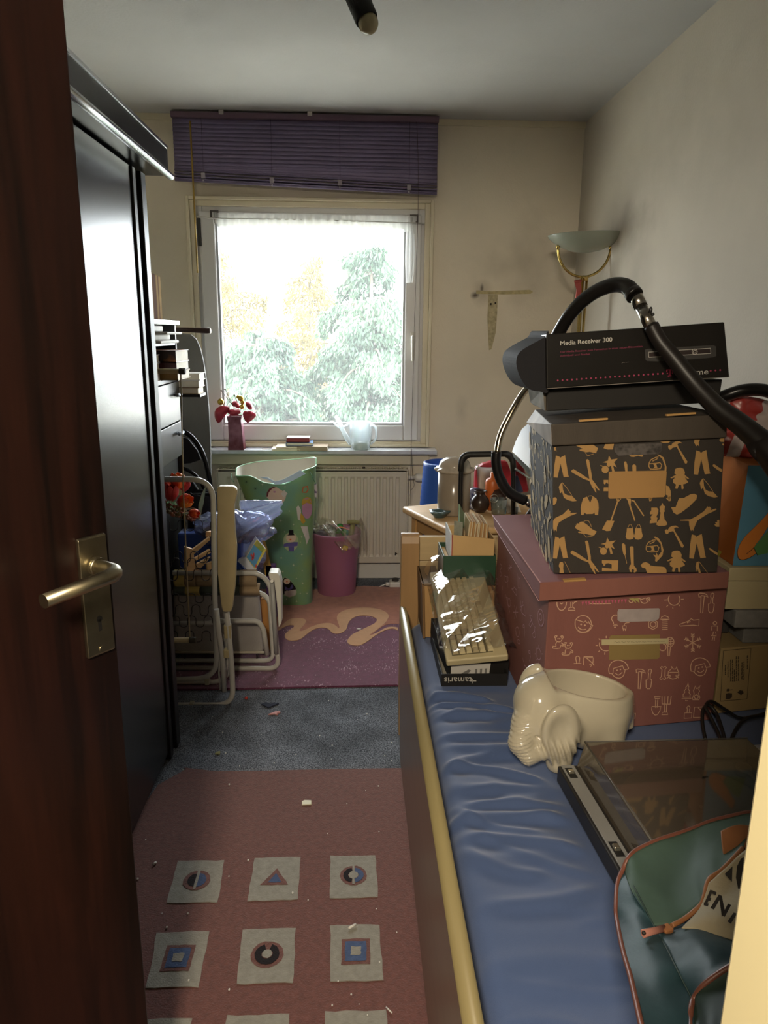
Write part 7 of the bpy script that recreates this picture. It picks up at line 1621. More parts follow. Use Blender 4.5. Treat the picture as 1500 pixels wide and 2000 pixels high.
for x_, y_ in ((1040,378),(1320,361),(1360,358),(1400,355)): dm.flatpoly([rp_(x_+8*math.cos(j*PI/4), y_+8*math.sin(j*PI/4)) for j in range(8)])
o_ = dm.build('dot_row', mg, rv); o_['kind'] = 'stuff'
tm = MB(); tm.flatpoly([rp_(x, y, .001) for x, y in ((948,350),(1005,345),(1006,368),(998,368),(994,356),(986,355),(986,395),(994,400),(994,406),(962,409),(962,402),(970,398),(969,356),(960,358),(958,370),(948,372))]); tm.flatpoly([rp_(x, y, .001) for x, y in ((953,378),(963,377),(963,387),(953,388))]); tm.flatpoly([rp_(x, y, .001) for x, y in ((995,375),(1005,374),(1005,385),(995,386))]); tm.build('letter_logo', M('ink_magenta_bright', '#b5405f', .5), rv)
rtext('Home', 1085, 402, 1300, 388, 46, wi, .004)
dv = MB(); dv.flatpoly([rp_(x, y, .0009) for x, y in ((768,185),(790,178),(1345,146),(1365,160),(1368,235),(1350,245),(1290,255),(880,282),(790,280),(775,270))]); dv.build('printed_device', M('print_dark_grey', '#3c3a38', .5), rv)
fr_ = MB()
for seg in (((800,205),(1320,172)), ((1320,172),(1322,215)), ((1322,215),(802,248)), ((802,248),(800,205))): ribbon(fr_, [rp_(*seg[0], .0013), rp_(*seg[1], .0013)], .0011, rN)
for r_ in (22, 12): ribbon(fr_, [rp_(1186+r_*math.cos(k*.3927), 200+r_*math.sin(k*.3927), .0015) for k in range(16)], .0012, rN, 0, True)
fr_.build('printed_device', wi, rv)
db_ = MB(); db_.flatpoly([rp_(x, y, .0012) for x, y in ((806,210),(1314,178),(1316,211),(806,243))]); db_.build('printed_device', M('print_dark_brown', '#2c211f', .5), rv)
sc_ = MB(); ribbon(sc_, [rp_(575,298), rp_(590,290), rp_(600,294)], .0009, rN); ribbon(sc_, [rp_(608,292), rp_(635,288)], .0007, rN); sc_.build('scratch', M('scratch_grey', '#77706a', .7), rv)
# silver inner carton showing at the left
s0, s1, s2, s3 = at(1036,786,Y=1.90), at(1064,802,Y=1.805), at(1060,760,Y=1.805), at(1031,758,Y=1.90)
q_ = Vector((.012, .004, 0)); MB().hexa([s1, s1+q_, s0+q_, s0, s2, s2+q_, s3+q_, s3]).build('end_flap', M('flap_silver', '#8f8779', .4, .3, col2='#5f574c', vs=25), rv)
# bulging end flap of the carton
Z1q = zoomed(990, 530, 1500/510)
FP = [at(x, y, Y=YR+.03) for x, y in Z1q([(232,360),(200,382),(120,425),(60,468),(45,530),(70,612),(118,672),(180,686),(232,668)])]
FP = smooth(FP, 4, True)
MB().prism([(q.x, q.z) for q in FP], (0, YR+.012, 0), (1,0,0), (0,0,1), (-.0,.17,0)).build('side_flap', M('flap_matte_black', '#17161a', .8, bump=.3, bs=300), rv, bevel=.012, seg=4)

# ---- vacuum hose over the receiver carton
vh = thing('vacuum_hose', 'black vacuum hose with chrome joint arching over the receiver carton', 'vacuum cleaner', (.75, 1.85, 1.25))
gp = M('hose_gloss_black', '#1a1817', .28, spec=.55)
arc = [(1070,740,1.99),(1076,690,1.985),(1094,645,1.96),(1122,604,1.92),(1158,573,1.88),(1196,557,1.84),(1224,560,1.80),(1240,578,1.77)]
P = smooth([at(x, y, Y=Y_) for x, y, Y_ in arc], 7); n_ = len(P)
MB().tube(P, [.0165 + .003*(k/n_)**2 for k in range(n_)], 20).build('hose', gp, vh)
MB().tube(P[-4:], .0205, 20).build('hose_collar', gp, vh)
c1, c2, c3 = at(1240,574,Y=1.775), at(1252,600,Y=1.75), at(1272,640,Y=1.715)
MB().tube([c1, c2], .0155, 20).tube([c2, c3], .0142, 20).build('chrome_joint', M('chrome_satin', '#b5afa5', .22, 1.0), vh)
MB().ell(at(1271,606,Y=1.725), (.004,.004,.008)).ell(at(1275,614,Y=1.722), (.004,.004,.004)).build('release_button', rub, vh)
gpth = [(1272,636,1.715,.0165),(1290,668,1.70,.0170),(1318,702,1.685,.0185),(1355,748,1.66,.0200),(1400,795,1.62,.0215),(1445,828,1.58,.0230),(1486,862,1.54,.0260),(1540,905,1.49,.030)]
P = smooth([at(x, y, Y=Y_) for x, y, Y_, r_ in gpth], 6); rr = [gpth[min(len(gpth)-1, k//6)][3] + (gpth[min(len(gpth)-1, k//6+1)][3]-gpth[min(len(gpth)-1, k//6)][3])*(k%6)/6 for k in range(len(P))]
MB().tube(P, rr, 20).build('grip', M('grip_black', '#1f1b19', .42, spec=.45), vh)
MB().tube(smooth([at(1478,880,Y=1.55), at(1500,875,Y=1.53), at(1540,930,Y=1.48)], 5), .034, 18).build('grip_base', MATS['grip_black'], vh)
MB().tube(smooth([at(1380,800,Y=1.95), at(1396,784,Y=1.94), at(1420,772,Y=1.92), at(1455,762,Y=1.90), at(1500,764,Y=1.86), at(1560,790,Y=1.80)], 6), .0165, 18).build('hose', gp, vh)

# ---- the stack by the right wall
tall = thing('carton', 'brown shipping carton with printed label at the bottom of the wall stack', 'box', (1.05, 1.9, ZB))
c0 = at(1397,1396,Z=ZB); c0 = Vector((.932, 1.712, ZB)); cz = at(1418,1262,Y=1.72).z
cA = [Vector((.930,1.705,ZB)), Vector((1.165,1.745,ZB)), Vector((1.165,2.10,ZB)), Vector((.930,2.10,ZB))]
MB().hexa(cA + [Vector((q.x, q.y, cz)) for q in cA]).build('body', M('kraft_olive_brown', '#9a8258', .75, var=.07, vs=6, bump=.1, bs=200), tall, bevel=.002)
cN = (cA[1]-cA[0]).cross(Vector((0,0,1))).normalized(); cN = -cN if cN.y > 0 else cN
ZK = zoomed(1370, 1080, 5.0); kp2 = lambda x, y, off=.0008: at_plane(*ZK([(x, y)])[0], cA[0]+cN*off, cN)
inkk = M('ink_dark_brown', '#3c3024', .7); m = MB()
for seg in (((215,955),(485,930)), ((485,930),(445,1425)), ((445,1425),(185,1448)), ((185,1448),(215,955))): ribbon(m, [kp2(*seg[0]), kp2(*seg[1])], .0014, cN)
rnd = random.Random(8)
for k, (x_, t0_, t1_) in enumerate(((230,1095,1190),(255,1060,1215),(282,1040,1255),(300,1040,1255),(318,1140,1255),(338,1010,1250),(358,1010,1250),(392,1070,1240),(412,1060,1240),(445,1000,1140))):
    y_ = t0_
    while y_ < t1_:
        l_ = rnd.uniform(10, 38); m.flatpoly([kp2(x_, y_, .001), kp2(x_+9, y_-1, .001), kp2(x_+9-(l_*.08), min(y_+l_, t1_), .001), kp2(x_-(l_*.08), min(y_+l_, t1_), .001)]); y_ += l_ + 5
m.flatpoly([kp2(x, y, .001) for x, y in ((248,1328),(272,1326),(275,1335),(305,1332),(300,1338),(275,1342),(268,1352),(245,1352))]); m.flatpoly([kp2(x, y, .001) for x, y in ((238,1375),(265,1368),(300,1372),(298,1410),(270,1430),(235,1425))]); m.flatpoly([kp2(x, y, .001) for x, y in ((350,1362),(375,1340),(405,1345),(412,1370),(385,1388))])
o_ = m.build('label_print', inkk, tall); o_['kind'] = 'stuff'
fl2_ = M('felt_grey', '#716f6c', .95, var=.10, vs=60, bump=.5, bs=300); fld = M('felt_dark_grey', '#3d3a37', .9, var=.1, vs=30)
gf_ = thing('felt_box', 'grey felt covered box with overhanging lid below the cream carton', 'box', (1.08, 1.9, cz))
gz0 = cz + .0015; gz1 = at(1450,1224,Y=1.72).z; gz2 = at(1440,1196,Y=1.70).z
MB().box(at(1452,1240,Y=1.735).x, 1.17, 1.735, 2.02, gz0, gz1).build('body', fl2_, gf_, bevel=.003)
MB().box(at(1436,1210,Y=1.71).x, 1.18, 1.71, 2.04, gz1+.0005, gz2).build('lid', M('felt_grey_lid', '#7c7975', .95, var=.10, vs=60, bump=.5, bs=300), gf_, bevel=.003)
tag(MB().box(.935, at(1450,1240,Y=1.735).x, 1.80, 2.03, gz0, gz2-.004).build('dark_case', fld, bevel=.004), 'dark grey case wedged left of the grey felt box', 'case')
cr_b = M('cream_card', '#b5a782', .6, var=.04, vs=6)
cb2 = thing('carton', 'cream cardboard carton with a lid line under the painted box', 'box', (1.06, 1.9, gz2))
qz0 = gz2 + .001; qz1 = at(1422,1134,Y=1.72).z; qz2 = at(1425,1108,Y=1.72).z
MB().box(.934, 1.185, 1.718, 2.12, qz0, qz1-.0012).build('body', cr_b, cb2, bevel=.002)
MB().box(.932, 1.187, 1.716, 2.122, qz1, qz2).build('lid', cr_b, cb2, bevel=.002)
ab_ = thing('painted_box', 'painted box with blue front and orange side bearing cartoon arm', 'box', (1.05, 1.85, qz2))
zA = qz2 + .001
f0, f1 = at(1431,1101,Y=1.73), at(1600,1104,Y=1.73); f0 = Vector((f0.x, 1.73, zA)); f1 = Vector((1.16, 1.73, zA))
t0_ = at(1461.6,909,Y=1.775); t1_ = Vector((1.19, 1.775, t0_.z)); sb0 = at(1403,1088,Z=zA); sb0 = Vector((sb0.x, max(sb0.y, 1.80), zA)); sb0.x = at(1403,1088,Y=sb0.y).x; st0 = at(1417,894,Y=1.96); st0.z = t0_.z - .0
sb0 = Vector((.955, 1.93, zA))
bl_p = M('paint_blue', '#4f7f97', .5, var=.08, vs=9); or_p = M('paint_orange', '#a35f2c', .95, spec=.1, var=.12, vs=6)
MB().hexa([f0, f1, Vector((1.165,1.95,zA)), sb0, t0_, t1_, Vector((1.19,1.97,t0_.z)), Vector((st0.x, 1.97, t0_.z))]).build('body', or_p, ab_, bevel=.002)
aN = (f1-f0).cross(t0_-f0).normalized(); aN = -aN if aN.y > 0 else aN
MB().flatpoly([f0+aN*.0006, f1+aN*.0006, t1_+aN*.0006, t0_+aN*.0006]).build('front_panel', bl_p, ab_, solid=.0004)
ZP = zoomed(1340, 740, 842/160); ap = lambda x, y, off=.0012: at_plane(*ZP([(x, y)])[0], f0+aN*off, aN)
def art(pts, mat, off=.0012, sm=3, name='painted_shape'):
    P = [ap(x, y, off) for x, y in pts]; P = smooth(P, sm, True) if sm else P; MB().flatpoly(P).build(name, mat, ab_)
outl = M('paint_outline', '#241c16', .6)
arm = [(842,1380),(790,1440),(700,1530),(600,1630),(545,1720),(530,1790),(550,1850),(620,1850),(720,1790),(700,1730),(780,1620),(842,1520),(900,1440),(900,1330)]
cxm, cym = 690, 1640
art([(cxm+(x-cxm)*1.035, cym+(y-cym)*1.035) for x, y in arm], outl, .0011, 3); art(arm, M('paint_skin_orange', '#c0732e', .5), .0015, 3)
art([(695,1735),(842,1560),(940,1480),(940,1780),(842,1790),(735,1815)], M('paint_green', '#4f7f4a', .5), .0018, 0)
m = MB(); ribbon(m, smooth([ap(620,1800,.002), ap(665,1765,.002), ap(695,1735,.002)], 3), .0014, aN); ribbon(m, [ap(695,1732,.002), ap(722,1790,.002), ap(735,1815,.002)], .0018, aN); m.build('painted_line', outl, ab_)
# painted things on the orange side
sN2 = (f0-sb0).cross(Vector((st0.x, 1.97, t0_.z))-sb0).normalized(); sN2 = -sN2 if sN2.x > 0 else sN2
sp = lambda x, y, off=.0014: at_plane(*ZP([(x, y)])[0], f0+sN2*off, sN2)
def sart(pts, mat, off=.0014, sm=3):
    P = [sp(x, y, off) for x, y in pts]; P = smooth(P, sm, True) if sm else P; MB().flatpoly(P).build('painted_shape', mat, ab_)
sart([(340,1350),(398,1350),(400,1500),(385,1720),(350,1805),(328,1790)], M('paint_yellow', '#a89a2e', .5)); sart([(500,850),(530,850),(520,1000),(470,1120),(420,1160),(395,1130),(400,1090),(440,1080),(480,980)], M('paint_deep_green', '#2f6440', .5)); sart([(360,1310),(400,1230),(440,1180),(450,1240),(425,1330),(380,1360)], MATS['paint_deep_green'], .0016); sart([(385,1160),(440,1160),(465,1130),(430,1210),(385,1270)], MATS['paint_yellow'], .0018)
# red and white crinkled bag behind
rwm = bpy.data.materials.new('bag_red_white'); rwm.use_nodes = True; nt = rwm.node_tree; b = nt.nodes['Principled BSDF']; b.inputs['Roughness'].default_value = .3
tc = nt.nodes.new('ShaderNodeTexCoord'); vo = nt.nodes.new('ShaderNodeTexVoronoi'); vo.inputs['Scale'].default_value = 11; vo.feature = 'DISTANCE_TO_EDGE'; r_ = nt.nodes.new('ShaderNodeValToRGB'); r_.color_ramp.interpolation = 'CONSTANT'
r_.color_ramp.elements[0].color = (*rgb('#c2b2ac'), 1); r_.color_ramp.elements[1].position = .16; r_.color_ramp.elements[1].color = (*rgb('#a83a34'), 1)
nt.links.new(tc.outputs['Object'], vo.inputs[0]); nt.links.new(vo.outputs[0], r_.inputs[0]); nt.links.new(r_.outputs[0], b.inputs['Base Color'])
rwb = thing('crinkled_bag', 'red and white patterned crinkly bag behind the vacuum hose', 'bag', (1.08, 1.98, t0_.z))
def rwf(u, v):
    zt2 = at(1440,782,Y=1.97).z + .012*math.sin(u*5); x = .955 + .22*u; z = (t0_.z+.003) + (zt2-t0_.z)*v; return (x + .004*nz((u*2, v*2, 1), 3), 1.90 + .03*v + .012*nz((u*2, v*2, 5), 4) - .02*math.sin(PI*u)*(1-v), z)
MB().grid(rwf, 30, 24, True).build('front_sheet', rwm, rwb, recalc=False, solid=.001)
MB().box(.965, 1.165, 1.935, 2.04, t0_.z+.003, at(1440,800,Y=1.99).z).build('filling', rwm, rwb, bevel=.02, seg=3)

# ---- black cable and the blue garment behind the record player
cbm = M('cable_black', '#1a1715', .45)
tag(MB().tube(smooth([at(1410,1450,Z=.49), at(1400,1425,Z=.50), at(1385,1395,Z=.52), at(1378,1380,Z=.53), at(1390,1370,Z=.53), at(1420,1388,Z=.50), (at(1450,1403,Z=.48)), at(1500,1392,Z=.475)], 6), .0042, 8).build('cable', cbm), 'black cable loop rising behind the record player, upper strand', 'cable')
tag(MB().tube(smooth([at(1378,1445,Z=.48), at(1372,1410,Z=.50), at(1374,1385,Z=.52), at(1385,1378,Z=.525), at(1400,1395,Z=.51), at(1412,1430,Z=.49), at(1416,1450,Z=.475)], 6), .0042, 8).build('cable', cbm), 'black cable loop leaning on the dusty red box corner', 'cable')
tag(MB().tube(smooth([at(1425,1452,Z=.475), at(1440,1420,Z=.49), at(1460,1402,Z=.50), at(1500,1396,Z=.48)], 5), .0042, 8).build('cable', cbm), 'short black cable curving over the pale blue garment', 'cable')
def gar(u, v): x = .86 + .28*u; y = 1.32 + .22*v; return (x, y, MZ + .002 + .05*math.sin(PI*u)**.6*math.sin(PI*v)**.6 + .006*nz((x, y, 2), 25))
tag(MB().grid(gar, 30, 24, True).build('garment', M('garment_pale_blue', '#a3b2c6', .85, col2='#cbbf9a', vs=11, contrast=(.45, .55)), recalc=False, solid=.002), 'pale blue and cream crumpled garment beside the record player', 'clothing')

# ---- elephant planter
ele = thing('elephant_planter', 'glossy cream ceramic elephant planter with open back', 'planter', (.50, 1.53, MZ))
def smin(a, b, k): h = np.clip(.5 + .5*(b-a)/k, 0, 1); return b*(1-h) + a*h - k*h*(1-h)
def smax(a, b, k): return -smin(-a, -b, k)
def ell(X, Y, Z, c, r, rot=None):
    x, y, z = X-c[0], Y-c[1], Z-c[2]
    if rot is not None:
        R_ = np.array(rot.to_3x3()).T if hasattr(rot, 'to_3x3') else rot; x, y, z = R_[0,0]*x+R_[0,1]*y+R_[0,2]*z, R_[1,0]*x+R_[1,1]*y+R_[1,2]*z, R_[2,0]*x+R_[2,1]*y+R_[2,2]*z
    k0 = np.sqrt((x/r[0])**2 + (y/r[1])**2 + (z/r[2])**2); return (k0-1)*min(r)*.9
def cap(X, Y, Z, a, b, ra, rb):
    a, b = np.array(a), np.array(b); d = b-a; t = np.clip(((X-a[0])*d[0]+(Y-a[1])*d[1]+(Z-a[2])*d[2])/d.dot(d), 0, 1)
    return np.sqrt((X-a[0]-t*d[0])**2 + (Y-a[1]-t*d[1])**2 + (Z-a[2]-t*d[2])**2) - (ra + (rb-ra)*t)
zg0 = MZ + .002
def esdf(X, Y, Z):
    dz = Z - zg0
    b = ell(X, Y, Z, (.525, 1.548, zg0+.130), (.112, .082, .105)); b = smin(b, ell(X, Y, Z, (.560, 1.548, zg0+.10), (.078, .072, .09)), .03)
    for (lx_, ly_) in ((.458, 1.468), (.470, 1.594), (.590, 1.500), (.592, 1.594)):
        b = smin(b, cap(X, Y, Z, (lx_, ly_, zg0+.018), (lx_+.012*(1 if lx_ < .5 else -1), ly_+.012*(1 if ly_ < 1.55 else -1), zg0+.10), .029, .036), .018)
    hd = ell(X, Y, Z, (.420, 1.520, zg0+.135), (.060, .064, .066)); hd = smin(hd, ell(X, Y, Z, (.405, 1.492, zg0+.092), (.044, .042, .050)), .02); hd = smin(hd, cap(X, Y, Z, (.405, 1.485, zg0+.075), (.445, 1.475, zg0+.062), .030, .026), .015)
    b = smin(b, hd, .022)
    tr1 = cap(X, Y, Z, (.382, 1.488, zg0+.105), (.368, 1.462, zg0+.070), .032, .026) ; tr2 = cap(X, Y, Z, (.368, 1.462, zg0+.070), (.385, 1.452, zg0+.046), .026, .021); tr3 = cap(X, Y, Z, (.385, 1.452, zg0+.046), (.415, 1.455, zg0+.050), .021, .017)
    tk = smin(smin(tr1, tr2, .01), tr3, .01) + .0016*np.sin((Z-.3*X)*750)*(np.clip((.395-X)/.015, 0, 1))
    b = smin(b, tk, .008)
    Ry = Matrix.Rotation(.25, 3, 'Z')
    for (c, s_) in (((.452, 1.448, zg0+.108), 1), ((.436, 1.600, zg0+.134), -1)):
        e = ell(X, Y, Z, c, (.046, .021, .062), np.array(Matrix.Rotation(.22*s_, 3, 'Z')).T); e2 = ell(X, Y, Z, (c[0]-.002, c[1]+.004*s_, c[2]-.040), (.030, .015, .038)); e = smin(e, e2, .015)
        e = smax(e, -ell(X, Y, Z, (c[0]+.000, c[1]-.022*s_, c[2]+.006), (.032, .016, .042)), .008)
        e = e + .0026*np.sin((X+.35*Z)*400)*np.clip((c[2]-.01-Z)/.03, 0, 1)
        b = smin(b, e, .006)
    # tusk folds and eye crease
    b = smax(b, -cap(X, Y, Z, (.376, 1.470, zg0+.098), (.408, 1.446, zg0+.088), .003, .002), .004)
    # tail ridge
    b = smin(b, cap(X, Y, Z, (.632, 1.545, zg0+.155), (.640, 1.53, zg0+.07), .010, .008), .012)
    rim = Z - (zg0 + .186 - .16*(X-.43) + .06*np.clip((.452-X)/.03, 0, 1)**2)
    top = smax(b, rim, .006)
    cav = ell(X, Y, Z, (.532, 1.548, zg0+.165), (.094, .067, .115)); cav = smax(cav, -(Z-(zg0+.045)), .01)
    out = smax(top, -cav, .005)
    return smax(out, -(Z-zg0), .003)
V, F_ = surfnet(esdf, (.335, 1.42, zg0-.004), (.665, 1.665, zg0+.225), .0030)
cerm = M('ceramic_cream', '#bab19b', .12, var=.03, vs=9, spec=.65, coat=.6)
m = MB(); m.add(V, F_, True); eo = m.build('body', cerm, ele)

# ---- record player with smoked cover
tt = thing('record_player', 'record player with smoked dust cover and silver control strip', 'record player', (.62, 1.2, MZ))
TO = Vector((.437, 1.405, 0)); tu = Vector((.9977, .02, 0)); tv = Vector((.062, -.998, 0)); TW, TD = .425, .345
def T(a, b_, z): q = TO + tu*a + tv*b_; return Vector((q.x, q.y, z))
tb0, tb1 = MZ+.003, MZ+.050
pls = M('plastic_charcoal', '#262422', .38, spec=.5)
MB().hexa([T(0,TD,tb0+.010), T(TW,TD,tb0+.010), T(TW,0,tb0+.010), T(0,0,tb0+.010), T(.0,TD,tb1), T(TW,TD,tb1), T(TW,0,tb1), T(.0,0,tb1)]).build('plinth', pls, tt, bevel=.003)
for a, b_ in ((.04,.04),(.04,TD-.04),(TW-.04,.04),(TW-.04,TD-.04)): MB().cyl(T(a,b_,tb0-.0015), T(a,b_,tb0+.011), .018, 16).build('foot', rub, tt)
MB().hexa([T(.006,TD-.004,tb1), T(.034,TD-.004,tb1), T(.034,.004,tb1), T(.006,.004,tb1), T(.006,TD-.004,tb1+.0035), T(.034,TD-.004,tb1+.0035), T(.034,.004,tb1+.0035), T(.006,.004,tb1+.0035)]).build('control_strip', M('brushed_alu', '#8f8e8a', .4, .2, var=.04, vs=4), tt, bevel=.001)
for b_, w_ in ((.026,.016),(.262,.020)): 
    MB().hexa([T(.010,b_+w_+.010,tb1+.0036), T(.026,b_+w_+.010,tb1+.0036), T(.026,b_-.010,tb1+.0036), T(.010,b_-.010,tb1+.0036), T(.010,b_+w_+.010,tb1+.0042), T(.026,b_+w_+.010,tb1+.0042), T(.026,b_-.010,tb1+.0042), T(.010,b_-.010,tb1+.0042)]).build('switch_recess', M('recess_black', '#1b1a19', .5), tt)
    MB().hexa([T(.012,b_+w_*.8,tb1+.004), T(.024,b_+w_*.8,tb1+.004), T(.024,b_,tb1+.004), T(.012,b_,tb1+.004), T(.013,b_+w_*.7,tb1+.010), T(.023,b_+w_*.7,tb1+.010), T(.023,b_+.002,tb1+.010), T(.013,b_+.002,tb1+.010)]).build('switch', M('switch_silver', '#b9b2a0', .2, .9), tt, bevel=.001)
tc_ = T(.225, .175, 0)
MB().lathe([(0, tb1+.001), (.150, tb1+.001), (.152, tb1+.004), (.150, tb1+.010), (.144, tb1+.011), (0, tb1+.0105)], (tc_.x, tc_.y, 0), 64).build('platter', M('platter_mat', '#6e6454', .6, .1), tt)
MB().cyl((tc_.x, tc_.y, tb1+.010), (tc_.x, tc_.y, tb1+.017), .0035, 12).build('spindle', MATS['switch_silver'], tt)
ta = MB(); pv_ = T(.385, .05, tb1+.02); ta.cyl(T(.385,.05,tb1+.0005), pv_, .016, 18); ta.tube([pv_, T(.372,.17,tb1+.022), T(.345,.235,tb1+.018)], .0042, 10); ta.obox(T(.340,.245,tb1+.016), (.014,.022,.008), (0,0,.3)); ta.build('tonearm', MATS['switch_silver'], tt)
smk = thin('smoked_acrylic', (.42, .37, .31), .02, .05, .34, (.40, .33, .25))
cz1 = tb1 + .062
m = MB(); c0_ = [T(.040,TD-.004,tb1+.001), T(TW-.004,TD-.004,tb1+.001), T(TW-.004,.004,tb1+.001), T(.040,.004,tb1+.001)]; c1_ = [T(.052,TD-.012,cz1), T(TW-.014,TD-.012,cz1), T(TW-.014,.010,cz1), T(.052,.010,cz1)]
m.add(c0_ + c1_, [(4,5,6,7),(0,1,5,4),(1,2,6,5),(2,3,7,6),(3,0,4,7)]); m.build('dust_cover', smk, tt, bevel=.004)
m = MB(); m.tube([c1_[0], c1_[3]], .0018, 6); m.tube([c1_[3], c1_[2]], .0014, 6); m.build('cover_edge', M('edge_smoke', '#5c5852', .3), tt)
lg_ = T(.24, .15, cz1+.0012); m = MB(); m.flatpoly([lg_ + Vector(q) for q in ((-.006,-.003,0),(.0,-.003,0),(.003,.001,0),(.009,.001,0),(.009,.004,0),(-.002,.004,0))]); m.build('cover_emblem', M('emblem_black', '#120f0d', .4), tt)

# ---- green travel bag, open
nyg = M('nylon_green', '#41544a', .62, var=.22, vs=7, bump=.25, bs=60, spec=.25); nyd = M('nylon_teal', '#263c41', .5, var=.3, vs=8, bump=.25, bs=60, spec=.3); nyi = M('nylon_lining', '#25362f', .6, var=.2, vs=9)
lea = M('piping_tan', '#6c4032', .4); leap = M('leather_tan', '#8a5a36', .55, var=.1, vs=20, bump=.2, bs=200)
gbg = thing('travel_bag', 'green nylon travel bag with tan piping, unzipped, nearest the doorway', 'bag', (.62, .82, MZ))
ZT = zoomed(1180, 1560, 1455/320)
def pat(rows, mat, name, k=5, bulge=.0, th=.0016):
    G = []
    for r in rows: G.append(smooth([at(*ZT([(x, y)])[0], Y=Y_) for x, y, Y_ in r], k))
    n_ = min(len(g) for g in G); 
    def rs_(g): return [g[round(i*(len(g)-1)/(n_-1))] for i in range(n_)]
    G = [rs_(g) for g in G]; C_ = [smooth([g[i] for g in G], k+1) for i in range(n_)]
    nv = len(C_[0]); mb = MB(); V = [C_[i][j] + (Vector((0, 0, 1))*bulge*math.sin(PI*j/(nv-1))*math.sin(PI*i/(n_-1)) if bulge else Vector()) + Vector((0,0,.0016*nz(C_[i][j], 30))) for j in range(nv) for i in range(n_)]
    mb.add(V, [(j*n_+i, j*n_+i+1, (j+1)*n_+i+1, (j+1)*n_+i) for j in range(nv-1) for i in range(n_-1)], True)
    return mb.build(name, mat, gbg, recalc=False, solid=th)
A1 = [(180,640,.92),(220,520,.93),(300,450,.945),(500,360,.96),(750,280,.972),(950,200,.985),(1150,150,.993),(1290,125,1.0),(1420,130,1.0)]
B1_ = [(440,1125,.80),(520,1130,.80),(600,1125,.80),(720,1060,.81),(850,950,.82),(890,850,.83),(960,700,.85),(1060,620,.86),(1230,430,.89)]
M1 = [(250,830,.86),(330,780,.87),(430,740,.88),(580,690,.89),(750,620,.895),(860,520,.905),(960,440,.915),(1060,380,.925),(1300,280,.94)]
pat([A1, M1, B1_], nyg, 'end_panel')
pat([[(180,640,.92),(120,750,.90),(108,950,.86),(120,1100,.83),(170,1350,.76),(240,1600,.70),(330,2000,.62),(380,2200,.59)], [(215,700,.90),(230,850,.865),(300,1050,.82),(360,1250,.77),(430,1500,.71),(520,1750,.665),(620,2000,.625),(660,2200,.60)], [(250,830,.86),(330,950,.83),(440,1125,.80),(540,1300,.755),(640,1500,.70),(720,1650,.68),(790,1800,.652),(800,2100,.61)]], nyd, 'side_panel', bulge=.004)
pat([[(440,1125,.80),(560,1190,.79),(700,1150,.78),(850,1160,.77),(1130,1240,.76),(1300,1300,.75)], [(560,1330,.745),(700,1310,.735),(850,1310,.72),(1000,1340,.712),(1130,1370,.71),(1300,1400,.70)], [(650,1520,.695),(760,1500,.69),(870,1480,.685),(980,1470,.68),(1120,1460,.68),(1300,1440,.68)], [(790,1800,.652),(800,1770,.652),(830,1720,.652),(900,1640,.653),(1100,1500,.656),(1300,1400,.66)]], nyd, 'lid_panel', bulge=.006)
pat([[(790,1800,.652),(800,1770,.652),(830,1720,.652),(900,1640,.653),(1100,1500,.656),(1300,1400,.66)], [(780,2000,.625),(840,1980,.625),(900,1880,.628),(1000,1760,.635),(1150,1650,.64),(1300,1560,.64)], [(780,2300,.58),(850,2300,.58),(950,2200,.58),(1060,2100,.59),(1200,2000,.59),(1300,1900,.60)]], nyi, 'pocket_panel')
def pip(pts, r_=.0035, name='piping', m_=lea): MB().tube(smooth([at(*ZT([(x, y)])[0], Y=Y_) for x, y, Y_ in pts], 6), r_, 8).build(name, m_, gbg)
pip([(1420,130,1.0),(1290,123,1.0),(1150,150,.993),(950,200,.985),(750,280,.972),(500,360,.96),(300,450,.945),(220,520,.93),(170,620,.92),(120,750,.90),(106,950,.86),(118,1100,.83),(168,1350,.76),(238,1600,.70),(328,2000,.62),(378,2200,.59)])
pip([(1300,1400,.66),(1100,1500,.656),(900,1640,.653),(800,1770,.652),(772,1870,.640),(768,2000,.625),(775,2300,.58)], .0032)
pip([(180,640,.918),(290,830,.858),(440,1125,.798),(540,1300,.753),(640,1500,.698),(790,1800,.650)], .0012, 'seam', nyi)
pip([(600,1128,.797),(720,1062,.808),(850,952,.818),(885,880,.824),(930,720,.845),(1050,630,.86),(1230,440,.89)], .0032, 'zipper', leap)
zp = MB(); za, zb2 = at(*ZT([(340,1200)])[0], Y=.765), at(*ZT([(540,1150)])[0], Y=.785); zp.tube([za, lerp(za, zb2, .5), zb2], [.0050, .0042, .0046], 10, flat=.45); zp.build('zip_pull', M('zip_tan_pink', '#9c6a5c', .3), gbg)
MB().ell(at(*ZT([(352,1192)])[0], Y=.761), .0026).build('zip_pull', M('zip_hole', '#1f1814', .6), gbg); MB().obox(at(*ZT([(555,1160)])[0], Y=.785), (.014,.012,.008), (0,0,.4)).build('zip_slider', leap, gbg, bevel=.002)
pat([[(1035,290,.925),(1120,250,.93),(1200,235,.935),(1300,245,.94)], [(1045,400,.905),(1120,370,.91),(1200,345,.915),(1300,340,.92)], [(1060,500,.89),(1120,470,.895),(1200,435,.90),(1300,430,.905)]], leap, 'leather_tab', th=.003)
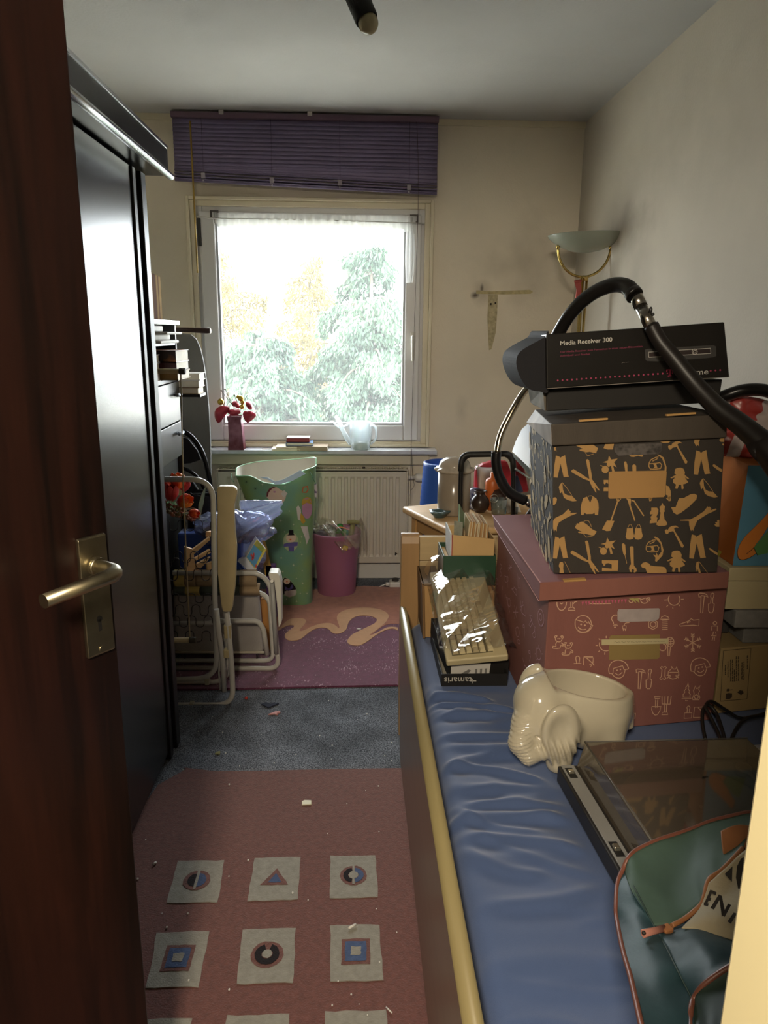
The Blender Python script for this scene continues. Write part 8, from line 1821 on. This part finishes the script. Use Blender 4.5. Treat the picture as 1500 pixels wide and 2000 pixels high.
# hull below so that the bag has a body
m = MB(); base = [(.445,.92),(.44,.80),(.435,.66),(.44,.56),(.62,.52),(.92,.56),(.95,.80),(.90,.93),(.66,.965)]; 
m.prism(base, (0,0,MZ+.003), (1,0,0), (0,1,0), (0,0,.095)); m.build('bottom', nyd, gbg, bevel=.03, seg=4)
wt = M('cloth_cream', '#9a8f76', .8, var=.04, vs=9, bump=.3, bs=200); blt = M('ink_black_cloth', '#2a2624', .8)
tb2 = thing('tote_cloth', 'cream cloth with bold black lettering inside the green travel bag', 'cloth', (.72, .86, .66))
par_ = gbg; gbg = tb2
pat([[(930,750,.838),(1050,640,.85),(1230,480,.872),(1400,380,.88)], [(860,960,.808),(980,900,.812),(1150,820,.82),(1400,740,.82)], [(760,1080,.785),(880,1060,.78),(1050,1080,.772),(1350,1120,.765)], [(690,1150,.770),(850,1168,.765),(1130,1250,.75),(1350,1300,.74)]], wt, 'cloth', th=.002)
gbg = par_
def on_cloth(x, y): return at(*ZT([(x, y)])[0], Y=np.interp(y, [480, 800, 1000, 1250], [.862, .818, .793, .748]) )
m = MB()
def poly_c(pts): m.flatpoly([lerp(on_cloth(x, y), (0, 0, CAMZ), .012) for x, y in pts])
poly_c([(958,812),(998,830),(990,856),(950,838)]); poly_c([(915,866),(952,882),(942,908),(905,892)]); poly_c([(885,918),(930,932),(920,956),(885,945)]); poly_c([(942,808),(966,818),(908,948),(884,938)]); poly_c([(1018,850),(1045,862),(975,985),(942,970)]); poly_c([(1018,850),(1045,862),(1075,1010),(1045,1050)]); poly_c([(1100,930),(1128,945),(1070,1050),(1045,1035)]); poly_c([(1150,1010),(1180,1020),(1125,1110),(1095,1090)])
poly_c([(1140,600),(1070,668),(1135,738)]); poly_c([(1215,530),(1240,520),(1225,800),(1190,800),(1170,700),(1180,600)])
m.build('lettering', blt, tb2)['kind'] = 'stuff'
# ================================================================ TREES OUTSIDE
struct(MB().box(-60, 60, 5.5, 120, -8.1, -8.0).build('ground_outside', M('pale_ground', '#c9c7bd', .9, var=.1, vs=1)), 'pale open ground beyond the window')
def foliage_mat(name, c1, c2, tl):
    m = bpy.data.materials.new(name); m.use_nodes = True; nt = m.node_tree; b = nt.nodes['Principled BSDF']; out = nt.nodes['Material Output']
    tc = nt.nodes.new('ShaderNodeTexCoord'); n = nt.nodes.new('ShaderNodeTexNoise'); n.inputs['Scale'].default_value = 1.6; n.inputs['Detail'].default_value = 4
    nt.links.new(tc.outputs['Object'], n.inputs['Vector']); r = nt.nodes.new('ShaderNodeValToRGB'); r.color_ramp.elements[0].position = .35; r.color_ramp.elements[1].position = .65
    r.color_ramp.elements[0].color = (*rgb(c1), 1); r.color_ramp.elements[1].color = (*rgb(c2), 1); nt.links.new(n.outputs['Fac'], r.inputs[0]); nt.links.new(r.outputs[0], b.inputs['Base Color']); b.inputs['Roughness'].default_value = .6
    t = nt.nodes.new('ShaderNodeBsdfTranslucent'); nt.links.new(r.outputs[0], t.inputs[0]); mx = nt.nodes.new('ShaderNodeMixShader'); mx.inputs[0].default_value = tl
    nt.links.new(b.outputs[0], mx.inputs[1]); nt.links.new(t.outputs[0], mx.inputs[2]); nt.links.new(mx.outputs[0], out.inputs[0]); return m
bark = M('bark', '#5e5548', .9, var=.3, vs=9, bump=.8, bs=30)
def conifer(base, H, R, seed, mat, label, nb=34, per=260, droop=.35, gap=.0):
    rnd = random.Random(seed); t = thing('conifer', label, 'tree', base, 'trees outside the window')
    bx, by, bz = base
    MB().tube([(bx, by, bz), (bx+.05, by, bz+H*.5), (bx, by, bz+H*.97)], [.17, .11, .02], 10).build('trunk', bark, t)
    br = MB(); V = []; Fc = []
    for i in range(nb):
        f = (i+.5)/nb; z = bz + H*(.60 + .385*f); L_ = R*(1.03-f)**.5*rnd.uniform(.7, 1.15)
        az = i*2.399 + rnd.uniform(-.3, .3)
        if rnd.random() < gap: continue
        dx, dy = math.cos(az), math.sin(az)
        tip = Vector((bx+dx*L_, by+dy*L_, z - L_*droop + .10*L_)); mid = Vector((bx+dx*L_*.55, by+dy*L_*.55, z + .05*L_)); root = Vector((bx, by, z))
        br.tube(smooth([root, mid, tip], 4), [.028 - .0026*k for k in range(9)], 5)
        P = smooth([root, mid, tip], 6)
        n_ = int(per*(.35 + L_/R))
        for k in range(n_):
            u = rnd.uniform(.16, 1.0); q = P[min(len(P)-1, int(u*(len(P)-1)))]
            side = rnd.uniform(-1, 1)*(.42*L_*(1.08-u)+.05); down = rnd.uniform(0, 1)**1.4*(.34*(1-abs(side)*.5))
            c = q + Vector((-dy*side, dx*side, -down)) + Vector((rnd.gauss(0, .03), rnd.gauss(0, .03), rnd.gauss(0, .03)))
            l = rnd.uniform(.06, .14); w_ = rnd.uniform(.010, .020)
            d = Vector((rnd.gauss(0, .45)+dx*.3, rnd.gauss(0, .45)+dy*.3, -1+rnd.gauss(0, .35))).normalized(); s_ = d.orthogonal().normalized()*w_; s_.rotate(Matrix.Rotation(rnd.uniform(0, PI), 3, d))
            o = len(V); V += [tuple(c - s_), tuple(c + d*l*.5 - s_*1.2), tuple(c + d*l), tuple(c + d*l*.5 + s_*1.3)]; Fc.append((o, o+1, o+2, o+3))
    br.build('branches', bark, t)['kind'] = 'stuff'
    m_ = MB(); m_.add(V, Fc); m_.build('foliage', mat, t, recalc=False)['kind'] = 'stuff'
    return t
fg1 = foliage_mat('needles_blue_green', '#2f4433', '#4f6850', .22); fg2 = foliage_mat('leaves_sun_glow', '#5a5026', '#877840', .35); fg3 = foliage_mat('needles_olive', '#3c472e', '#5f663f', .28)  # yellow glow of the low sun is put into the second leaf colour
conifer((.25, 12.6, -8), 11.0, 1.75, 3, fg1, 'tall drooping green conifer right of the window centre', 40, 1300, .30, .08)
conifer((-1.55, 11.9, -8), 9.6, 1.9, 5, fg1, 'broad low green conifer at the lower left of the window', 36, 1300, .28, .05)
conifer((-2.75, 15.6, -8), 11.3, 1.8, 8, fg2, 'tree with painted golden sun glow at the upper left of the window', 38, 560, .15, .1)
conifer((-1.0, 16.6, -8), 11.2, 1.6, 11, fg2, 'tree with painted yellow sun glow behind the two conifers', 38, 460, .15, .15)
conifer((1.75, 14.2, -8), 10.5, 1.3, 14, fg3, 'thin olive conifer at the right edge of the window', 34, 560, .4, .15)
